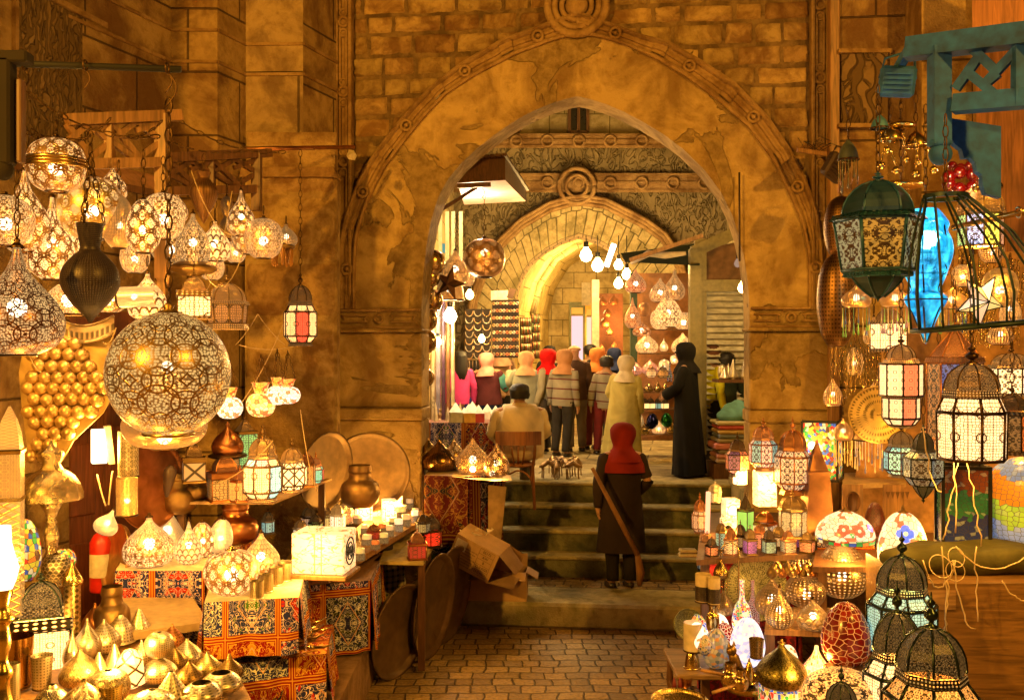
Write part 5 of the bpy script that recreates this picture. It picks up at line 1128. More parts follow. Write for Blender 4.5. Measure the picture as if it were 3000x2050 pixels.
# grape bunch relief
t = thing('brass_grape_relief', 'embossed brass sheet shaped as a bunch of grapes under a scroll', 'wall relief', P(200, 1340, 6.6)); k = 6.6 / F
pl_ = [(70, 1010), (180, 985), (330, 985), (335, 1060), (335, 1150), (300, 1210), (215, 1290), (180, 1350), (85, 1350), (62, 1180), (55, 1090)]
m = MB(); m.prism([((x - 200) * k, -(y - 1340) * k) for x, y in pl_[::-1]], 0, .02); m.build('sheet', brass('hammered', (.78, .52, .22), .36, met=.75), t)
m = MB(); rnd = random.Random(2); poly = [(78, 1030), (160, 1000), (225, 990), (300, 1080), (325, 1150), (280, 1205), (215, 1255), (205, 1290), (170, 1300), (165, 1340), (90, 1350), (95, 1250), (65, 1180), (80, 1100)]
for j in range(11):
    for i in range(8):
        x, y = 75 + i * 37 + (j % 2) * 18 + rnd.uniform(-3, 3) + j * 2, 1005 + j * 33 + rnd.uniform(-3, 3)
        if ins(x, y, poly): m.lathe([(.048, 0), (.050, .012), (.042, .032), (.024, .046), (.001, .05)], 14, T((x - 200) * k, -.003, -(y - 1340) * k) @ rx(R(90)))
m.build('grape', brass('hammered', (.78, .52, .22), .36, met=.75), t)
m = MB(); sc_ = [(x, 950 + 26 * math.sin((x - 165) / 170 * math.pi)) for x in range(160, 341, 15)]
for a, b in zip(sc_, sc_[1:]):
    q = lambda p_, dy, dd: ((p_[0] - 200) * k, -.03 + dd, -(p_[1] + dy - 1340) * k); m.quad(q(a, 26, 0), q(b, 26, 0), q(b, -22, 0), q(a, -22, 0), sm=True)
m.tube([((a - 200) * k, -.035, -(b + 27 - 1340) * k) for a, b in sc_], .012, 6); m.tube([((a - 200) * k, -.035, -(b - 22 - 1340) * k) for a, b in sc_], .008, 6)
m.build('scroll', brass('scroll_brass', (.8, .56, .28), .4, 'flower', 1, 1, .9, met=.7), t)
# other things by the door
t = shade('tube', 376, 1262, 1396, 58, 'pale engraved metal tube hanging under the great ball', D=6.6, mt=brass('pale_tube', (.85, .68, .45), .3, 'flower', 6, 5, met=.7), nm='metal_tube', cap=False)
t = shade('tube', 372, 1400, 1510, 60, 'golden filigree tube with a scalloped edge', D=6.4, mt=pierced(GOLD, GL, .7, 'flower', 6, 4, .7), nm='metal_tube', lit=3, cap=False)
t = thing('box_wall_lamp', 'glaring tall box lamp with silvered side hanging on the door', 'lamp', P(290, 1352, 6.8), .5); k = 6.8 / F; m = MB(); m.box((0, 0, .11), (.10, .09, .24), bev=.005); m.build('glass_box', glow((1, .78, .45), 3.5), t); m = MB(); m.box((.065, -.02, .12), (.04, .10, .27), M=ry(R(-6))); m.build('silver_side', MET['tin'], t)
lamp_light('bulb_light', (-.05, -.18, .1), 18, AMB, .08, parent=t)
t = shade('tear', 300, 1478, 1562, 70, 'glowing openwork teardrop lamp tilted on its twisted cord', D=6.5, mt=pierced(TIN, GW, 2.2, 'flower', 6, 4, .85), nm='cord_lamp', lit=8, hang=None, tilt=(0, 25))
m = MB(); m.tube(sag(P(318, 1478, 6.5), P(330, 1380, 6.6), -.02, 6), .006, 5); m.tube(sag(P(310, 1480, 6.5), P(285, 1390, 6.6), .02, 6), .006, 5); tag1(m, 'twisted_cord', plain('cord', (.7, .5, .3)), 'twisted cord from which the openwork teardrop lamp hangs', 'cord')
rnd = random.Random(11)
CAB = plain('cable', (.55, .38, .2), .6)
for i, (a, b, D, s) in enumerate([((680, 560), (590, 870), 7.0, .15), ((700, 1010), (860, 1015), 7.6, .03), ((755, 920), (835, 1010), 7.8, .02), ((755, 920), (690, 1010), 7.8, .02), ((830, 950), (700, 1190), 7.6, .05), ((600, 800), (725, 700), 6.6, .2), ((880, 1200), (930, 1440), 7.6, .1), ((340, 960), (300, 1000), 6.0, .05), ((85, 1040), (120, 1090), 6.2, .02), ((560, 500), (690, 690), 6.8, .12), ((800, 1290), (620, 1420), 7.6, .06)]):
    m = MB(); m.tube(sag(P(*a, D), P(*b, D + .1), s, 8), .004, 4); tag1(m, 'power_cord', CAB, 'thin pale cord looping among the hanging lamps of the left stall', 'cord', 'thin cords of the left stall')
# ================================================================ things in front of the left pier
OLDC = plain('sooty_copper', (.15, .09, .04), .5, .5, .35, .3, 12)
def tray(x, y0, y1, w, label, D, yaw, lean, mt=OLDC):
    r = (y1 - y0) / 2 * D / F; p = P(x, y1, D); p.z = 0 if y1 > 1840 else p.z; t = thing('copper_tray', label, 'tray', p + Vector((0, 0, r * math.cos(R(lean)))), 0, 'big round copper trays')
    t.rotation_euler = (R(90 + lean), 0, R(yaw)); m = MB(); m.lathe([(0.001, 0), (r * .86, .002), (r * .90, .015), (r * .95, .045), (r, .05), (r * 1.005, .042), (r * .955, .03), (r * .91, -.006), (.001, -.012)], 64); m.build('dish', mt, t); return t
tray(1162, 1700, 1978, 130, 'nearest of three big copper trays leaning on edge against the left stall', 8.35, 62, 6)
tray(1262, 1612, 1918, 80, 'middle one of three big copper trays leaning on edge', 8.9, 72, 5)
tray(1312, 1580, 1862, 80, 'farthest of three big copper trays, beside the cardboard boxes', 9.4, 70, 5)
t = tray(1082, 1262, 1500, 238, 'wide dull copper tray leaning flat against the left pier', 9.7, 8, 8, OLDC); t.location.z = P(0, 1380, 9.7).z
t = tray(948, 1262, 1500, 100, 'narrow-looking copper tray turned edgewise beside the wide one', 9.3, 62, 6, OLDC); t.location.z = P(0, 1380, 9.3).z
shade('pot', 1055, 1362, 1482, 116, 'old dented copper pot with a wide rim on the plank end', D=9.1, mt=brass('old_copper', (.5, .3, .12), .42, met=.8), nm='copper_pot', cat='pot', cap=False)
# plaid-shirted child behind the stall is built with the people
# tall cloth-covered table with onion lamps
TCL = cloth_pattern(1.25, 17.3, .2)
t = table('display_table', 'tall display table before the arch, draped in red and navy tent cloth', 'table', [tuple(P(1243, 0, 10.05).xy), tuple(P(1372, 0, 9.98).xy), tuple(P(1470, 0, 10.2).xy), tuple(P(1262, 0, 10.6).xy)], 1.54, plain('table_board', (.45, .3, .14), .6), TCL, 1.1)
t = thing('cardboard_sheet', 'curled sheet of cardboard lying on the tall display table', 'cardboard', P(1440, 1400, 10.05)); m = MB(); s_ = 10.05 / F
m.v = []; g_ = [(-115, 8), (-60, 2), (0, -4), (60, -2)]
for (a, b), (c, d) in zip(g_, g_[1:]): m.quad((a * s_, -.12, b * s_), (c * s_, -.12, d * s_), (c * s_ * .9, .25, d * s_ + .01), (a * s_, .25, b * s_ + .01))
m.build('sheet', plain('card', (.55, .36, .16), .8), t)
PBR = lambda st, nu, nv, met=BRASS, gs=.9, f=.6: pierced(met, GL, gs, st, nu, nv, f, .25, .25)
gg = 'brass onion shades on the tall display table'
shade('onion', 1287, 1288, 1378, 108, 'dark polished plain onion shade, leftmost and nearest on the tall table', z=1.54, mt=brass('dark_polish', (.5, .27, .09), .18, 'dots', 40, 26, .2), nm='onion_lamp', lit=0, group=gg, cap=False)
shade('onion', 1385, 1284, 1388, 100, 'golden onion shade with fine arabesque, middle of the tall table', z=1.54, mt=PBR('flower', 9, 4), nm='onion_lamp', lit=8, group=gg, cap=False)
shade('onion', 1455, 1298, 1396, 76, 'onion shade with open calligraphy letters, right end of the tall table', z=1.54, mt=PBR('arab', 6, 3), nm='onion_lamp', lit=8, group=gg, cap=False)
shade('onion', 1330, 1284, 1365, 66, 'onion shade lying behind between the dark and the golden ones', D=10.5, mt=PBR('arab', 5, 3), nm='onion_lamp', lit=0, group=gg, cap=False)
shade('onion', 1255, 1282, 1350, 50, 'bright-edged bronze shade half behind the dark onion', D=10.5, mt='brass', nm='onion_lamp', lit=0, group=gg, cap=False)
t = thing('bare_bulb', 'lit bare bulb lying under the golden onion shade', 'bulb', P(1385, 1380, 9.98)); bulb_at(t, .02, .028, 16); t = thing('bare_bulb', 'lit bare bulb lying under the calligraphy onion shade', 'bulb', P(1442, 1392, 9.95)); bulb_at(t, .02, .028, 22)
# stained cardboard hanging at the table's right
m = MB(); a, b = P(1430, 1420, 10.02), P(1484, 1425, 10.1); m.quad(P(1430, 1600, 10.02), P(1466, 1600, 10.1), b, a); t = tag1(m, 'cardboard_sheet', NT('stained_card') and plain('stained_card', (.24, .15, .07), .8, 0, .6, .3, 9), 'stained flat cardboard sheet propped at the right side of the tall table', 'cardboard')
# cardboard boxes
CARD = plain('cardboard', (.42, .25, .11), .85, 0, .15, .2, 15); CARDI = plain('cardboard_inside', (.30, .17, .07), .85, 0, .15, .2, 15); INK = plain('ink', (.06, .03, .015), .8)
def carton(name, label, loc, size, rot, flaps):
    t = thing(name, label, 'box', loc); t.rotation_euler = rot; w_, d_, h_ = size; e = .006; m = MB()
    m.box((0, -d_ / 2, h_ / 2), (w_, e, h_)); m.box((0, d_ / 2, h_ / 2), (w_, e, h_)); m.box((-w_ / 2 + e / 2, 0, h_ / 2), (e, d_ - e * 2, h_ - .002)); m.box((w_ / 2 - e / 2, 0, h_ / 2), (e, d_ - e * 2, h_ - .002)); m.box((0, 0, e), (w_ - 2 * e, d_ - 2 * e, e)); m.build('carton_walls', CARD, t)
    for fx, fy, ang in flaps:
        m = MB()
        if fx: L_ = d_; Mf = T(fx * w_ / 2, 0, h_) @ ry(R(ang * fx)); m.box((fx * d_ * .22, 0, 0), (d_ * .44, L_ - .01, e), None); 
        else: Mf = T(0, fy * d_ / 2, h_) @ rx(R(-ang * fy)); m.box((0, fy * d_ * .22, 0), (w_ - .01, d_ * .44, e), None)
        m.v = [tuple(Mf @ Vector(v)) for v in m.v]; m.build('flap', CARD if not fx else CARDI, t)
    return t
b1 = carton('cardboard_box', 'open cardboard box standing on the landing under the tipped one', (P(1438, 1765, 9.95).x, 10.05, .262), (.76, .30, .30), (0, 0, R(-4)), [(0, -1, 28), (1, 0, 30), (0, 1, -70)])
b2 = thing('cardboard_box', 'tipped cardboard box printed with AW and KGS weights, mouth to the right', 'box', P(1402, 1618, 9.75)); b2.rotation_euler = (R(6), R(25), R(-14)); e = .006; m = MB()
m.box((0, -.19, 0), (.48, e, .32)); m.box((0, .19, 0), (.48, e, .32)); m.box((0, 0, .157), (.48, .374, e)); m.box((0, 0, -.157), (.48, .374, e)); m.box((-.237, 0, 0), (e, .374, .306)); cw_ = m.build('carton_walls', CARD, b2)
for pts, mt_ in (([(.24, -.19, .155), (.24, .16, .157), (.46, .12, .05), (.46, -.20, .06)], CARD), ([(.24, -.19, -.157), (.24, .19, -.157), (.47, .16, -.10), (.50, -.22, -.08)], CARD), ([(.24, .19, .15), (.24, .19, -.15), (.42, .26, -.12), (.40, .26, .10)], CARDI)):
    m = MB(); m.quad(*pts); m.quad(*[(x, y, z + .005) for x, y, z in pts[::-1]]); m.build('flap', mt_, b2)
def text(s, size, M_, mt, par, name='printed_text', ext=.001):
    c = bpy.data.curves.new(name, 'FONT'); c.body = s; c.size = size; c.align_x = 'CENTER'; c.align_y = 'CENTER'; c.extrude = ext; c.materials.append(mt); o = bpy.data.objects.new(name, c); COL.objects.link(o); o.parent = par; o.matrix_local = M_
    dg = bpy.context.evaluated_depsgraph_get(); me = bpy.data.meshes.new_from_object(o.evaluated_get(dg)); bpy.data.objects.remove(o); o = bpy.data.objects.new(name, me); COL.objects.link(o); o.parent = par; o.matrix_local = M_
    return o
# print on the face that looks at the street (local -y side); text frame turned with the box's height axis running to the right
Mt = T(0, -.1945, 0) @ rx(R(90))
for i, (s, sz) in enumerate((('05172', .042), ('AW', .045), ('8', .045), ('22.0 KGS', .042), ('23.0 KGS', .042))): text(s, sz * .85, T(.12, 0, .115 - .055 * i) @ Mt, INK, cw_)
for i in range(7): text('COMPOSITION AND QUANTITY'[: 18 - i % 3 * 3], .017, T(-.06, 0, .06 - .03 * i) @ Mt, INK, cw_)
m = MB(); 
for i in range(6): m.box((.12, -.1945, .142 - .055 * i), (.16, .002, .002))
for xx in (.04, .20): m.box((xx, -.1945, .004), (.002, .002, .276))
m.build('printed_frame', INK, cw_)
m = MB(); m.box((-.16, -.1945, .07), (.12, .002, .11)); m.build('paper_label', plain('label_paper', (.7, .6, .45)), cw_)
t = thing('plastic_wrap', 'crumpled clear plastic wrap on top of the tipped box', 'plastic'); t.location = P(1400, 1560, 9.75); m = MB(); rnd = random.Random(4)
for i in range(16):
    c = Vector((rnd.uniform(-.14, .14), rnd.uniform(-.05, .05), rnd.uniform(-.02, .04))); vs = [c + Vector((rnd.uniform(-.06, .06), rnd.uniform(-.05, .05), rnd.uniform(-.03, .03))) for _ in range(4)]; m.quad(*vs, uv=[(0, 0)] * 4)
m.build('film', plain('film', (.5, .4, .28), .2), t)
m = MB(); rnd = random.Random(9)
for i in range(10): c = Vector((rnd.uniform(-.1, .1), rnd.uniform(-.05, .05), .01)); m.ball(c, .02, 5)
tag1(m, 'litter', plain('litter_c', (.25, .2, .12)), 'bits of crumpled litter on the paving beside the nearest leaning tray', 'litter').location = (P(1120, 1985, 8.35).x, 8.35, 0)
# ================================================================ people
SKIN = plain('skin', (.42, .22, .12), .55, 0, .08, .05); HAIR = plain('hair', (.012, .009, .008), .6, 0, .3, .5, 60)
def skinned(name, V_, E_, R_, mt, par, root=0, sub=2, flat=1.0):
    me = bpy.data.meshes.new(name); me.from_pydata([tuple(v) for v in V_], E_, []); me.materials.append(mt); o = bpy.data.objects.new(name, me); COL.objects.link(o); o.parent = par
    o.modifiers.new('skin', 'SKIN'); me.skin_vertices[0].data[root].use_root = True
    for i, r in enumerate(R_): me.skin_vertices[0].data[i].radius = (r, r) if not isinstance(r, tuple) else r
    s = o.modifiers.new('smooth', 'SUBSURF'); s.levels = sub; s.render_levels = sub; o.modifiers['skin'].use_smooth_shade = True
    return o
def person(label, loc, h=1.68, face=180, skin=SKIN, top=None, legs=None, hair=None, scarf=None, robe=None, armL=None, armR=None, shoes=None, lean=0, sit=False, cape=None, long_hair=False, group=None, fingers=True, extra=None, wide=1.0, bald=False):
    """built 1 unit high facing -y, then scaled; arms are (elbow, wrist) pairs"""
    t = thing('person', label, 'person', loc, R(face), group); t.scale = (h * 1.0, h * 1.0, h); t.rotation_euler = (R(((h * 777) % 7) - 4) if not sit else 0, R(((h * 991) % 6) - 3) if not sit else 0, R(face))
    aL = armL or ((-.135, .02, .62), (-.14, -.03, .47)); aR = armR or ((.135, .02, .62), (.14, -.03, .47)); w_ = wide
    V_ = [(0, 0, .52), (0, 0, .62), (0, .005, .73), (0, .005, .815), (0, -.002, .86), (0, -.012, .895), (0, -.012, .935), (0, -.004, .968)]
    R_ = [.058, .052, .056, .040, .032, .052, .060, .045]; E_ = [(i, i + 1) for i in range(7)]
    V_.append((0, -.072, .915)); R_.append(.012); E_.append((5, 8))                      # nose
    for s in (-1, 1): V_.append((s * .055, 0, .915)); R_.append((.008, .014)); E_.append((6, len(V_) - 1))   # ears
    J = {}
    for s, ar in ((-1, aL), (1, aR)):
        b = len(V_); e, wr = Vector(ar[0]), Vector(ar[1]); d = (wr - e).normalized()
        V_ += [(s * .055, 0, .80), (s * .098 * w_, .005, .795), tuple(e), tuple(wr), tuple(wr + d * .028)]; R_ += [.034, .034, .026, .018, (.012, .022)]; E_ += [(3, b), (b, b + 1), (b + 1, b + 2), (b + 2, b + 3), (b + 3, b + 4)]; J[s] = b + 4
        if fingers:
            side = d.cross(Vector((1, 0, 0))).normalized(); nrm = side.cross(d)
            for k in range(4):
                p0 = wr + d * .042 + side * (.012 * (k - 1.5)); p1 = p0 + d * (.030 - .004 * abs(k - 1.3)) + nrm * -.008 * s
                V_ += [tuple(p0), tuple(p1)]; R_ += [.0052, .0042]; n = len(V_); E_ += [(b + 4, n - 2), (n - 2, n - 1)]
            p0 = wr + d * .015 + side * .024; p1 = p0 + d * .02 + side * .010; V_ += [tuple(p0), tuple(p1)]; R_ += [.006, .005]; n = len(V_); E_ += [(b + 3, n - 2), (n - 2, n - 1)]
    lb = len(V_)
    for s in (-1, 1):
        b = len(V_)
        if sit: V_ += [(s * .055, -.01, .51), (s * .075, -.25, .515), (s * .075, -.24, .27), (s * .08, -.30, .25)]
        else: V_ += [(s * .05, 0, .49), (s * .055, -.012, .28), (s * .056, .012, .045), (s * .062, -.065, .022)]
        R_ += [.062, .042, .026, .026]; E_ += [(0, b), (b, b + 1), (b + 1, b + 2), (b + 2, b + 3)]
    skinned('body', V_, E_, R_, skin, t)
    def sub(idx, grow, nm, mt, extra_r=None):
        mp = {i: k for k, i in enumerate(idx)}; skinned(nm, [V_[i] for i in idx], [(mp[a], mp[b]) for a, b in E_ if a in mp and b in mp], [(R_[i] if not isinstance(R_[i], tuple) else R_[i][0]) * grow + .006 for i in idx], mt, t)
    a0, a1 = 11, 11 + (15 if fingers else 5)
    def cone_tube(nm, pts, rs, mt):
        m = MB(); q = [Vector(p_) for p_ in pts]; n = 5; P_ = []; r_ = []
        for i in range(len(q) - 1):
            for k in range(n): f = k / n; P_.append(q[i].lerp(q[i + 1], f)); r_.append(rs[i] + (rs[i + 1] - rs[i]) * f)
        P_.append(q[-1]); r_.append(rs[-1]); d = (P_[0] - P_[1]).normalized(); e = (P_[-1] - P_[-2]).normalized()
        r_ = [a * (1 + .05 * math.sin(i * 2.1)) for i, a in enumerate(r_)]
        P_ = [P_[0] + d * r_[0] * .7, P_[0] + d * r_[0] * .45] + P_; r_ = [r_[0] * .3, r_[0] * .8] + r_; P_[2:3] = [P_[2]]
        m.tube(P_, r_, 14); m.build(nm, mt, t)
    def torso(nm, z0, mt, fl=.0):
        m = MB(); n = 36; rows = [(z0, .098 + fl, .072 + fl), (z0 + .03, .100 + fl, .074), (.56, .094, .070), (.63, .092, .066), (.70, .100, .070), (.755, .104, .068), (.79, .098, .058), (.812, .070, .046), (.83, .042, .036)]
        vs = []; fs = []
        for z, rx_, ry_ in rows:
            for i in range(n): a_ = 2 * math.pi * i / n; f = 1 + .018 * math.sin(a_ * 5 + z * 30) + .012 * math.sin(a_ * 9 + z * 50); vs.append((rx_ * w_ * f * math.cos(a_), ry_ * (.55 + .45 * w_) * f * math.sin(a_) + .004, z))
        for j in range(len(rows) - 1):
            for i in range(n): k = (i + 1) % n; fs.append((j * n + i, j * n + k, (j + 1) * n + k, (j + 1) * n + i))
        m.add(vs, fs, None, True); m.build(nm, mt, t)
    if top:
        torso('shirt', .47, top)
        for s, ar in ((-1, aL), (1, aR)): cone_tube('sleeve', [(s * .088 * w_, .004, .785), ar[0], Vector(ar[0]).lerp(Vector(ar[1]), .93)], [.042, .036, .026], top)
    if legs:
        for k in (0, 4): cone_tube('trouser_leg', [Vector(V_[lb + k]) + Vector((0, 0, .02)), V_[lb + k + 1], V_[lb + k + 2]], [.062 * (.6 + .4 * w_), .046, .036], legs)
    if shoes:
        for k in (0, 4):
            q = Vector(V_[lb + k + 2]); e = Vector(V_[lb + k + 3]); m = MB(); m.lathe([(.001, 0), (.032, .004), (.034, .02), (.022, .04), (.001, .046)], 12, T((q.x + e.x) / 2, (q.y + e.y) / 2 - .005, q.z - .045) , sy=1.9); m.build('shoe', shoes, t)
    if robe:
        m = MB(); n = 40; rows = [(0, .12 if not sit else .47), (.0, 0)]
        zs = [0.012, .12, .25, .4, .55, .68, .76, .81, .84]; rr = [.16, .15, .14, .13, .118, .115, .112, .085, .04]; vs = []; fs = []; us = []
        for j, (z, r) in enumerate(zip(zs, rr)):
            for i in range(n):
                a = 2 * math.pi * i / n; f = 1 + .07 * math.sin(a * 7 + z * 4) * (1 - z) + .04 * math.sin(a * 13 + 1 + z * 6) * (1 - z); sx_ = 1.05 * w_; sy_ = .78; vs.append((r * f * math.cos(a) * sx_, r * f * math.sin(a) * sy_ + .005, z))
        for j in range(len(zs) - 1):
            for i in range(n): k = (i + 1) % n; fs.append((j * n + i, j * n + k, (j + 1) * n + k, (j + 1) * n + i)); us.append([(0, 0)] * 4)
        m.add(vs, fs, us, True); m.build('robe', robe, t)
        for s, ar in ((-1, aL), (1, aR)): cone_tube('sleeve', [(s * .085 * w_, .004, .785), ar[0], Vector(ar[0]).lerp(Vector(ar[1]), .9)], [.046, .045, .040], robe)
    if scarf:
        m = MB(); pf = [(.112, .765), (.098, .80), (.070, .835), (.060, .86), (.068, .885), (.078, .92), (.077, .955), (.062, .985), (.034, 1.0), (.001, 1.005)]
        m.lathe(spline([(a, b) for a, b in pf], 2), 26, T(0, .008, 0), ph=R(-90 + 38), arc=1 - 76 / 360, sy=1.05); m.v = [(x * (1 + .09 * noise.noise(Vector((x * 40, y * 40, z_ * 22 + h * 9)))), y * (1 + .09 * noise.noise(Vector((x * 40 + 5, y * 40, z_ * 22)))), z_) for x, y, z_ in m.v]; m.build('headscarf', scarf, t)
        m = MB(); m.lathe([(.105, .765), (.098, .80), (.06, .84), (.052, .872)], 26, T(0, .002, 0), sy=.85); m.build('scarf_drape', scarf, t)
    if hair and not bald:
        m = MB(); m.lathe(spline([(.060, .885), (.066, .92), (.066, .95), (.052, .978), (.025, .992), (.001, .995)], 3), 24, T(0, .006, 0), ph=R(-90 + 62), arc=1 - 124 / 360, sy=1.05); m.lathe([(.066, .945), (.052, .978), (.001, .996)], 20, T(0, .002, 0), sy=1.08)
        if long_hair: m.lathe([(.03, .68), (.055, .72), (.065, .80), (.064, .88), (.066, .93)], 20, T(0, .022, 0), ph=R(0), arc=.5, sy=1.0)
        m.v = [(x * (1.05 + .16 * noise.noise(Vector((x * 70, y * 70, z_ * 60)))), y * (1.05 + .16 * noise.noise(Vector((x * 70 + 5, y * 70, z_ * 60)))), z_ + .004 * noise.noise(Vector((x * 90, y * 90, 1)))) for x, y, z_ in m.v]; m.build('hair', hair, t)
    m = MB()
    for s in (-1, 1): m.ball((s * .022, -.062, .928), .0065, 6)
    m.build('eyes', BLACK, t)
    if extra: extra(t)
    return t
fb = lambda c, **k: fabric(c, **k)
up = lambda x, D: Vector((P(x, 0, D).x, D, U))
STR = fabric((.30, .27, .20), stripes=(11.0, .86, (.12, .03, .03))); JEAN = fabric((.03, .05, .13)); DJ = fabric((.04, .035, .03)); SHOE = plain('shoe_leather', (.03, .02, .015), .4)
ZL = .0
person('woman in a bright pink top with long dark hair falling down her back', up(1352, 15.2), 1.62, 200, top=fb((.75, .07, .32)), legs=fb((.03, .04, .25)), hair=HAIR, long_hair=True, shoes=SHOE)
person('woman in a pink headscarf, maroon vest and teal sleeves, at the jewellery', up(1440, 15.4), 1.58, 160, top=fb((.12, .03, .035)), legs=JEAN, scarf=fb((.75, .30, .26)), shoes=SHOE, wide=1.45, armL=((-.17, -.03, .64), (-.15, -.12, .60)), armR=((.17, -.02, .64), (.10, -.15, .62)),
       extra=lambda t: [skinned('teal_sleeve', [(-.13, .0, .79), (-.172, -.03, .64), (-.155, -.10, .60)], [(0, 1), (1, 2)], [.052, .05, .035], fb((.12, .42, .40)), t), skinned('teal_sleeve', [(.13, .0, .79), (.172, -.02, .64), (.12, -.12, .61)], [(0, 1), (1, 2)], [.052, .05, .035], fb((.12, .42, .40)), t)])
person('tall woman in a plain salmon headscarf behind the one in maroon', up(1473, 16.8), 1.76, 190, top=fb((.55, .36, .25)), legs=DJ, scarf=fb((.72, .42, .30)), shoes=SHOE)
person('woman with a peach headscarf over a grey-green coat, raising her hand', up(1535, 15.0), 1.6, 175, robe=fb((.36, .36, .26)), scarf=fb((.75, .42, .22)), armL=None, armR=((.16, -.03, .68), (.17, -.12, .80)), wide=1.1, shoes=SHOE)
person('woman in a bright red headscarf turned to the left', up(1592, 15.1), 1.64, 240, top=fb((.40, .36, .24)), legs=fb((.10, .08, .06)), scarf=fb((.85, .012, .01)), shoes=SHOE)
person('woman in a brown headscarf and striped grey jumper', up(1642, 14.6), 1.63, 150, top=STR, legs=DJ, scarf=fb((.45, .22, .10)), shoes=SHOE, wide=1.15)
person('bald man in a dark jacket facing away', up(1688, 15.3), 1.76, 185, top=fb((.10, .055, .035)), legs=fb((.20, .15, .10)), bald=True, shoes=SHOE, wide=1.15)
person('woman in an orange headscarf and dark purple wrap', up(1735, 15.6), 1.66, 210, top=fb((.14, .05, .08)), legs=fb((.15, .03, .03)), scarf=fb((.80, .28, .08)), shoes=SHOE, wide=1.1)
person('person in a striped jumper with dark red trousers beside the pale-robed woman', up(1765, 14.9), 1.55, 170, top=STR, legs=fb((.16, .02, .02)), hair=HAIR, shoes=SHOE)
person('pale-hooded woman in a long yellow-green robe', up(1822, 13.6), 1.55, 165, robe=fb((.50, .42, .14)), scarf=fb((.62, .50, .32)), wide=1.15, armR=((.15, -.06, .64), (.12, -.18, .58)), shoes=SHOE)
person('dark-haired person far behind near the lit cabinets', up(1600, 18.0), 1.72, 180, top=DJ, legs=DJ, hair=HAIR)
person('second dark-haired person far behind, right of the bald man', up(1725, 18.0), 1.74, 180, top=DJ, legs=DJ, hair=HAIR)
person('person in a dark blue hooded top far behind the orange headscarf', up(1790, 17.2), 1.66, 180, top=fb((.02, .03, .10)), legs=DJ, scarf=fb((.02, .03, .10)))
person('woman wrapped head to foot in a black robe at the top of the steps', up(2018, 12.35), 1.72, 255, robe=fb((.008, .007, .006)), scarf=fb((.010, .008, .007)), skin=SKIN, wide=1.2, armL=((-.14, -.05, .65), (-.05, -.15, .62)), armR=((.14, -.05, .65), (.06, -.15, .60)))
person('person in a yellow shirt behind the black-robed woman', up(2068, 13.4), 1.72, 120, top=fb((.72, .62, .02)), legs=DJ, hair=plain('brown_hair', (.12, .04, .02)), shoes=SHOE)
person('man in a dark green jacket by the fabric stack', up(2122, 13.3), 1.60, 150, top=fb((.035, .045, .025)), legs=DJ, hair=HAIR, shoes=SHOE, armL=((-.14, -.06, .64), (-.10, -.16, .56)))
# seated man and chair
CH = P(1522, 0, 11.55); zc = 1.03
mz = .52
m1 = person('seated man in a cream jacket with short black hair on a wooden chair', (CH.x, 11.55, P(0, 1122, 11.5).z - 1.72 * .995), 1.72, 188, top=fb((.78, .62, .40)), legs=fb((.10, .08, .05)), hair=HAIR, sit=True, wide=1.75, armL=((-.20, -.03, .64), (-.13, -.16, .57)), armR=((.20, -.03, .64), (.13, -.16, .57)), shoes=SHOE,
       extra=lambda t: [skinned('jacket_back', [(0, .0, .44), (0, .02, .56), (0, .015, .68), (0, .01, .78), (-.12, .005, .785), (.12, .005, .785)], [(0, 1), (1, 2), (2, 3), (3, 4), (3, 5)], [(.20, .13), (.19, .14), (.19, .12), (.10, .075), .07, .07], fb((.78, .62, .40)), t), (lambda mm: (mm.torus((0, .0, .842), .042, .018, n=18, m=8), mm.build('collar', fb((.66, .48, .27)), t)))(MB())])
sz = m1.location.z + 1.72 * .445
c = thing('bentwood_chair', 'bentwood wooden chair with carved curved back rail, its legs on the step', 'chair', (P(1518, 0, 11.42).x, 11.42, sz)); WC = wood('chair_wood', (.32, .12, .035), .35)
m = MB(); m.lathe([(.001, 0), (.20, 0), (.21, -.015), (.20, -.035), (.001, -.035)], 24); m.build('seat', WC, c)
m = MB(); bk = [(-.27 + .54 * i / 12, -.27 - .05 * math.sin(math.pi * i / 12)) for i in range(13)]
zt = P(0, 1262, 11.2).z - sz; zb = P(0, 1302, 11.2).z - sz
for (a, b), (c_, d) in zip(bk, bk[1:]):
    m.quad((a, b, zb), (c_, d, zb), (c_, d, zt), (a, b, zt), sm=True); m.quad((a, b + .02, zt), (c_, d + .02, zt), (c_, d + .02, zb), (a, b + .02, zb)); m.quad((a, b, zt), (c_, d, zt), (c_, d + .02, zt), (a, b + .02, zt)); m.quad((a, b + .02, zb), (c_, d + .02, zb), (c_, d, zb), (a, b, zb))
br_ = m.build('back_rail', WC, c)
for s, zl in ((-1, -.40), (1, .995 - sz)):
    m = MB(); m.tube([(s * .20, -.27, zt - .02), (s * .19, -.26, .1), (s * .17, -.20, -.02), (s * .19, -.27, zl)], .019, 8); m.build('leg', WC, c)
for s in (-1, 1): m = MB(); m.tube([(s * .15, .16, -.02), (s * .17, .19, U - sz)], .018, 8); m.build('leg', WC, c)
for x in (-.07, 0.0, .07): m = MB(); m.tube([(x * 1.2, -.28, zb + .02), (x * .7, -.19, 0)], .011, 6); m.build('spindle', WC, br_)
m = MB(); m.tube([(.17 * math.cos(a), -.22, -.27 + .20 * math.sin(a)) for a in [math.pi * i / 10 for i in range(11)]], .011, 6); m.build('hoop', WC, c)
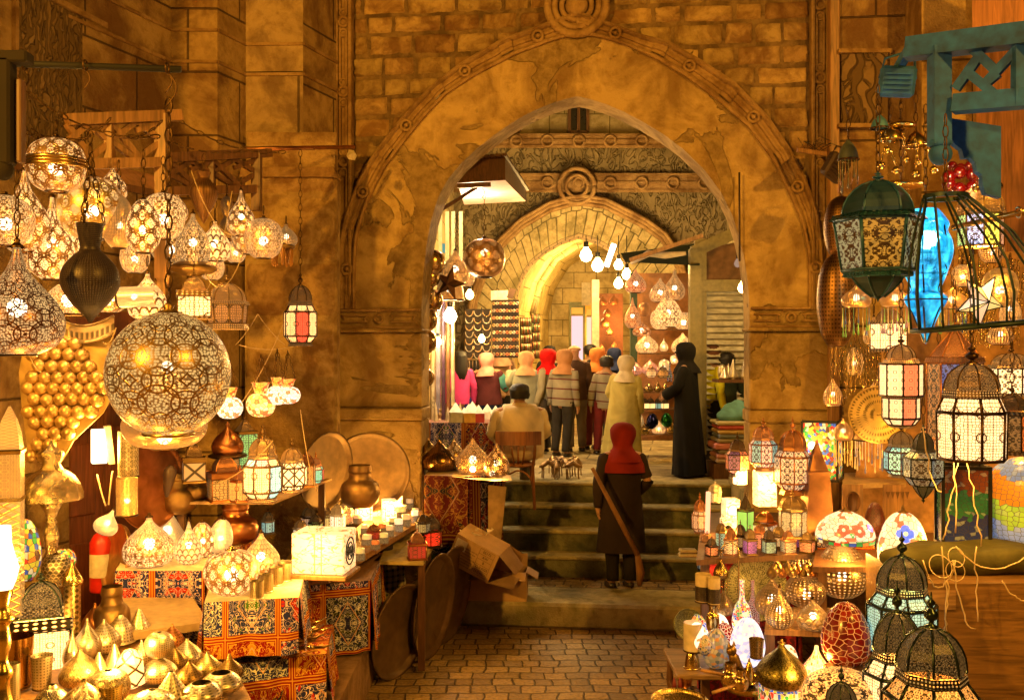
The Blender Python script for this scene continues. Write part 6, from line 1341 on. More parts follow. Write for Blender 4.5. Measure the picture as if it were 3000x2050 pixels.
# walker on the stairs
wk = person('person in a red headscarf and long dark coat climbing the steps', (P(1815, 0, 10.6).x, 10.48, .262), 1.80, 192, top=fb((.030, .018, .012)), legs=fb((.018, .013, .010)), scarf=fb((.26, .02, .01)), shoes=SHOE, wide=1.25, armL=((-.16, .02, .64), (-.13, -.10, .55)), armR=((.16, .03, .63), (.15, .00, .48)),
     extra=lambda t: [(lambda mm: (mm.lathe([(.155, .22), (.145, .35), (.13, .50), (.115, .60), (.12, .72)], 30, sy=.72), mm.build('long_coat', fb((.030, .018, .012)), t)))(MB()), (lambda mm: (mm.lathe([(.148, .70), (.140, .75), (.115, .80), (.07, .835)], 28, sy=.75), mm.build('red_shawl', fb((.24, .02, .01)), t)))(MB())])
m = MB(); a = P(1735, 1370, 10.1); b = P(1868, 1625, 9.95); m.tube([a, a.lerp(b, .5), b], [.020, .026, .030], 10); m.tube([b, b + Vector((.03, 0, -.18)), b + Vector((.02, .02, -.32))], [.030, .045, .025], 10); tag1(m, 'wrapped_pole', fb((.20, .095, .035)), 'long pale wrapped pole slanting in front of the walking person', 'pole')
# child in a plaid shirt crouching behind the stall
PLD = NT('plaid'); q = PLD.obj((1, 1, 1)); s3 = PLD.n('SeparateXYZ', {0: q}); f1 = PLD.M('GREATER_THAN', PLD.M('FRACT', PLD.M('MULTIPLY', s3.outputs[0], 22)), .62); f2 = PLD.M('GREATER_THAN', PLD.M('FRACT', PLD.M('MULTIPLY', s3.outputs[2], 22)), .62)
PLAID = PLD.done(PLD.bsdf(PLD.mix(PLD.M('MULTIPLY', PLD.M('ADD', f1, f2), .5), (.45, .36, .2), (.02, .02, .03)), .9))
person('child in a black and cream plaid shirt crouching behind the leaning trays', (P(1122, 0, 8.9).x, 8.95, -.12), 1.22, 200, top=PLAID, legs=JEAN, hair=HAIR, sit=True, wide=1.3)
# ================================================================ lights and wares of the inner court
def bare(x, y, D, label, r=.05, power=60, col=(1, .66, .24), cord=None, nm='bare_bulb', st=None, light=True):
    t = thing(nm, label, 'light bulb', P(x, y, D)); m = MB(); m.lathe([(.001, -r * 1.1), (r * .7, -r * .8), (r, -r * .1), (r * .8, r * .6), (r * .4, r * 1.1), (r * .35, r * 1.4)], 14); m.build('glass_bulb', glow(col, 40.0) if st is None else glow(col, st), t)
    m = MB(); m.lathe([(r * .4, r * 1.3), (r * .4, r * 2.2), (.001, r * 2.3)], 10); m.build('socket', BLACK, t)
    if cord: m = MB(); m.tube([(0, 0, r * 2.2), (0, .01, H - (cord - CY) * D / F - t.location.z)], .008, 4); m.build('cord', BLACK, t)
    if light: lamp_light('bulb_light', (0, 0, 0), power * .6, col, r * 1.15, parent=t)
YL = (1, .62, .19)
bare(1319, 926, 12.2, 'large dazzling white bulb at the left shop pillar', .085, 190, (1, .80, .50))
bare(1376, 864, 13.8, 'bare bulb beside the dark star ornament', .06, 110, YL, 700)
bare(1283, 1001, 12.6, 'small bare bulb low beside the mirrored pillar', .05, 60, YL)
bare(1411, 993, 15.0, 'bare bulb in front of the necklaces', .055, 80, YL, 900)
for i, (x, y, D, pw, lb) in enumerate([(1717, 748, 17.0, 170, 'topmost of the glaring bulbs under the second arch'), (1751, 778, 17.5, 170, 'second glaring bulb under the second arch, below the topmost'), (1812, 777, 16.5, 110, 'small glaring bulb level with the second, farther right'), (1836, 804, 16.0, 130, 'glaring bulb just left of the red glass lamps'), (1812, 831, 16.2, 110, 'lowest glaring bulb of the cluster under the second arch')]):
    bare(x, y, D, lb, .11 if i < 2 else .08, pw, YL, 690)
bare(2176, 843, 11.6, 'glaring bare bulb on the right jamb in front of the roller shutter', .06, 150, YL, 700)
bare(2161, 772, 11.6, 'unlit pinkish bulb hanging above the glaring one', .045, 0, (.8, .5, .35), 520, st=.5, light=False)
t = thing('tube_light', 'short bright tube light tilted under the second arch', 'tube light', P(1786, 748, 17.2)); m = MB(); m.tube([(-.06, 0, -.20), (.08, 0, .20)], .05, 8); m.build('tube', glow((1, .85, .6), 8.0), t)
lamp_light('bulb_light', P(1690, 850, 22.5), 110, YL, .2); lamp_light('bulb_light', P(1600, 780, 15.5), 80, YL, .15)  # added fill for the vault and the court, no bulb stands here
# canopy upper left
t = thing('shop_canopy', 'wooden shop canopy with pale pink underside lit from below, seen through the arch', 'canopy', P(1440, 595, 12.6)); o = t.location; q = lambda x, y, D: P(x, y, D) - o
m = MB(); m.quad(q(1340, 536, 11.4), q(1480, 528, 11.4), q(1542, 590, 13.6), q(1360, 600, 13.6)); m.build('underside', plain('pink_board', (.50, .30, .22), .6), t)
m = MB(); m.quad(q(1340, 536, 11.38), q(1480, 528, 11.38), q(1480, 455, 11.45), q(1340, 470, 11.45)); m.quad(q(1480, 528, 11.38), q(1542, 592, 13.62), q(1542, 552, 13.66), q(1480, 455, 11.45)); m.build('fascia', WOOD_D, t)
m = MB(); 
for i in range(9): m.bar(q(1340 + i * 17, 462 - i * 1.2, 11.35), q(1385 + i * 20, 540 + i * 2, 13.7), .06, .03)
m.build('roof_slat', WOOD_D, t)
m = MB(); m.bar(P(1272, 628, 10.9), P(1398, 548, 11.5), .035, .035); m.bar(P(1340, 545, 11.2), P(1438, 541, 11.2), .06, .05); hook(m, P(1412, 566, 11.2), .06); tag1(m, 'hook_bracket', WOOD_D, 'wooden arm with a hook reaching out under the canopy', 'bracket')
lamp_light('bulb_light', P(1390, 610, 12.6), 30, (1, .75, .5), .05)
CG = 'brass lamps hanging inside the arch on the left'
shade('globe', 1419, 690, 812, 122, 'large coppery globe lamp hanging under the wooden arm', D=11.3, mt=pierced((.55, .30, .12), GL, .8, 'arab', 7, 4, .5), nm='hanging_lamp', lit=20, hang=570, group=CG, bz=.6)
shade('onion', 1334, 725, 830, 84, 'patterned lamp with a bright spot behind the dark star', D=11.6, mt=pierced(BRASS, GL, 1.4, 'flower', 7, 3, .7), nm='hanging_lamp', lit=10, hang=640, group=CG)
shade('egg', 1366, 768, 840, 52, 'egg lamp with two bright spots at the star tip', D=11.9, mt=pierced(BRASS, GW, 1.6, 'flower', 6, 3, .7), nm='hanging_lamp', lit=8, group=CG)
shade('hemi', 1318, 800, 880, 84, 'bowl-shaped brass lamp under the dark star', D=12.0, mt=pierced(BRASS, GL, 1.0, 'flower', 7, 3, .6), nm='hanging_lamp', lit=8, group=CG, cap=False)
for x, y, r, D, lb in ((1268, 768, 36, 10.95, 'brass ball at the top of the column of balls by the jamb'), (1262, 812, 28, 11.0, 'small bright brass ball below the topmost'), (1240, 862, 34, 10.9, 'brass ball touching the jamb, third from the top'), (1266, 880, 32, 11.2, 'brass ball right of the third'), (1248, 935, 34, 11.0, 'dull brass ball with a pointed lower end'), (1246, 1000, 34, 11.0, 'brass ball beside the small low bulb'), (1240, 1060, 20, 11.0, 'small brass ball low on the jamb'), (1247, 1105, 26, 11.0, 'long brass drop, lowest of the column')):
    shade('globe', x, y - r, y + r, 2 * r, lb, D=D, mt=brass('ball_%d' % (x % 3), (.70, .46, .20), .22), nm='brass_ball', cat='ornament', cap=False, group='column of brass balls by the jamb')
t = thing('star_ornament', 'dark metal five-pointed star with ridged arms hanging inside the arch', 'ornament', P(1316, 830, 11.1)); t.rotation_euler = (R(15), R(20), R(-20)); m = MB(); pts = []
for i in range(10): a = math.pi / 2 + i * math.pi / 5; r_ = .22 if i % 2 == 0 else .085; pts.append((r_ * math.cos(a), r_ * math.sin(a)))
for i in range(10):
    a, b = pts[i], pts[(i + 1) % 10]
    for s in (-1, 1): m.add([(a[0], 0, a[1]), (b[0], 0, b[1]), (0, s * .06, 0)], [(0, 1, 2)])
m.build('star', brass('dark_star', (.18, .09, .05), .4), t)
# mirrored pillar strips of the left shop
t = thing('mirrored_pillar', 'mirror-fronted shop pillar with gilt, purple and brown upright strips', 'pillar', P(1290, 1200, 12.9)); o = t.location
for x0, x1, c, ro in ((1236, 1262, (.55, .36, .12), .4), (1263, 1275, (.75, .6, .35), .25), (1276, 1292, (.40, .34, .40), .15), (1293, 1306, (.12, .06, .10), .3), (1307, 1320, (.30, .12, .05), .4), (1321, 1333, (.80, .66, .36), .3)):
    m = MB(); a, b = P(x0, 1240, 12.9) - o, P(x1, 860, 12.9) - o; m.box(((a.x + b.x) / 2, 0, (a.z + b.z) / 2), (b.x - a.x - .01, .12, b.z - a.z), bev=.01); m.build('strip', brass('strip', c, ro, met=.4), t)
t = thing('glass_shelf_unit', 'tall glazed unit with pale uprights and turquoise reflections above the brass lamps', 'shelf', P(1320, 860, 13.2)); o = t.location
for x in (1266, 1290, 1310, 1328, 1350): m = MB(); a, b = P(x, 860, 13.2) - o, P(x, 620, 13.2) - o; m.bar(a, b, .05, .05); m.build('upright', plain('olive_paint', (.35, .28, .10), .5), t)
m = MB(); m.quad(P(1285, 735, 13.25) - o, P(1312, 745, 13.25) - o, P(1312, 715, 13.25) - o, P(1285, 712, 13.25) - o); m.build('painted_reflection', glow((.2, .55, .5), .6), t)  # glowing quad standing in for the turquoise reflection
# jewellery racks
def rack(name, label, x0, x1, y0, y1, D, rows, cols, kind, mts, seed=1, yaw=0):
    t = thing(name, label, 'display rack', P((x0 + x1) / 2, y1, D), yaw); k = D / F; W_, Hh = (x1 - x0) * k, (y1 - y0) * k; m = MB(); m.box((0, .02, Hh / 2), (W_, .03, Hh)); m.build('board', plain('rack_velvet', (.03, .02, .015), .8), t); rnd = random.Random(seed)
    for i, mt in enumerate(mts):
        m = MB()
        for r in range(rows):
            for c in range(cols):
                if (r * 7 + c) % len(mts) != i: continue
                x, z = -W_ / 2 + W_ * (c + .5) / cols, Hh * (1 - (r + .5) / rows)
                if kind == 'ring': m.torus((x, -.01, z), W_ / cols * .36, .010, rx(R(90)) @ ry(rnd.uniform(-.4, .4)), 10, 5)
                elif kind == 'neck': m.tube([(x + W_ / cols * .46 * math.cos(a), -.012, z + W_ / cols * .55 * math.sin(a) * 1.2 + .03) for a in [math.pi + math.pi * j / 6 for j in range(7)]], .009, 4)
                else: m.tube([(x, -.012, z + Hh / rows * .45), (x + rnd.uniform(-.01, .01), -.02, z), (x, -.012, z - Hh / rows * .45)], .009, 4)
        m.build({'ring': 'earrings', 'neck': 'necklaces', 'bead': 'bead_strings'}[kind], mt, t)
    return t
gold_ = brass('jewel_gold', (.9, .6, .3), .25); silv_ = brass('jewel_silver', (.8, .72, .6), .3); rose_ = brass('jewel_rose', (.7, .25, .12), .3, met=.5); grn_ = brass('jewel_green', (.35, .45, .2), .3, met=.3)
rack('earring_board', 'black board hung with eight rows of ring-shaped earrings', 1442, 1520, 878, 1048, 15.6, 8, 8, 'ring', (gold_, silv_, rose_))
rack('necklace_board', 'board of curved silver and gold necklaces left of the earrings', 1362, 1438, 905, 1050, 15.8, 7, 3, 'neck', (gold_, silv_))
rack('bead_rack', 'leaning rack of glittering red and gold bead strings right of the earrings', 1524, 1557, 930, 1055, 16.2, 5, 9, 'bead', (gold_, rose_, silv_, grn_), 3, .3)
rack('bead_rack', 'narrow dark rack of bead strings, second from the earrings', 1558, 1582, 920, 1050, 16.6, 5, 6, 'bead', (rose_, grn_, gold_), 4, .3)
rack('necklace_board', 'low counter front of hanging chains below the necklaces', 1370, 1440, 1055, 1150, 15.9, 4, 7, 'bead', (silv_, gold_), 5)
m = MB(); m.quad(P(1438, 880, 15.9), P(1488, 884, 15.9), P(1488, 850, 15.9), P(1438, 852, 15.9)); tag1(m, 'paper_notice', plain('notice_paper', (.7, .62, .5)), 'pale notice sheet above the earring board', 'notice')
m = MB(); m.quad(P(1484, 872, 15.7), P(1502, 876, 15.7), P(1512, 848, 15.7), P(1494, 843, 15.7)); tag1(m, 'small_picture', plain('dark_picture', (.12, .06, .03)), 'small dark picture tilted on the corner of the earring board', 'picture')
# lit cabinets, doorway post
for x0, x1, y0, c, lb in ((1668, 1712, 888, (1, .55, .55), 'tall green-framed cabinet with a pink glowing glass front and orange sign'), (1714, 1744, 892, (1, .6, .4), 'narrow yellow-framed cabinet with a pink glowing front, right of the green one')):
    D = 20.5; t = thing('lit_cabinet', lb, 'cabinet', P((x0 + x1) / 2, 1180, D)); k = D / F; W_, Hh = (x1 - x0) * k, (1180 - y0) * k; m = MB()
    for sx_ in (-1, 1): m.box((sx_ * W_ * .46, 0, Hh / 2), (W_ * .12, .3, Hh))
    m.box((0, 0, Hh * .98), (W_ * 1.05, .32, .12)); m.build('cabinet_frame', plain('cab_paint_%d' % x0, (.10, .12, .04) if x0 == 1668 else (.5, .33, .06), .5), t)
    m = MB(); m.quad((-W_ * .38, -.1, .2), (W_ * .38, -.1, .2), (W_ * .38, -.1, Hh * .87), (-W_ * .38, -.1, Hh * .87)); m.build('glass_front', glow(c, 1.4), t); m = MB(); m.quad((-W_ * .38, -.12, Hh * .89), (W_ * .38, -.12, Hh * .89), (W_ * .38, -.12, Hh * .96), (-W_ * .38, -.12, Hh * .96)); m.build('sign_panel', glow((1, .42, .05), 1.2), t)
m = MB(); a, b = P(1744, 1180, 18.6), P(1744, 820, 18.6); m.bar(a, b, .14, .14); tag1(m, 'white_post', plain('post_paint', (.6, .52, .38), .5), 'pale square post right of the lit cabinets', 'post')
m = MB(); m.quad(P(1704, 895, 19.8), P(1730, 895, 19.8), P(1730, 828, 19.8), P(1704, 828, 19.8)); tag1(m, 'column_shaft', plain('shaft', (.5, .42, .25)), 'short pale pilaster above the lit cabinets', 'pilaster')
rnd = random.Random(6)
for i, (x, y, w_) in enumerate([(1765, 880, 26), (1798, 878, 28), (1780, 915, 24), (1772, 942, 30), (1786, 970, 22), (1762, 1018, 20), (1800, 1012, 20), (1785, 1030, 18)]):
    shade('onion', x, y - w_ * .55, y + w_ * .55, w_, 'small coppery lamp hanging in the far shop beyond the second arch', D=20.2, mt=pierced((.4, .16, .05), GO, .9, 'flower', 5, 3, .5 if i < 5 else .95), nm='far_lamp', lit=0, group='small lamps in the far shop', cap=False, seg=14)
m = MB(); m.quad(P(1752, 1120, 20.9), P(1825, 1120, 20.9), P(1825, 860, 20.9), P(1752, 860, 20.9)); tag1(m, 'far_shop_wall', plain('far_wall', (.25, .11, .05)), 'reddish back wall of the far shop with small copper lamps', 'wall')
lamp_light('bulb_light', P(1790, 960, 20.0), 40, (1, .4, .1), .1)
# right lamp stall in the court
t = thing('lamp_stall', 'orange-backed stall with shelves of lamps left of the roller shutter', 'stall', P(1950, 1290, 14.6)); o = t.location
m = MB(); m.quad(P(1850, 1290, 15.0) - o, P(2060, 1290, 14.7) - o, P(2060, 800, 14.7) - o, P(1850, 800, 15.0) - o); m.build('back_panel', plain('orange_panel', (.55, .24, .07), .6), t)
for y, x0, x1 in ((964, 1890, 2050), (1036, 1875, 2052), (1150, 1858, 2052), (1200, 1860, 2050), (1274, 1855, 2050)):
    m = MB(); a, b = P(x0, y, 14.3) - o, P(x1, y, 14.2) - o; m.box(((a.x + b.x) / 2, 0, a.z), (b.x - a.x, .34, .025)); m.build('shelf', WOOD_M, t)
m = MB(); a = P(1856, 1290, 14.3) - o; b = P(1856, 800, 14.3) - o; m.bar(a, b, .1, .1); m.build('green_post', plain('green_post', (.05, .09, .05), .5), t)
RG = 'lamps of the orange stall'
RL = [('onion', 1862, 790, 858, 62, 'reddish glass lamp at the top left of the orange stall', (.6, .12, .05), 'flower', 1.0, 4), ('onion', 1934, 815, 885, 62, 'coppery lamp with a zigzag band near the top of the orange stall', (.55, .24, .08), 'flower', 1.2, 5), ('tear', 1976, 788, 880, 62, 'tall pear-shaped copper lamp with a starry bright spot', (.55, .28, .10), 'flower', .8, 6),
      ('tear', 1853, 872, 962, 48, 'slim copper teardrop lamp with round tracery', (.5, .16, .04), 'flower', .9, 5), ('onion', 1957, 852, 958, 82, 'large bright white tracery lamp in the middle of the orange stall', BRASS, 'flower', 2.2, 12), ('globe', 1888, 885, 925, 34, 'plain coppery ball between the slim teardrop and the white tracery lamp', (.6, .3, .12), 'dots', .3, 0), ('onion', 1880, 942, 985, 54, 'squat copper lamp with arches and a bright bulb below', (.55, .2, .06), 'arab', .8, 3),
      ('globe', 2003, 915, 965, 64, 'wide glowing globe at the right edge of the orange stall', BRASS, 'flower', 1.6, 6), ('globe', 1935, 905, 965, 60, 'bright bowl-like lamp left below the white tracery lamp', BRASS, 'flower', 2.0, 5), ('onion', 1895, 975, 1034, 66, 'bright onion lamp on the second shelf, left', BRASS, 'flower', 1.8, 8), ('tear', 1945, 990, 1030, 26, 'small glass-like teardrop in the middle of the second shelf', TIN, 'dots', 1.5, 2), ('onion', 2000, 975, 1034, 66, 'bright onion lamp on the second shelf, right', BRASS, 'flower', 1.8, 6),
      ('onion', 1856, 1052, 1098, 50, 'pink glowing onion lamp behind the hooded woman', (.7, .3, .18), 'dots', 1.2, 4), ('onion', 1905, 1052, 1096, 48, 'second pink glowing onion lamp', (.7, .3, .18), 'dots', 1.2, 3), ('globe', 1946, 1052, 1090, 34, 'round white dotted lamp on the third shelf', TIN, 'dots', 1.8, 2), ('globe', 1975, 1040, 1066, 24, 'little white lamp with a keyhole above the third shelf', TIN, 'arab', 2.0, 2),
      ('onion', 1868, 1118, 1148, 30, 'brass onion, left on the lower middle shelf', (.7, .5, .22), 'dots', .0, 0), ('onion', 1900, 1120, 1148, 28, 'dull brass onion next on the lower middle shelf', (.6, .42, .2), 'dots', .0, 0), ('tear', 1927, 1112, 1148, 24, 'slim brass teardrop on the lower middle shelf', (.7, .5, .22), 'dots', .0, 0), ('tear', 1951, 1114, 1148, 22, 'second slim brass teardrop on the lower middle shelf', (.7, .5, .22), 'dots', .0, 0), ('globe', 1990, 1110, 1148, 36, 'pinkish glowing ball on the lower middle shelf', (.7, .3, .2), 'dots', 1.3, 2),
      ('egg', 1870, 1208, 1260, 34, 'white egg lamp with black dots on the lowest shelf', TIN, 'dots', 1.2, 2), ('egg', 1911, 1210, 1256, 36, 'dark blue egg lamp on the lowest shelf', (.02, .02, .10), 'dots', 0, 0), ('egg', 1953, 1208, 1250, 34, 'green egg lamp on the lowest shelf', (.02, .18, .04), 'dots', 0, 0), ('onion', 1884, 1232, 1272, 40, 'polished brass onion before the dotted egg', (.7, .5, .22), 'dots', 0, 0), ('onion', 1930, 1232, 1270, 40, 'bright pinkish onion in the middle of the lowest shelf', (.8, .5, .35), 'dots', 2.2, 8), ('tear', 1966, 1226, 1270, 28, 'brass teardrop at the right of the lowest shelf', (.7, .5, .22), 'dots', .0, 0)]
for kd, x, y0, y1, w_, lb, c, sty, st, lit in RL:
    mt_ = pierced(c, GW if c != (.7, .3, .18) else (1, .5, .3), st * 1.6, sty, 7 if sty != 'dots' else 24, 4 if sty != 'dots' else 14, .85) if st > 0 else brass('stallbrass', c, .2, met=.9)
    shade(kd, x, y0, y1, w_, lb, D=14.1, mt=mt_, nm='stall_lamp', lit=lit, cap=False, group=RG, seg=24)
for i, (x, w_, c) in enumerate([(1889, 20, GW), (1906, 22, GW), (1928, 20, (.1, .2, .15)), (1946, 22, GW)]):
    lantern(x, 1162, 1198, w_, ['little lit lantern, leftmost of four on the narrow shelf', 'little lit lantern, second on the narrow shelf', 'dark green little lantern, third on the narrow shelf', 'little lit lantern, rightmost on the narrow shelf'][i], D=14.1, n=4, kind='mini', glass=((c, 1.5, 'none'),), simple=True, lit=0, dglow=.2, rot=.5, group='little lanterns on the narrow shelf', nm='little_lantern')
lantern(1907, 1064, 1108, 28, 'small brass-framed lantern in front of the third shelf', D=14.0, n=6, kind='classic', glass=((GW, 1.0),), metal='copper', simple=True, lit=0, nm='little_lantern'); lantern(1942, 1066, 1108, 30, 'small dark lantern with ball finial on the third shelf', D=14.0, n=6, kind='classic', glass=((GO, .4),), metal='dark', simple=True, lit=0, nm='little_lantern'); lantern(2012, 1045, 1105, 36, 'tiered red lantern behind the black-robed woman', D=14.0, n=6, kind='stacked', glass=(((1, .2, .08), 1.2),), metal='copper', simple=True, lit=0, nm='little_lantern')
shade('bottle', 1962, 1062, 1118, 16, 'slim green glass bottle on the stall', D=14.0, mt=mosaic('dark', 6, 8, .4), nm='glass_bottle', cat='bottle', cap=False)
# awning over the stall
t = thing('stall_awning', 'dark green sloping awning with a wooden prop above the orange stall', 'awning', P(1930, 780, 13.4)); o = t.location; q = lambda x, y, D: P(x, y, D) - o
m = MB(); m.quad(q(1818, 742, 15.5), q(2050, 712, 15.2), q(2050, 778, 12.9), q(1832, 768, 13.2)); m.build('sheet', fabric((.045, .07, .05)), t); m = MB(); m.bar(q(1845, 762, 12.9), q(2060, 690, 12.6), .05, .05); m.build('pole', WOOD_M, t); m = MB(); m.tube([q(1850, 772, 13.1), q(1900, 742, 12.9), q(1950, 748, 12.9), q(2010, 742, 12.8)], [.02, .05, .05, .03], 8); m.build('rolled_cloth', fabric((.55, .45, .32)), t)
# shutter bay
t = thing('shuttered_shop', 'closed shop front with an olive wooden frame, rust panel and ribbed roller shutter', 'shop front', P(2120, 1320, 13.3)); o = t.location; OLV = plain('olive_frame', (.24, .19, .07), .55); q = lambda x, y, D=13.3: P(x, y, D) - o
m = MB(); n = 26
for i in range(n):
    y0, y1 = 1325 - i * 18.25, 1325 - (i + 1) * 18.25; m.quad(q(2048, y0), q(2240, y0), q(2240, y0 - 6, 13.40), q(2048, y0 - 6, 13.40)); m.quad(q(2048, y0 - 6, 13.22), q(2240, y0 - 6, 13.22), q(2240, y1, 13.3), q(2048, y1, 13.3))
m.build('roller_shutter', brass('shutter_tin', (.92, .86, .72), .5, met=.1), t)
m = MB(); m.quad(q(2048, 828, 13.28), q(2240, 828, 13.28), q(2240, 690, 13.28), q(2048, 735, 13.28)); m.build('rust_panel', plain('rust', (.16, .08, .035), .8, 0, .7, .3, 8), t)
m = MB()
for a, b, w_ in (((2036, 1330), (2036, 730), .16), ((2028, 838), (2240, 836), .14), ((2030, 738), (2205, 660), .12), ((2052, 1330), (2052, 700), .05)): m.bar(q(*a, 13.2), q(*b, 13.2), w_, .16)
m.build('timber_frame', OLV, t)
# tin cones on a sill, fabric stack
m = MB(); a, b = P(2095, 1115, 12.7), P(2230, 1115, 12.7); m.box(tuple((a + b) / 2), (b.x - a.x, .4, .04)); tag1(m, 'wall_shelf', WOOD_D, 'dark shelf under the tin cones before the shutter', 'shelf')
for i, (kd, x, y0, w_) in enumerate([('cone', 2122, 1078, 28), ('cone', 2134, 1064, 24), ('cone', 2148, 1052, 28), ('onion', 2155, 1080, 34), ('cone', 2182, 1050, 28), ('globe', 2115, 1066, 24), ('onion', 2182, 1082, 26)]):
    shade(kd, x, y0, 1112, w_, 'plain polished tin cone or onion standing on the dark shelf before the shutter', D=12.6 + .1 * (i % 2), mt='tin', nm='tin_ornament', cat='ornament', cap=False, group='tin cones on the dark shelf', seg=18)
rnd = random.Random(3); z = P(0, 1345, 12.4).z; cols = [((.42, .30, .22), 'tan'), ((.50, .22, .18), 'salmon'), ((.20, .16, .10), 'dark brown'), ((.55, .20, .18), 'rose'), ((.30, .24, .14), 'khaki'), ((.16, .17, .17), 'slate'), ((.50, .33, .12), 'mustard'), ((.42, .08, .06), 'red'), ((.45, .38, .22), 'straw')]
t0 = thing('goods_crate', 'low crate under the stack of folded cloth', 'crate', P(2150, 1400, 12.3)); m = MB(); m.box((0, 0, -.02), (.62, .5, z - P(0, 1400, 12.3).z - .02)); m.build('crate_body', WOOD_D, t0); t0.location.z = (z + U) / 2; t0.scale.z = (z - U) / max(.05, (z - P(0, 1400, 12.3).z - .02))
for i, (c, nm_) in enumerate(cols):
    h_ = .055 + (.03 if i == 3 else 0); m = MB(); m.box((rnd.uniform(-.02, .02), 0, h_ / 2), (.50 + rnd.uniform(-.04, .04), .45, h_ * .92), bev=.018); tag1(m, 'folded_cloth', fabric(c), f'folded {nm_} cloth in the stack by the right jamb', 'folded cloth', 'stack of folded cloth').location = (P(2148, 0, 12.2).x, 12.2, z); z += h_
m = MB(); rnd = random.Random(8); pts = spline([(.22, 0), (.26, .05), (.18, .16), (.09, .22), (.0, .25)], 4); m.lathe(pts, 20, sy=.7); m.v = [(x + .04 * noise.noise(Vector((x * 9, y * 9, z_ * 9))), y, z_ + .05 * noise.noise(Vector((x * 7, y * 7, 3)))) for x, y, z_ in m.v]
tag1(m, 'cloth_bundle', fabric((.12, .28, .27)), 'crumpled teal cloth bundle on top of the folded stack', 'cloth').location = (P(2158, 0, 12.2).x, 12.2, z)
# souvenir table left
t = table('souvenir_table', 'souvenir table draped in dark red tent cloth left of the seated man', 'table', [tuple(P(1225, 0, 12.3).xy), tuple(P(1470, 0, 12.2).xy), tuple(P(1465, 0, 13.4).xy), tuple(P(1235, 0, 13.4).xy)], P(0, 1240, 12.2).z, fabric((.25, .12, .08)), cloth_pattern(2.2, 21.7, .6), .5)
zt_ = P(0, 1240, 12.2).z; rnd = random.Random(12)
for i, (x, D, s_, c) in enumerate([(1335, 12.35, .15, (.42, .36, .20)), (1374, 12.35, .14, (.55, .30, .03)), (1402, 12.4, .13, (.45, .04, .03)), (1384, 12.9, .14, (.75, .65, .5)), (1428, 12.9, .12, (.75, .65, .5)), (1452, 12.5, .12, (.7, .6, .42)), (1360, 12.7, .10, (.7, .6, .42))]):
    lb = ['largest white pyramid souvenir on a beige box', 'white pyramid souvenir on a yellow box', 'white pyramid souvenir on a red box', 'white pyramid behind the yellow box', 'white pyramid right of the red box', 'small carved pyramid next to the seated man', 'tiny pyramid behind the first two'][i]
    t = thing('pyramid_souvenir', lb, 'souvenir', (P(x, 0, D).x, D, zt_), .2, 'pyramid souvenirs'); m = MB(); m.box((0, 0, s_ * .45), (s_ * 1.05, s_ * 1.05, s_ * .9), bev=.004); m.build('box', plain('box_%d' % i, c, .6), t)
    m = MB(); h_ = s_ * .52; m.lathe([(h_ * 1.45, s_ * .9), (.001, s_ * 1.75)], 4, ph=R(45), sm=False); m.build('pyramid', plain('plaster', (.75, .68, .55), .6), t)
FIG = brass('figurine', (.50, .30, .13), .4, met=.6)
for i in range(11):
    x = 1240 + i * 12; D = 12.6 + .25 * (i % 3); h_ = .16 + .05 * (i % 2); m = MB()
    if i % 3 == 0: m.lathe([(.035, 0), (.02, h_ * .8), (.001, h_ * 1.2)], 4, sm=False); lb, n_ = 'small pale obelisk souvenir on the red-draped table', 'obelisk_souvenir'
    elif i % 3 == 1: m.lathe(spline([(.035, 0), (.02, .02), (.03, h_ * .4), (.012, h_ * .7), (.02, h_ * .85), (.001, h_)], 3), 10); lb, n_ = 'small dark standing figurine on the red-draped table', 'standing_figurine'
    else: m.lathe([(.04, 0), (.015, .02), (.015, h_ * .7), (.03, h_ * .8), (.03, h_)], 10); lb, n_ = 'small candlestick souvenir on the red-draped table', 'candlestick'
    tag1(m, n_, FIG if i % 3 else plain('pale_stone', (.5, .38, .2)), lb, 'souvenir', n_.replace('_', ' ') + 's on the red-draped table').location = (P(x, 0, D).x, D, zt_)
# camel figurines on the pavement
def camel(x, D, s_, lb, k):
    m = MB(); b = [(-.5, 0, .62), (-.25, 0, .70), (0, 0, .86), (.22, 0, .72), (.42, 0, .66)]; m.tube([Vector(p_) * s_ for p_ in b], [.06 * s_, .13 * s_, .15 * s_, .14 * s_, .08 * s_], 8)
    m.tube([Vector(p_) * s_ for p_ in ((.42, 0, .66), (.58, 0, .62), (.66, 0, .85), (.70, 0, .98))], [.08 * s_, .05 * s_, .04 * s_, .04 * s_], 7); m.tube([Vector(p_) * s_ for p_ in ((.66, 0, 1.0), (.78, 0, .97), (.88, 0, .93))], [.05 * s_, .045 * s_, .03 * s_], 7)
    for lx in (-.32, .30):
        for sy_ in (-.08, .08): m.tube([Vector(p_) * s_ for p_ in ((lx, sy_, .62), (lx + .03, sy_, .33), (lx, sy_, .02))], [.055 * s_, .03 * s_, .035 * s_], 6)
    o = tag1(m, 'camel_figurine', FIG, lb, 'figurine', 'camel figurines on the pavement'); o.location = (P(x, 0, D).x, D, U); o.rotation_euler.z = k
for i, (x, D) in enumerate([(1605, 12.1), (1632, 12.0), (1655, 12.2), (1678, 12.0), (1690, 12.3), (1618, 12.5), (1645, 12.5)]): camel(x, D, .24, 'small carved camel figurine standing on the pavement right of the seated man', .5 + i * .9)
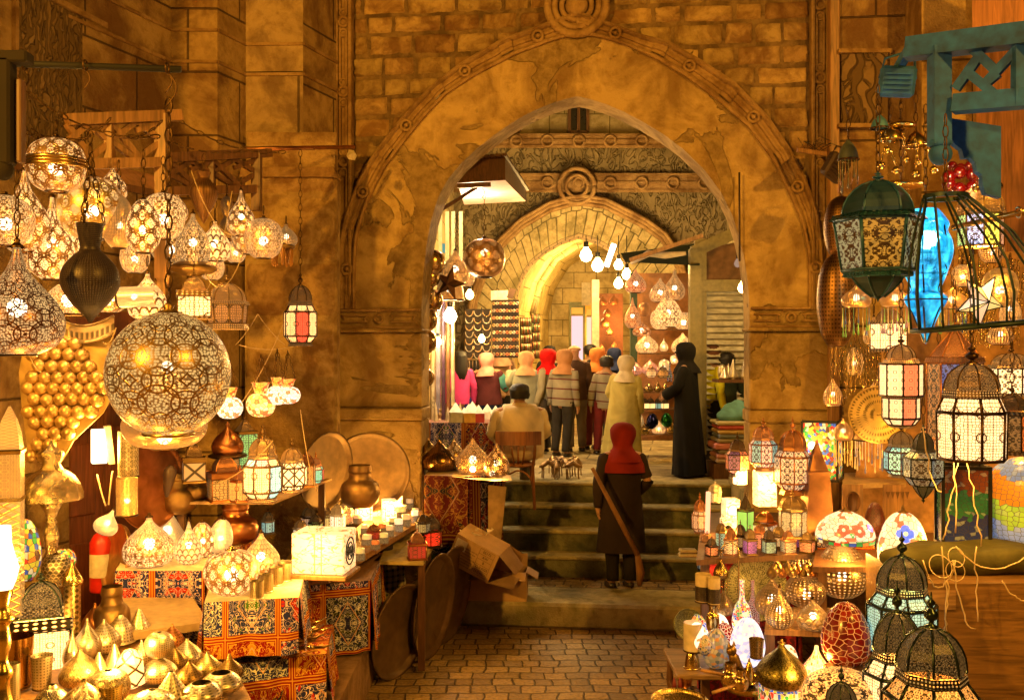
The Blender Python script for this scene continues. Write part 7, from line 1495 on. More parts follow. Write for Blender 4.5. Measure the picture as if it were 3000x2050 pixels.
# ================================================================ right stall
board([(2240, 1842), (2460, 1850), (2470, 1780), (2250, 1775)], .92, .04, 'narrow wooden shelf carrying the bright pierced silver lamps', WOOD_M, posts=(0, 1))
RC = fabric((.42, .012, .02))
t = table('red_draped_table', 'stall table draped in patterned red cloth under the candle jars', 'table', quadpx(1.05, (2060, 1700), (2330, 1700), (2330, 1560), (2080, 1560)), 1.05, RC, brass('red_damask', (.50, .015, .02), .7, 'flower', 3, 3, met=0), 1.0)
board([(2040, 1640), (2400, 1620), (2400, 1500), (2060, 1500)], 1.28, .04, 'wooden step shelf at the back of the red-draped stall', WOOD_D, posts=(0,))
board([(2380, 1660), (2800, 1660), (2740, 1560), (2400, 1560)], 1.30, .04, 'broad shelf under the two stained-glass dome lamps', WOOD_D, posts=(0, 1))
board([(2468, 1418), (2655, 1412), (2655, 1380), (2470, 1385)], 1.72, .04, 'small pale wooden shelf with beaded lamps on it', plain('pale_shelf', (.5, .33, .15), .6), posts=())
# carved panels below the small shelf
for x, lb in ((2480, 'carved board with a dark oval opening under the small shelf'), (2600, 'cloth bunting with dark triangles under the small shelf')):
    t = thing('carved_board', lb, 'board', P(x, 1530, 8.1)); k = 8.1 / F; m = MB(); m.box((20 * k, .02, 55 * k), (60 * k, .02, 110 * k)); m.build('panel', WOOD_M, t); m = MB()
    if x == 2480: m.lathe([(.001, 0), (.06, 0), (.055, .01)], 20, T(20 * k, 0, 60 * k) @ rx(R(90)), sy=1.5)
    else:
        for i in range(5): m.add([((-5 + i * 14) * k, 0, 90 * k), ((8 + i * 14) * k, 0, 90 * k), ((2 + i * 14) * k, 0, 68 * k)], [(0, 1, 2)])
    m.build('dark_cutout', WOOD_D, t)
GS = 'pierced silver lamps on the narrow shelf'
PS = lambda nu, nv, st=1.5, sty='dots': pierced((.42, .28, .14), GL, st * .8, sty, nu * (.55 if sty == 'dots' else 1), nv * (.5 if sty == 'dots' else 1), .75, .3, .2, .9)
shade('egg', 2466, 1590, 1748, 152, 'large pierced silver egg lamp set with red jewels, its bulb glaring', D=7.2, mt=PS(56, 40), nm='silver_lamp', lit=26, group=GS, cap=False, ring=True)
shade('egg', 2422, 1612, 1720, 110, 'half-hidden pierced silver lamp left of the jewelled egg', D=7.5, mt=PS(46, 30, 1.0), nm='silver_lamp', lit=6, group=GS, cap=False)
shade('tear', 2284, 1708, 1838, 84, 'pierced silver teardrop with a bright flame spot and clawed feet', z=.92, mt=PS(40, 44, 1.6), nm='silver_lamp', lit=16, group=GS)
shade('onion', 2262, 1680, 1800, 100, 'round pierced silver lamp behind the teardrop, crescent on top', D=7.1, mt=PS(44, 30, .7), nm='silver_lamp', lit=6, group=GS)
shade('globe', 2360, 1685, 1775, 118, 'broad pierced silver globe lamp with jewelled bosses', D=7.0, mt=PS(48, 30, .9), nm='silver_lamp', lit=8, group=GS, cap=False)
shade('onion', 2382, 1745, 1842, 92, 'squat pierced silver lamp with a crescent finial and fish-scale belly', z=.92, mt=PS(12, 8, .9, 'scale'), nm='silver_lamp', lit=8, group=GS)
shade('globe', 2345, 1620, 1690, 80, 'pierced silver lamp glaring before the brass arch plaque', D=7.6, mt=PS(40, 26, 1.3), nm='silver_lamp', lit=14, group=GS, cap=False)
shade('onion', 2120, 1720, 1800, 62, 'slim dull pierced silver cone beside the candle jars', D=7.2, mt=PS(30, 30, .3), nm='silver_lamp', lit=0, group=GS)
t = thing('arch_plaque', 'square brass plaque with an ogee arch opening behind a glaring lamp', 'plaque', P(2318, 1700, 7.9)); k = 7.9 / F; m = MB(); m.box((0, 0, 60 * k), (125 * k, .02, 130 * k)); m.build('brass_sheet', brass('plaque', (.5, .33, .10), .45, met=.6), t)
m = MB(); a_ = [(-42 * k, -.012, 0), (-42 * k, -.012, 50 * k), (-30 * k, -.012, 72 * k), (-12 * k, -.012, 78 * k), (0, -.012, 100 * k), (12 * k, -.012, 78 * k), (30 * k, -.012, 72 * k), (42 * k, -.012, 50 * k), (42 * k, -.012, 0)]; m.tube(a_, .007, 5); m.build('ogee_edge', MET['gold'], t)
# round brass disc plates
t = dish(2212, 1720, 176, 190, 7.4, 'round pale brass plate with filigree border standing behind the mosaic bottles', brass('filigree_plate', (.72, .66, .32), .35, 'flower', 20, 3, met=.7), tilt=(80, 0), rot=.12, nm='filigree_plate', cat='plate')
dish(2015, 1828, 110, 90, 7.1, 'green-gold pierced plate leaning behind the mosaic eggs', brass('green_plate', (.42, .42, .14), .4, 'flower', 16, 3, met=.6), tilt=(75, 0), rot=.2, nm='filigree_plate', cat='plate')
t = dish(2575, 1215, 150, 170, 7.3, 'hammered gold disc with a pierced round window behind the lanterns', brass('hammered_disc', (.75, .5, .16), .35, 'dots', 50, 10, met=.7), tilt=(85, 0), rot=-.4, nm='gold_disc', cat='plate')
# small inlaid table with mosaic eggs
it = thing('inlaid_table', 'small inlaid wooden table with turned legs and red tassels holding the mosaic eggs', 'table', (P(2080, 0, 6.9).x, 6.9, 0)); zt_ = .62; m = MB(); m.box((0.08, 0, zt_ - .02), (.74, .60, .04), bev=.008); m.build('table_top', wood('inlaid_top', (.26, .15, .06), .4, axis=0), it)
for sx_ in (-.25, .40):
    for sy_ in (-.24, .24): m = MB(); m.lathe(spline([(.02, 0), (.025, .05), (.015, .1), (.024, .18), (.016, .3), (.026, .42), (.02, .5), (.025, .58)], 3), 10, T(sx_, sy_, 0)); m.build('leg', WOOD_D, it)
m = MB(); 
for zz in (.18, .40): m.bar((-.25, -.24, zz), (.40, -.24, zz), .02); m.bar((-.25, -.24, zz), (-.25, .24, zz), .02)
m.build('stretcher', WOOD_D, it)
for x_ in (-.31, -.27): m = MB(); m.tube([(x_, -.30, zt_ - .02), (x_, -.31, zt_ - .05), (x_, -.31, zt_ - .11)], [.004, .014, .018], 8); m.build('tassel', plain('red_tassel', (.15, .01, .01)), it)
def egg(x, y0, y1, w_, lb, pal, em, D=None, z=None, n=(16, 11), lit=0, grout=(.75, .62, .42), kind='egg', nm='mosaic_egg', cat='lamp', tilt=0, **k):
    return shade(kind, x, y0, y1, w_, lb, D=D, z=z, mt=mosaic(pal, n[0], n[1], em, grout), nm=nm, cat=cat, cap=False, lit=0, group='mosaic glass egg lamps' if nm == 'mosaic_egg' else None, tilt=(0, tilt), **k)
egg(2044, 1798, 1905, 64, 'mosaic egg with red, green and yellow stripes at the back left', 'stained', 1.0, z=.62, n=(14, 12))
egg(2042, 1822, 1908, 60, 'pale glowing egg with red swirl at the left of the eggs', 'white', 1.6, D=6.75, n=(12, 9))
egg(2065, 1858, 1915, 46, 'small dull grey-green mosaic egg in front', 'patch', .1, D=6.7, n=(16, 10))
egg(2105, 1796, 1895, 72, 'glowing white mosaic egg behind the patchwork one', 'white', 1.8, D=7.1, n=(14, 10))
egg(2122, 1822, 1905, 58, 'deep red mosaic egg half hidden by the lilac egg', 'red', 1.4, D=6.95, n=(14, 10))
egg(2098, 1840, 1955, 82, 'patchwork mosaic egg of beige, navy and green squares', 'patch', .25, z=.62, n=(18, 13), grout=(.25, .2, .12))
egg(2190, 1808, 1950, 102, 'big glowing lilac mosaic egg in the middle of the table', 'lilac', 1.25, D=6.6, n=(18, 14), grout=(.85, .75, .6))
egg(2308, 1888, 1960, 60, 'red and white mosaic egg peeping out behind the bronze onion', 'white', 1.0, D=6.5, n=(12, 9))
t = egg(2478, 1762, 1955, 142, 'big dark red crackle-mosaic egg standing on a golden lamp', 'red', .05, D=5.6, n=(17, 14), grout=(.70, .45, .32), nm='red_mosaic_egg')
t = egg(2392, 1890, 2060, 110, 'yellow and white glowing mosaic vase behind the golden lamp', 'amber', 1.6, D=5.9, n=(26, 16), kind='onion', nm='mosaic_vase'); lamp_light('bulb_light', P(2392, 1960, 5.6), 8, AMB, .06)
egg(2174, 1698, 1850, 58, 'tall-necked mosaic bottle of red and yellow chips', 'multi', .9, D=7.1, n=(22, 26), kind='bottle', nm='mosaic_bottle', cat='bottle')
egg(2205, 1700, 1840, 40, 'plain red mosaic bottle beside the multicoloured one', 'red', 1.2, D=7.2, n=(18, 30), kind='bottle', nm='mosaic_bottle', cat='bottle')
MOS_W = ((0, (.30, .42, .75)), (.20, (.34, .46, .80)), (.36, (.38, .62, .06)), (.52, (.80, .30, .02)), (.72, (.18, .28, .62)), (.88, (.80, .55, .32)))
t = thing('mosaic_ball_lamp', 'huge round mosaic lamp with wavy bands of blue, green, orange and violet', 'lamp', P(3002, 1630, 6.4)); k = 6.4 / F; r = 122 * k; m = MB(); m.lathe([(r * math.sin(a), r * 1.2 - r * 1.2 * math.cos(a)) for a in [math.pi * (.1 + .9 * i / 28) for i in range(29)]], 56, ph=2); m.build('mosaic_ball', mosaic('multi', 44, 26, .28, (.1, .07, .05), .05, .6, MOS_W), t)
m = MB(); m.lathe([(r * .3, -.01), (r * .34, .02), (r * .3, .04)], 20); m.build('base_ring', MET['dark'], t)
t = egg(2870, 1560, 1620, 120, 'red mosaic globe peeping out behind the big mosaic ball', 'red', .8, D=7.2, n=(16, 8), kind='globe', nm='red_mosaic_globe')
# stained-glass dome lamps
def flower(m_, c, r, n, M_):
    for i in range(n):
        a = 2 * math.pi * i / n; m_.lathe([(.001, .004), (r * .5, .003), (r * .52, 0)], 8, M_ @ T(r * .55 * math.cos(a), r * .55 * math.sin(a), 0))
def tiff(x, y0, y1, w_, lb, D, pf, flowers):
    p = P(x, y1, D); t = thing('stained_glass_lamp', lb, 'lamp', p, .0, 'stained-glass dome lamps'); k = D / F; Hh, r = (y1 - y0) * k, w_ / 2 * k
    P2 = [(a * r, b * Hh) for a, b in spline(pf, 5)]; m = MB(); m.lathe(P2, 44); m.build('glass_dome', mosaic('white', 20, 9, .8, (.06, .035, .02), .045, .8), t)
    m = MB(); m.lathe([(r * .2, Hh * .95), (r * .22, Hh * 1.0), (r * .08, Hh * 1.05), (r * .05, Hh * 1.12), (.001, Hh * 1.16)], 16); m.build('cap', MET['old'], t)
    for az, hf, rr, col, nn in flowers:
        a = R(az); zz = hf * Hh; j = min(range(len(P2)), key=lambda i: abs(P2[i][1] - zz)); rad = P2[j][0]; j2 = min(len(P2) - 1, j + 1); sl = math.atan2(P2[j2][1] - P2[j - 1][1], -(P2[j2][0] - P2[j - 1][0])); 
        Mf = rz(a) @ T(rad + .003, 0, zz) @ ry(sl); m = MB(); flower(m, (0, 0), rr, nn, Mf); m.build('glass_flower', glass_lit(col, 1.1, 'none'), t)
        m = MB(); m.lathe([(.001, .012), (rr * .28, .010), (rr * .3, 0)], 8, Mf); m.build('flower_centre', glass_lit((.75, .8, .5), .9, 'none'), t)
    if pf[0][0] > .9:
        m = MB(); m.lathe([(r * .99, -.035), (r * 1.0, 0)], 44); m.build('scalloped_rim', mosaic('stained', 26, 1, .7, (.06, .035, .02), .05, .3), t)
    lamp_light('bulb_light', (0, 0, Hh * .3), 0.01, AMB, .04, parent=t); lamp_light('bulb_light', (0, -r * .4, -.07), 8, AMB, .05, parent=t); return t
tiff(2476, 1496, 1570, 168, 'wide stained-glass dome lamp with two red poppies on cream glass', 7.0, [(1, 0), (.98, .18), (.88, .45), (.62, .75), (.30, .94), (.16, 1)], ((-112, .42, .045, (1, .10, .04), 5), (-80, .38, .045, (1, .10, .04), 5), (-45, .45, .03, (.25, .25, .9), 4), (-95, .25, .02, (.1, .4, .08), 3)))
tiff(2645, 1500, 1638, 138, 'tall egg-shaped stained-glass lamp with a blue iris on cream glass', 6.8, [(1, 0), (1.02, .22), (.92, .5), (.70, .78), (.40, .95), (.16, 1)], ((-105, .62, .06, (.08, .18, .95), 4), (-75, .35, .022, (.1, .45, .1), 3), (-60, .55, .022, (.1, .45, .1), 3)))
shade('egg', 2563, 1470, 1570, 58, 'dark brown carved wooden egg between the stained-glass lamps', D=7.5, mt=brass('carved_egg', (.16, .035, .02), .35, 'flower', 8, 5, met=0), nm='carved_egg', cat='ornament', cap=False)
t = table('cloth_box', 'box wrapped in dark floral cloth under the poppy lamp', 'box', quadpx(1.32, (2392, 1600), (2560, 1600), (2550, 1570), (2400, 1570)), 1.40, fabric((.2, .08, .05)), cloth_pattern(4.0, 33.3, .7), .2)
# lanterns -------------------------------------------------------------------------------
A = 'black pierced lanterns in the front right corner'
GW2 = (1, .66, .30)
lantern(2642, 1556, 1975, 190, 'tall black lantern with starry pale turquoise panels, rearmost of the three front ones', D=5.6, n=8, kind='classic', glass=(((.45, .85, .72), .75),), metal='black', lit=8, rot=.2, group=A, gn=(1.0, 2.0), dglow=.6)
lantern(2628, 1700, 2230, 190, 'black lantern with glowing cream honeycomb panels, left of the nearest one', D=5.1, n=8, kind='classic', glass=((GW2, 1.7),), metal='black', lit=16, rot=.35, group=A, gn=(1.0, 2.0), dglow=.5)
lantern(2728, 1732, 2330, 262, 'nearest black lantern with a big ribbed dome and orange panels', D=4.6, n=8, kind='dome_roof' if 0 else 'classic', glass=((GO, .9, 'flower'),), metal='black', lit=14, rot=.05, group=A, gn=(2.0, 3.0), dglow=.5)
lantern(2465, 1945, 2250, 120, 'dark cast lantern top rising before the golden lamp', D=4.9, n=8, kind='classic', glass=((GO, .6),), metal='black', lit=4, group=A, dglow=.4)
shade('globe', 2465, 1962, 2130, 230, 'golden glass lamp with iron scrollwork under the red egg', D=5.2, mt=glass_lit((1, .52, .14), 1.0, 'flower', 5, 3), nm='golden_lamp', lit=0, cap=False)
shade('ufo', 2478, 1948, 1968, 130, 'flat green-gold collar between the red egg and the golden lamp', D=5.5, mt='old', nm='metal_collar', cat='collar', cap=False)
board([(2330, 2230), (2760, 2320), (2760, 2080), (2340, 2060)], .55, .05, 'low bench just below the frame carrying the front lanterns', WOOD_M, nm='display_bench', posts=(0, 1))
SEC['bighang'] = [('g', .40, .97, 1.0), ('g', .13, 1.0, .80), ('m', .06, .84, .82), ('d', .22, .80, .20), ('f', .19, .2, 0)]
lantern(2847, 1002, 1343, 190, 'large hanging lantern with glowing honeycomb panels and a ribbed bronze dome', D=5.6, n=8, kind='bighang', glass=((GW2, 1.8),), metal='dark', lit=24, rot=.22, hang=700, gn=(1.0, 2.0), dglow=.9)
SEC['fanous2'] = [('m', .03, .5, .6), ('g', .07, .6, .85), ('g', .22, .86, .86), ('m', .02, .9, .9), ('g', .34, 1, 1), ('m', .05, .86, .80), ('d', .15, .68, .16), ('f', .12, .18, 0)]
lantern(2640, 978, 1252, 118, 'hanging two-tier lantern with glowing starry panels and red lower panes', D=6.2, n=8, kind='fanous2', glass=((GW2, 1.9), (GW2, 1.9), ((1, .25, .1), 1.2)), metal='dark', lit=20, rot=.1, hang=800, gn=(2.0, 3.0), dglow=.9)
lantern(2640, 1232, 1396, 96, 'lantern with blue-green and mint panels standing on the small shelf', D=7.0, n=8, kind='round', glass=(((.30, .75, .75), .9, 'flower'), ((.5, .9, .6), 1.0, 'flower'), ((.05, .20, .30), .5, 'flower')), metal='dark', lit=5, group=None, dglow=.8)
lantern(2705, 1240, 1475, 96, 'dark drop-shaped lantern with grey-blue frosted panels, hanging low', D=6.2, n=6, kind='drop', glass=(((.35, .5, .5), .28, 'flower'), ((.4, .4, .3), .2, 'flower')), metal='black', lit=3, hang=1100, dglow=.2)
lantern(2962, 1010, 1160, 118, 'arch-windowed white-lit lantern at the right edge', D=6.6, n=6, kind='straight', glass=((GW2, 2.2, 'flower'),), metal='dark', lit=14, hang=880, dglow=.8, gn=(1.0, 2.0))
lantern(2965, 1120, 1330, 96, 'tall brown lantern with a glowing orange arch at the right edge', D=6.0, n=4, kind='straight', glass=(((1, .22, .03), .5, 'flower'), ((.4, .25, .1), .15, 'flower')), metal='dark', lit=3, rot=.7, hang=1000, dglow=.2)
lantern(2797, 940, 1300, 150, 'tall hexagonal lantern with blue and frosted ogee panes under a scaled roof', D=6.6, n=6, kind='tall', glass=(((.10, .16, .55), .45, 'flower'), ((.45, .38, .32), .4, 'flower'), ((.6, .3, .1), .3, 'flower')), metal='copper', lit=4, rot=.1, hang=820, dglow=.1)
LG = 'lanterns crowded beside the right pier'
lantern(2236, 1220, 1378, 80, 'fanous lantern with teal and amber calligraphy panes, standing on a white candle box', D=8.0, n=8, kind='classic', glass=(((.35, .62, .55), .7, 'flower'), ((1, .55, .35), 1.2, 'flower')), metal='copper', lit=6, group=LG, dglow=.4)
box_lamp(2240, 1380, 1480, 62, 'tall white glowing candle block under the calligraphy lantern', 1.5, .05, False, 1.1, power=5)
t = lantern(2240, 1476, 1608, 58, 'rectangular wooden box lantern with arched cream pane under the white block', D=7.9, n=4, kind='straight', glass=(((1, .75, .45), .5),), metal='copper', simple=True, lit=0, rot=R(45), group=LG, fin=False, dglow=0)
lantern(2322, 1220, 1448, 104, 'tall lantern with cream lace-cut panes and bulbous finial', D=7.9, n=8, kind='classic', glass=(((1, .72, .45), .55, 'flower'),), metal='copper', lit=4, group=LG, dglow=.1, rot=.2)
lantern(2322, 1430, 1572, 86, 'squat tin-lace lantern below the tall cream one', D=7.7, n=8, kind='straight', glass=(((.8, .75, .5), .3),), metal='old', lit=2, group=LG, dglow=.15)
lantern(2160, 1264, 1395, 60, 'lantern with orange-red calligraphy panes and a dark dome', D=8.3, n=6, kind='classic', glass=(((1, .28, .1), .6, 'flower'), ((.3, .12, .3), .3, 'flower')), metal='dark', lit=2, group=LG, dglow=.1)
lantern(2050, 1440, 1562, 46, 'dark slim lantern with honeycomb panes beside the steps', D=8.4, n=8, kind='round', glass=(((1, .6, .3), .5),), metal='copper', lit=2, group=LG, dglow=.2)
lantern(2095, 1410, 1470, 40, 'small brass openwork dome lantern above the slim one', D=8.3, n=8, kind='mini', glass=(((.6, .55, .2), .5),), metal='tin', lit=0, simple=True, group=LG, dglow=.3)
lantern(2072, 1555, 1620, 42, 'little lantern with glowing red-orange panes', D=7.9, n=6, kind='mini', glass=(((1, .2, .06), 1.4, 'flower'),), metal='copper', simple=True, lit=2, group=LG, dglow=.5, fin=False)
lantern(2057, 1610, 1668, 28, 'little blue-paned lantern under the red-orange one', D=7.8, n=6, kind='mini', glass=(((.08, .15, .22), .4, 'none'),), metal='black', simple=True, lit=0, group=LG, dglow=0)
lantern(2184, 1440, 1605, 40, 'tall green glass lantern with a bright flame inside', D=7.9, n=4, kind='tall', glass=(((.25, .65, .12), .8, 'none'),), metal='dark', lit=5, rot=.75, group=LG, dglow=.2, simple=True)
lantern(2134, 1530, 1605, 36, 'tiny onion-topped blue tin lantern before a glowing candle block', D=7.6, n=6, kind='mini', glass=(((.12, .2, .25), .3, 'dots'),), metal='black', simple=True, lit=0, group=LG, dglow=.2)
box_lamp(2140, 1460, 1545, 48, 'glowing marble candle block with scalloped black arch', 1.32, .1, True, 1.1, power=4)
box_lamp(2134, 1518, 1600, 44, 'lower glowing marble candle block behind the tiny blue lantern', 1.28, .1, False, 1.4, power=5)
box_lamp(2168, 1372, 1418, 34, 'small fiery box lamp glowing among the dark lanterns', 1.7, .3, False, 3.0, power=8)
t = thing('marble_tube', 'slim upright glowing tube beside the dark lantern by the steps', 'lamp', P(2072, 1560, 8.25)); k = 8.25 / F; m = MB(); m.tube([(0, 0, 0), (.01, 0, 120 * k)], 7 * k, 8); m.build('glass_tube', glow((1, .42, .2), 2.0), t)
t = shade('cone', 2392, 1290, 1560, 86, 'tall copper pyramid lantern with a moon cut-out and a cream arch', D=7.8, mt=brass('pyr', (.38, .17, .07), .35), nm='copper_pyramid_lantern', cat='lantern', cap=False); 
for c in list(t.children): bpy.data.objects.remove(c)
k = 7.8 / F; m = MB(); m.lathe([(58 * k, 0), (42 * k, 170 * k)], 4, ph=R(45), sm=False); m.build('body', brass('pyr', (.38, .17, .07), .35), t); m = MB(); m.lathe([(46 * k, 170 * k), (46 * k, 182 * k), (38 * k, 184 * k), (3 * k, 268 * k)], 4, ph=R(45), sm=False); m.build('pointed_roof', brass('pyr', (.38, .17, .07), .35), t)
m = MB(); a_ = [(-18 * k, 20 * k), (-18 * k, 80 * k), (-10 * k, 100 * k), (0, 118 * k), (10 * k, 100 * k), (18 * k, 80 * k), (18 * k, 20 * k)]; m.prism(a_, 0, .01); o = m.build('arched_pane', glass_lit((1, .72, .42), .6, 'none'), t); o.location = (0, -41 * k, 0); o.rotation_euler.x = R(-4)
# stained glass box panel
t = thing('stained_glass_box', 'dark-framed stained-glass box lamp of many-coloured shards with a glaring bulb', 'lamp', P(2410, 1400, 8.3), R(-28)); k = 8.3 / F; m = MB(); m.quad((-48 * k, -48 * k, 0), (48 * k, -48 * k, 0), (48 * k, -48 * k, 165 * k), (-48 * k, -48 * k, 165 * k), [(0, 0), (1, 0), (1, 1), (0, 1)]); m.quad((48 * k, -48 * k, 0), (48 * k, 48 * k, 0), (48 * k, 48 * k, 165 * k), (48 * k, -48 * k, 165 * k), [(0, 0), (1, 0), (1, 1), (0, 1)]); m.build('glass_panel', mosaic('stained', 12, 18, .8, (.02, .015, .01), .06, 1.0), t)
m = MB()
for a, b in (((-1, -1), (-1, -1)), ((1, -1), (1, -1)), ((1, 1), (1, 1))): m.bar((a[0] * 49 * k, a[1] * 49 * k, 0), (a[0] * 49 * k, a[1] * 49 * k, 168 * k), .02)
for zz in (0, 168): m.bar((-49 * k, -49 * k, zz * k), (49 * k, -49 * k, zz * k), .022); m.bar((49 * k, -49 * k, zz * k), (49 * k, 49 * k, zz * k), .022)
m.build('frame', BLACK, t); bulb_at(t, 100 * k, .03, 12, xy=(-20 * k, -58 * k))
# tall dark mosaic box right
t = thing('mosaic_box_lamp', 'tall black-framed box lamp with rust, green and navy shard glass', 'lamp', P(2820, 1610, 6.4), R(-12)); k = 6.4 / F; W_, Hh = 62 * k, 245 * k; wv = ((0, (.02, .03, .12)), (.30, (.025, .03, .10)), (.38, (.03, .14, .05)), (.62, (.04, .16, .06)), (.70, (.22, .06, .02)))
MBX = mosaic('dark', 9, 22, .15, (.02, .015, .01), .05, 1.0, wv); m = MB()
for s1, s2 in (((-1, -1), (1, -1)), ((1, -1), (1, 1)), ((-1, 1), (-1, -1))): m.quad((s1[0] * W_, s1[1] * W_ * .7, .04), (s2[0] * W_, s2[1] * W_ * .7, .04), (s2[0] * W_, s2[1] * W_ * .7, Hh), (s1[0] * W_, s1[1] * W_ * .7, Hh), [(0, 0), (1, 0), (1, 1), (0, 1)])
m.build('glass_panel', MBX, t); m = MB()
for a in (-1, 1):
    for b in (-1, 1): m.bar((a * W_ * 1.02, b * W_ * .72, -.03), (a * W_ * 1.02, b * W_ * .72, Hh + .01), .022)
for zz in (.04, Hh):
    for a, b, c, d in ((-1, -1, 1, -1), (1, -1, 1, 1), (1, 1, -1, 1), (-1, 1, -1, -1)): m.bar((a * W_ * 1.02, b * W_ * .72, zz), (c * W_ * 1.02, d * W_ * .72, zz), .022)
m.build('frame', BLACK, t); t2 = thing('tube_light', 'short glowing strip light lying behind the mosaic box lamp', 'tube light', P(2760, 1600, 6.7)); m = MB(); m.tube([(-.18, 0, 0), (.25, 0, 0)], .014, 8); m.build('tube', glow((1, .75, .4), 8.0), t2); lamp_light('bulb_light', (0, -.05, .08), 10, AMB, .05, parent=t2)
# plywood counter, green sack
q = quadpx(1.25, (2690, 1705), (3100, 1690), (3100, 1610), (2700, 1630))
t = thing('plywood_counter', 'big scuffed plywood counter front in the lower right corner', 'counter', (q[0][0], q[0][1], 0)); m = MB(); o = t.location; PLY = wood('plywood', (.19, .095, .03), .45, axis=0)
a, b = P(2695, 1700, 5.9) - o, P(3200, 1700, 5.9) - o; m.quad((a.x, a.y, 0), (b.x, b.y, 0), (b.x, b.y, 1.42), (a.x, a.y, 1.42)); m.quad((a.x, a.y, 1.42), (b.x, b.y, 1.42), (b.x, b.y + 1.0, 1.44), (a.x + .1, a.y + 1.0, 1.44)); m.quad((a.x, a.y + .9, 0), (a.x, a.y, 0), (a.x, a.y, 1.42), (a.x, a.y + .9, 1.42)); m.build('plywood_sheet', PLY, t)
m = MB(); c = (a.x + .12, a.y - .02, .0); m.quad((a.x + .03, a.y - .004, 1.26), (a.x + .22, a.y - .004, 1.26), (a.x + .22, a.y - .004, 1.38), (a.x + .03, a.y - .004, 1.38)); m.build('patch', wood('ply_patch', (.33, .18, .07), .5, axis=0), t)
m = MB(); pts = spline([(.001, .0), (.30, .02), (.42, .08), (.40, .16), (.20, .20), (.001, .21)], 4); m.lathe(pts, 28, sx=1.6, sy=.5); m.v = [(x + .03 * noise.noise(Vector((x * 4, y * 4, z_ * 9))), y, z_ + .035 * noise.noise(Vector((x * 4, y * 7, 3)))) for x, y, z_ in m.v]
tag1(m, 'folded_blanket', fabric((.08, .07, .022)), 'olive green blanket folded along the top of the plywood counter', 'blanket').location = (P(2870, 0, 6.3).x, 6.25, 1.40)
# tangle of cords
rnd = random.Random(21)
for i, (a, b, s_, D) in enumerate([((2790, 1330), (2805, 1560), -.05, 5.8), ((2810, 1330), (2760, 1580), .04, 5.8), ((2830, 1335), (2875, 1600), -.03, 5.8), ((2800, 1600), (3000, 1630), .10, 5.6), ((2700, 1640), (2800, 1640), .16, 5.6), ((2760, 1600), (2790, 2000), .02, 5.6), ((2790, 1640), (2860, 1840), .12, 5.6), ((2860, 1600), (2860, 1820), .0, 5.7), ((2775, 1700), (2770, 1850), .02, 5.6), ((2700, 1250), (2760, 1440), .1, 5.9), ((2930, 1700), (3010, 1760), .03, 5.7)]):
    m = MB(); m.tube([p_ + Vector((rnd.uniform(-.012, .012), 0, 0)) for p_ in sag(P(*a, D), P(*b, D), s_, 10)], .0042, 5); tag1(m, 'power_cord', plain('pale_cable', (.62, .45, .26), .5), 'thin pale power cord tangled over the plywood counter', 'cord', 'pale power cords at the right')
for i in range(3): m = MB(); m.torus(P(2780 + rnd.uniform(-25, 30), 1640 + rnd.uniform(-30, 40), 5.6),   .04 + rnd.random() * .03, .003, rx(R(80 + rnd.uniform(-20, 20))) @ ry(rnd.uniform(-.5, .5)), 20, 4); tag1(m, 'coiled_cord', plain('pale_cable', (.62, .45, .26), .5), 'small loop of pale cord coiled among the tangle over the counter', 'cord', 'coiled cords at the right')
# candle jars, brass genie lamp, ewer, bells, cat figurine, genie tray
for x, y0, y1, w_, lb in ((2060, 1680, 1762, 46, 'dark banded candle jar with an arch motif, front of the pair'), (2092, 1690, 1770, 36, 'dark banded candle jar with filigree squares, right of the pair')):
    t = shade('tube', x, y0, y1, w_, lb, z=1.05, mt=plain('jar_wax', (.55, .42, .24), .5), nm='candle_jar', cat='candle', cap=False, group='banded candle jars'); k = DZ(y1, 1.05) / F; m = MB(); m.lathe([(w_ * .51 * k, 6 * k), (w_ * .51 * k, 48 * k)], 24); m.build('metal_band', brass('jar_band', (.12, .08, .05), .4, 'girih', 5, 2, met=.4), t)
shade('tube', 2030, 1822, 1905, 54, 'marble candle with a camel silhouette wrapped in film', D=6.75, mt=plain('wax_marble', (.6, .5, .38), .4), nm='candle_jar', cat='candle', cap=False)
t = shade('onion', 2112, 1632, 1695, 44, 'brass hanging lantern with bead fringe on a curved stand', D=7.2, mt=brass('genie', (.75, .48, .14), .2, 'flower', 7, 3), nm='fringed_lantern', cat='lantern'); k = 7.2 / F; m = MB()
for i in range(16): a = i * .39; m.tube([(20 * k * math.cos(a), 20 * k * math.sin(a), 0), (20 * k * math.cos(a), 20 * k * math.sin(a), -42 * k)], .0025, 4)
m.build('bead_fringe', MET['gold'], t); m = MB(); m.tube([(0, 0, 66 * k)] + [(26 * k - 26 * k * math.cos(a), 0, (80 + 26 * math.sin(a)) * k) for a in [j * math.pi / 8 for j in range(9)]] + [(52 * k, 0, -100 * k)], .006, 6); m.build('curved_stand', MET['gold'], t)
shade('pot', 2088, 1755, 1850, 40, 'tiny brass urn below the fringed lantern', D=6.95, mt='gold', nm='brass_urn', cat='urn', cap=True)
shade('bell', 2028, 1882, 1955, 46, 'polished brass hand bell at the table edge', z=.62, mt='gold', nm='brass_bell', cat='bell')
shade('bell', 2195, 1925, 2000, 34, 'small brass bell on the golden tray', D=6.2, mt='gold', nm='brass_bell', cat='bell')
t = shade('onion', 2290, 1870, 2012, 148, 'large bronze onion-shaped shade engraved with vines, before the lilac egg', D=5.9, mt=brass('bronze_vine', (.30, .24, .08), .3, 'flower', 8, 4), nm='bronze_shade_lamp', cap=True, hcol='old')
shade('tube', 2288, 2008, 2100, 130, 'drum of red and white mosaic under the bronze shade', D=5.95, mt=mosaic('stained', 40, 6, .8), nm='mosaic_drum', cap=False)
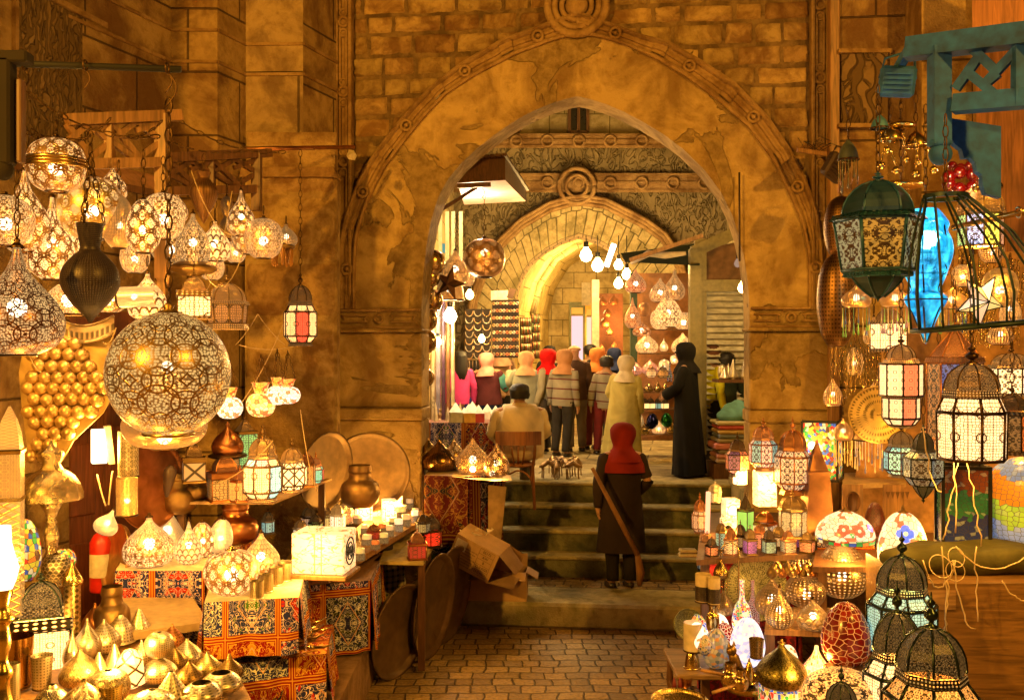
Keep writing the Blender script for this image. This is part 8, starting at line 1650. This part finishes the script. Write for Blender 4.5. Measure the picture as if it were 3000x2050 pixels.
dish(2190, 2005, 150, 150, 6.2, 'golden tray holding bells and small jugs', MET['gold'], tilt=(4, 0), nm='golden_tray', cat='tray')
dish(1990, 2062, 150, 170, 6.0, 'engraved golden tray cut by the lower edge', brass('eng_tray', (.85, .6, .2), .25, 'flower', 16, 3), tilt=(4, 0), nm='golden_tray', cat='tray')
shade('cup', 2216, 1870, 1925, 44, 'beaten brass shade on a thin candlestick', D=6.4, mt=brass('beaten', (.7, .52, .25), .3, 'flower', 6, 3), nm='candlestick_lamp', cap=False)
m = MB(); m.tube([P(2140, 1905, 6.3), P(2150, 1925, 6.3), P(2168, 1965, 6.3), P(2185, 1985, 6.3)], [.018, .035, .03, .02], 10); m.ball(P(2143, 1905, 6.29), .035, 10); m.lathe([(.014, 0), (.001, .035)], 4, T(*(P(2136, 1893, 6.29)))); m.lathe([(.014, 0), (.001, .035)], 4, T(*(P(2150, 1891, 6.29)))); tag1(m, 'cat_figurine', MET['old'], 'carved seated cat figurine beside the lilac egg', 'figurine')
t = shade('pot', 2140, 1940, 2010, 56, 'dented silver-gold jug with a wooden handle on the tray', D=6.2, mt='brass', nm='metal_jug', cat='jug', cap=False); m = MB(); m.tube([(-.03, -.02, .08), (-.20, -.04, .12)], .011, 8); m.build('wooden_handle', WOOD_M, t)
t = shade('pot', 2170, 1960, 2020, 46, 'second small jug with a wooden handle, lying in front on the tray', D=6.0, mt='brass', nm='metal_jug', cat='jug', cap=False); m = MB(); m.tube([(-.03, -.02, .04), (-.19, -.05, .0)], .011, 8); m.build('wooden_handle', WOOD_M, t)
t = thing('white_cloth_goods', 'crumpled plastic-wrapped goods on the step edge beside the stall', 'goods', P(2015, 1618, 8.8)); m = MB(); m.box((0, 0, .02), (.16, .1, .03), bev=.01); m.box((.0, 0, -.02), (.17, .1, .03), bev=.01); m.build('packet', plain('packet', (.5, .42, .3), .3), t)
# lower dark goods under the inlaid table
shade('pot', 2012, 1985, 2060, 50, 'small bronze jar in the shadow below the inlaid table', D=6.6, mt='copper', nm='bronze_jar', cat='jar', cap=False); shade('globe', 2030, 2010, 2070, 50, 'dark openwork ball in the shadow below the inlaid table', D=6.5, mt='dark', nm='openwork_ball', cat='ornament', cap=False)
# beaded hanging lamps -------------------------------------------------------------------
def beaded(x, y0, y1, w_, lb, D, yb, cols, lit=8, hang=None, kind='onion', bell=None, nb=18, mt=None):
    t = shade(kind, x, y0, y1, w_, lb, D=D, mt=mt or pierced(BRASS, GL, 1.0, 'dots', 40, 26, .7), nm='beaded_lamp', lit=lit, hang=hang, group='bead-fringed lamps of the right stall'); k = D / F; r = w_ / 2 * k * .9
    for j, c in enumerate(cols):
        m = MB()
        for i in range(nb):
            if i % len(cols) != j: continue
            a = 2 * math.pi * i / nb; L = (yb - y1) * k * (.75 + .25 * math.sin(i * 2.3)); X, Y = r * math.cos(a), r * math.sin(a); m.tube([(X, Y, 0), (X, Y, -L * .8)], .0025, 4, False); m.lathe([(.001, -L - .012), (.008, -L), (.004, -L * .82), (.003, -L * .6)], 7, T(X, Y, 0))
        m.build('bead_fringe', plain('bead_%d' % int(c[0] * 100 + c[2] * 10), c, .15), t)
    return t
GLB = [(.15, .35, .12), (.08, .12, .40), (.45, .38, .22)]
beaded(2508, 828, 902, 84, 'brass lamp with a blue flower eye and long green and blue glass drops', 6.4, 985, GLB, 12, 700)
beaded(2622, 830, 900, 84, 'brass lamp with a red flower and lilac glass drops behind the dark lantern point', 6.6, 975, [(.3, .2, .4), (.2, .4, .15), (.5, .4, .3)], 12, 700)
beaded(2470, 1218, 1290, 56, 'bright golden onion lamp with a bead fringe and arched wire handle', 7.6, 1365, [(.8, .6, .3), (.7, .5, .2)], 14, 1160)
beaded(2545, 1255, 1290, 84, 'wide bead-fringed shade with blue and white flowers', 7.5, 1380, [(.8, .65, .4), (.2, .22, .55)], 12, None, 'hemi', nb=26)
beaded(2790, 835, 905, 84, 'bead-fringed brass lamp behind the iron chandelier', 6.8, 975, GLB, 12, 700)
beaded(2485, 405, 470, 60, 'small dusty bell with a beaded skirt high on the right', 6.6, 560, [(.10, .09, .05), (.2, .1, .04)], 0, 300, 'bell', mt=plain('dusty', (.06, .07, .05), .6), nb=20)
shade('bell', 2577, 334, 378, 52, 'grey-green dusty bell hanging under the floodlight', D=6.3, mt=plain('dusty_teal', (.05, .16, .24), .6, .2), nm='dusty_bell', cat='bell', hang=250)
rnd = random.Random(31); m = MB()
for i in range(34):
    x = 2440 + i * 5.5 + rnd.uniform(-4, 4); chain_mb(m, P(x, 985 + rnd.uniform(-10, 20), 7.6), P(x, 1110 + rnd.uniform(-20, 60), 7.6), .03, .003)
tag1(m, 'gold_chain_fringe', MET['gold'], 'curtain of fine gold bead chains beside the right pier', 'bead curtain')
m = MB()
for i in range(40):
    x = 2850 + rnd.uniform(-40, 150); chain_mb(m, P(x, 760 + rnd.uniform(-40, 60), 7.6), P(x + rnd.uniform(-8, 8), 960 + rnd.uniform(-60, 80), 7.6), .04, .004)
tag1(m, 'gold_chain_fringe', MET['gold'], 'curtain of coarse gold chains behind the iron chandelier', 'bead curtain')
# back panel of right stall
m = MB(); m.quad(P(2440, 1700, 8.6), P(3200, 1700, 8.1), P(3200, 720, 8.1), P(2640, 760, 8.5), ); tag1(m, 'stall_backboard', plain('amber_board', (.34, .17, .06), .7, 0, .4), 'amber-lit boarded back of the right lantern stall', 'back board')
# large pierced ball edge-on
shade('globe', 2450, 745, 1015, 110, 'dark pierced globe half hidden beside the right pier', D=7.2, mt=brass('dk', (.25, .13, .05), .35, 'dots', 34, 24), nm='dark_globe', lit=0, hang=600, cap=False)
shade('globe', 2465, 575, 760, 100, 'upper dark pierced globe beside the carved band', D=7.2, mt=brass('dk', (.25, .13, .05), .35, 'dots', 34, 24), nm='dark_globe', lit=0, hang=450, cap=False)
# big teal lantern
SEC['teal'] = [('x', .04, .05, .16), ('d2', .15, .16, .66), ('m', .05, .78, .80), ('g', .38, .82, 1.0), ('m', .04, 1.10, 1.04), ('d', .26, .92, .16), ('f', .08, .12, 0)]
lantern(2572, 500, 885, 212, 'huge dusty teal six-sided lantern with green and grey glass behind iron tracery', D=5.5, n=6, kind='teal', glass=(((.30, .40, .28), .35, 'flower'), ((.35, .40, .10), .35, 'flower'), ((.25, .35, .30), .35, 'flower'), ((.4, .28, .06), .3, 'flower')), metal='teal', lit=2, rot=.3, hang=250, dglow=0, gn=(1.0, 2.0), dome=plain('teal_dome', (.012, .045, .09), .45, .2, .35, .6, 10))
# blue glass lamp
BG = NT('blue_glass'); n_ = BG.noise(BG.obj((1, 1, .6)), 9, 3, 1.5); c_ = BG.mix(BG.step(n_, .35, .65), (.0, .20, .60), (.04, .58, .90)); BLUE = BG.done(BG.bsdf(c_, .1, 0, BG.bump(n_, .8, .02), em=c_, es=BG.M('POWER', BG.M('MULTIPLY', n_, 1.9), 3), trans=.5))
t = thing('blue_glass_lamp', 'tall bright blue blown-glass lamp in a scrolled iron cage', 'lamp', P(2712, 1008, 6.0)); k = 6.0 / F
m = MB(); m.lathe(spline([(a * k, b * k) for a, b in ((.5, 0), (14, 30), (38, 90), (60, 132), (42, 158), (56, 200), (74, 262), (72, 300), (60, 330), (64, 350), (50, 375), (34, 395))], 4), 36); m.build('blue_glass', BLUE, t)
m = MB()
for i in range(6):
    a = i * math.pi / 3; c_, s_ = math.cos(a), math.sin(a); m.tube([(r_ * k * c_, r_ * k * s_, z_ * k) for r_, z_ in ((4, 4), (36, 85), (56, 130), (40, 158), (54, 200), (70, 260), (67, 300), (60, 350))], .006, 5)
    m.tube([((60 + 9 * math.cos(b)) * k * c_ , (60 + 9 * math.cos(b)) * k * s_, (215 + 14 * math.sin(b)) * k) for b in [j * .5 for j in range(12)]], .004, 4)
for r_, z_ in ((58, 130), (70, 262), (54, 205)): m.torus((0, 0, z_ * k), r_ * k, .006, n=28)
m.build('iron_cage', BLACK, t); bulb_at(t, 300 * k, .05, 0); lamp_light('bulb_light', (0, 0, 300 * k), 14, (.15, .65, 1), .05, parent=t); m = MB(); chain_mb(m, (0, 0, 385 * k), (0, 0, 700 * k)); m.build('chain', CHAIN, t)
# iron chandelier cage
t = thing('iron_chandelier', 'dark iron birdcage-shaped chandelier frame with a round bottom hoop', 'chandelier', P(2860, 955, 5.0)); k = 5.0 / F; IR = plain('dark_teal_iron', (.012, .028, .03), .45, .4); m = MB()
m.torus((0, 0, 0), 175 * k, .013, ry(R(-5)), 48, 6); m.build('bottom_hoop', IR, t); m = MB(); m.lathe([(62 * k, 372 * k), (62 * k, 385 * k)], 28, T(-90 * k, 0, 0)); m.lathe([(55 * k, 372 * k), (62 * k, 372 * k)], 28, T(-90 * k, 0, 0)); m.build('top_ring', IR, t)
for i in range(12):
    a = i * math.pi / 6 + .1; c_, s_ = math.cos(a), math.sin(a); m = MB(); pts = [(175 * k * c_, 175 * k * s_, 15 * k * c_), (182 * k * c_ - 2 * k, 182 * k * s_, 90 * k), (168 * k * c_ - 14 * k, 168 * k * s_, 180 * k), (132 * k * c_ - 40 * k, 132 * k * s_, 270 * k), (88 * k * c_ - 70 * k, 88 * k * s_, 335 * k), (60 * k * c_ - 90 * k, 60 * k * s_, 378 * k)]
    sp = [Vector(p_) for p_ in pts]; fine = []
    for j in range(len(sp) - 1):
        for f in (0, .5): fine.append(sp[j].lerp(sp[j + 1], f))
    fine.append(sp[-1]); m.tube(fine, .0065, 6); m.build('rib', IR, t)
m = MB(); chain_mb(m, (-90 * k, 0, 385 * k), (-90 * k, 0, 620 * k)); m.build('chain', CHAIN, t)
# brass arm and orrery of gold balls
m = MB(); m.tube([P(2790, 668, 5.6), P(3010, 618, 5.3)], .017, 10); m.torus(P(2985, 622, 5.33), .03, .006, ry(R(80)), 14, 5); tag1(m, 'brass_rod', MET['brass'], 'straight brass tube jutting in from the right edge', 'rod')
rnd = random.Random(13)
for i, (x, y, r_) in enumerate([(2655, 468, 11), (2682, 508, 12), (2625, 500, 12), (2735, 498, 12), (2582, 485, 12), (2580, 410, 9), (2690, 476, 9), (2860, 552, 12), (2925, 545, 13), (2600, 440, 10)]):
    D = 6.4; t = thing('gold_ball_pendant', 'little shiny gold ball strung on a thin chain under the brass pan rings', 'pendant', P(x, y, D), group='little gold ball pendants'); m = MB(); m.ball((0, 0, 0), r_ * D / F, 12); m.build('ball', MET['gold'], t); m = MB(); chain_mb(m, (0, 0, r_ * D / F), (rnd.uniform(-.05, .05), 0, (rnd.uniform(50, 95)) * D / F), .03, .003); m.build('chain', MET['gold'], t)
for x, y, w_, lb in ((2640, 370, 84, 'tarnished gold candle ring with tiny cups, uppermost'), (2683, 418, 70, 'gold bell-shaped boss of the hanging candle ring'), (2610, 400, 70, 'gold dish of the hanging ring, half behind the bells'), (2640, 545, 130, 'broad flat gold ring behind the teal lantern roof')):
    shade('ufo' if w_ != 70 else 'bell', x, y - (14 if w_ != 70 else 34), y + 12, w_, lb, D=6.6, mt='gold', nm='gold_ring_dish', cat='chandelier', cap=False, hang=250)
m = MB()
for i in range(7): a = i * .9; m.ball(P(2800 + 45 * math.cos(a) + 20, 530 + 25 * math.sin(a), 6.8), .05, 12)
for i in range(5): m.ball(P(2790 + 25 * i, 486 + 6 * (i % 2), 6.9), .035, 10)
tag1(m, 'red_glass_cluster', plain('ruby_glass', (.12, .003, .003), .08, 0, .2, 0, coat=1), 'cluster of ruby glass bulbs behind the turquoise bracket', 'glass lamp'); lamp_light('bulb_light', P(2830, 500, 6.5), 2, (1, .5, .3), .03)
SEC['dotdome'] = [('g', .52, .92, .92), ('m', .06, 1.08, 1.02), ('d', .42, .98, .1)]
lantern(2872, 545, 722, 132, 'round-roofed lantern with brilliant blue-white, yellow and peach panes', D=6.5, n=8, kind='dotdome', glass=(((.55, .62, 1), 1.5, 'flower'), ((1, .9, .1), 1.8, 'flower'), ((1, .5, .25), 1.0, 'flower'), ((.5, .9, .3), .8, 'flower')), metal='old', lit=16, rot=.1, dglow=.4, gn=(1.0, 2.0))
t = thing('star_lantern', 'star-shaped glass lantern of yellow, white and peach facets with one red triangle', 'lantern', P(2872, 880, 6.6)); t.rotation_euler = (R(10), R(12), R(15))
cols = [(1, .85, .3), (1, .7, .45), (.9, .8, .7), (1, .6, .2), (.7, .8, .3), (1, .25, .08)]
for j in range(3):
    m = MB()
    for i in range(10):
        if i % 3 != j: continue
        a0, a1 = i * math.pi / 5, (i + 1) * math.pi / 5; r0, r1 = (.19, .09) if i % 2 == 0 else (.09, .19)
        for s_ in (-1, 1): m.add([(r0 * math.cos(a0), 0, r0 * math.sin(a0)), (r1 * math.cos(a1), 0, r1 * math.sin(a1)), (0, s_ * .09, 0)], [(0, 1, 2)])
    m.build('glass_facet', glass_lit(cols[j], .6, 'none'), t)
m = MB()
for i in range(10): a0, a1 = i * math.pi / 5, (i + 1) * math.pi / 5; r0, r1 = (.19, .09) if i % 2 == 0 else (.09, .19); m.tube([(r0 * math.cos(a0), 0, r0 * math.sin(a0)), (r1 * math.cos(a1), 0, r1 * math.sin(a1))], .005, 4); m.tube([(r0 * math.cos(a0), 0, r0 * math.sin(a0)), (0, -.09, 0)], .004, 4)
m.build('leading', BLACK, t)
shade('globe', 2930, 775, 900, 100, 'golden swirl-pierced globe behind the chandelier ribs', D=6.9, mt=pierced(GOLD, GL, .9, 'flower', 8, 4, .6), nm='swirl_globe', lit=8, hang=700)
lantern(2603, 880, 1030, 76, 'bright arabesque box lantern behind the blue glass lamp', D=7.0, n=4, kind='straight', glass=((GW2, 2.2, 'girih'),), metal='dark', lit=14, rot=.5, hang=700, fin=False, dglow=.5)
# turquoise bracket frame, floodlights ------------------------------------------------------
TQ = plain('turquoise_paint', (.014, .085, .26), .75, 0, .55, .9, 14)
t = thing('turquoise_bracket', 'turquoise-painted wooden balcony bracket with lattice and scalloped apron, upper right', 'bracket', P(2680, 440, 5.6)); o = t.location; q = lambda x, y, D=5.6: P(x, y, D - (x - 2680) * .0012) - o
m = MB(); m.bar(q(2658, 145), q(3060, 95), .12, .10, (0, 1, 0)); m.build('top_rail', TQ, t); m = MB(); m.bar(q(2752, 140), q(2752, 425), .10, .10); m.build('post', TQ, t); m = MB(); m.bar(q(2990, 110), q(2990, 310), .06, .08); m.build('post', TQ, t)
m = MB(); m.bar(q(2795, 306), q(3060, 284), .10, .08, (0, 1, 0)); m.build('lower_rail', TQ, t); m = MB()
for a, b in (((2800, 262), (2870, 165)), ((2845, 140), (2925, 215)), ((2885, 248), (2990, 135)), ((2835, 212), (2912, 275)), ((2870, 165), (2835, 212)), ((2925, 215), (2885, 248))): m.bar(q(*a), q(*b), .035, .05)
m.build('lattice', TQ, t); m = MB(); sh = [(2810, 325), (3060, 312), (3060, 540), (2985, 535), (2972, 512), (2968, 480), (2945, 470), (2938, 445), (2915, 432), (2885, 438), (2876, 412), (2845, 400), (2822, 375), (2812, 345)]
m.prism([(p_.x, p_.z) for p_ in (q(x, y, 5.6) for x, y in sh[::-1])], .0, .05); m.build('scalloped_apron', TQ, t); m = MB(); m.ball(q(2755, 452), .065, 16); m.lathe([(.055, 0), (.07, .02), (.055, .04)], 16, T(*q(2753, 430))); m.build('turned_knob', TQ, t)
def flood(x, y, w_, h_, D, lb, mt, rot):
    t = thing('floodlight', lb, 'floodlight', P(x, y, D), group='floodlights'); t.rotation_euler = rot; k = D / F; a, b = w_ * k, h_ * k; m = MB(); m.box((0, 0, 0), (a, .10, b), bev=.02); hs_ = m.build('housing', mt, t); m = MB()
    for i in range(4): m.box((0, -.055, -b * .25 + i * b * .16), (a * .7, .02, .008))
    m.build('cooling_fin', mt, hs_); m = MB(); m.tube([(-a * .5, 0, b * .1), (-a * .4, .02, b * .75), (a * .1, .03, b * .95)], .009, 6); m.tube([(a * .5, 0, b * .1), (a * .4, .02, b * .8)], .009, 6); m.build('yoke', mt, t)
flood(2628, 240, 100, 88, 6.2, 'turquoise-tinted dusty floodlight on an arm beside the turquoise bracket', TQ, (R(10), R(6), R(-15)))  # turquoise cast of the cool light is put into the housing colour
flood(2448, 492, 76, 72, 8.8, 'dark rusty floodlight angled down by the carved band', IRON, (R(15), R(25), R(30)))
m = MB(); m.bar(P(2632, 200, 6.2), P(2664, 145, 6.0), .05, .05); tag1(m, 'floodlight_bracket', TQ, 'short turquoise arm joining the floodlight to the bracket', 'arm')
m = MB(); m.quad(P(2336, 436, 9.2), P(2420, 448, 9.3), P(2428, 425, 9.7), P(2365, 420, 9.7)); m.bar(P(2336, 440, 9.2), P(2420, 452, 9.3), .03, .04); tag1(m, 'wall_ledge_board', WOOD_M, 'small tilted board with a tangle of wire on the carved band', 'board')
m = MB()
for i in range(14): a = P(2385 + rnd.uniform(-20, 45), 420 + rnd.uniform(-10, 10), 9.3); m.tube([a, a + Vector((rnd.uniform(-.08, .08), -.03, rnd.uniform(-.1, .05))), a + Vector((rnd.uniform(-.1, .12), 0, rnd.uniform(-.2, .05)))], .003, 4)
tag1(m, 'wire_tangle', BLACK, 'tangle of old black wires on the small tilted board', 'wire')
m = MB(); m.tube([P(2166, 505, 9.9), P(2167, 765, 9.9)], .010, 6); tag1(m, 'iron_rod', IRON, 'thin vertical iron rod fixed to the plaster above the right jamb', 'rod')
# orange timber boarding upper right
m = MB(); m.quad(P(2848, 80, 8.3), P(3100, 80, 7.9), P(3100, -150, 7.9), P(2848, -150, 8.3)); tag1(m, 'timber_boarding', wood('orange_boards', (.42, .16, .05)), 'orange-lit timber boarding above the turquoise bracket', 'boarding')
# daggers
rnd = random.Random(17)
for i in range(16):
    x, y = 845 + rnd.uniform(-50, 70), 1868 + rnd.uniform(-28, 34); D = DZ(y + 12, .80); p = P(x, y, D); p.z = .80 + .03 + .012 * (i % 5); a = R(20 + rnd.uniform(-28, 25)); L = rnd.uniform(.09, .13); d = Vector((math.cos(a), math.sin(a), rnd.uniform(-.05, .15))) * L
    t = thing('dagger', 'curved wooden-handled dagger in the heap on the lowest cloth table', 'dagger', p, 0, 'heap of daggers'); m = MB(); m.tube([-d, -d * .3, d * .2], [.010, .015, .012], 7); m.build('handle', WOOD_M if i % 3 else MET['gold'], t); m = MB(); m.tube([d * .2, d * .8, d * 1.3 + Vector((0, 0, .02))], [.012, .010, .003], 6); m.build('sheath', MET['old'] if i % 2 else MET['brass'], t)
t = shade('ufo', 658, 1852, 1888, 50, 'brass candlestick saucer on the lowest cloth table', z=.78, mt='old', nm='brass_candlestick', cat='candlestick', cap=False)

for i, (kd, x, y0, y1, w_, sty, D) in enumerate([('onion', 2560, 920, 1010, 60, 'dots', 7.6), ('egg', 2505, 1010, 1100, 50, 'flower', 7.8), ('globe', 2750, 1030, 1110, 70, 'flower', 7.4), ('onion', 2930, 930, 1010, 70, 'dots', 7.3), ('onion', 2760, 1150, 1240, 70, 'flower', 7.5), ('globe', 2905, 690, 770, 70, 'dots', 7.4), ('onion', 2540, 700, 800, 60, 'flower', 7.7), ('egg', 2720, 1240, 1330, 56, 'flower', 7.8), ('onion', 2575, 1090, 1180, 60, 'dots', 7.9), ('globe', 2820, 770, 840, 60, 'flower', 7.4), ('tear', 2960, 820, 960, 60, 'flower', 7.2), ('onion', 2440, 1100, 1190, 54, 'dots', 7.9)]):
    shade(kd, x, y0, y1, w_, 'small pierced brass lamp glowing among the chains at the back of the right stall', D=D, mt=pierced(BRASS, GL, 1.8, sty, 6 if sty != 'dots' else 26, 4 if sty != 'dots' else 16, .8, .3, .35), nm='back_lamp', lit=6, group='small lamps at the back of the right stall', hang=y0 - 80)

rnd = random.Random(44); cc = ((1, .3, .1), (.3, .5, .35), GW, (.6, .4, .15), (.4, .1, .35))
for i in range(11):
    x, y = 2085 + i * 28, 1628 - 16 * (i % 2) - i; h_ = 58 + (i * 37) % 40
    lantern(x, y - h_, y, 30 + (i * 13) % 12, 'small metal lantern in the front row on the step shelf of the right stall', z=1.28, n=6 if i % 2 else 4, kind=('mini', 'straight', 'mini', 'dome_roof')[i % 4], glass=((cc[i % 5], .6 + .3 * (i % 3), 'flower'),), metal=('dark', 'old', 'copper')[i % 3], simple=True, lit=1.5 if i % 3 == 2 else 0, dglow=.3, group='front row of small lanterns on the step shelf', nm='small_lantern', rot=rnd.random())
for i in range(9):
    x = 2262 + i * 15; y = 1690 - 8 * (i % 2); shade(('onion', 'egg', 'tear')[i % 3], x, y - 40, y, 30, 'small brass trinket in the row below the stained-glass lamps', D=7.0, mt=('old', 'brass', 'copper')[i % 3], nm='brass_trinket', cat='ornament', cap=False, group='row of small brass trinkets', seg=16)
# ================================================================ temporary
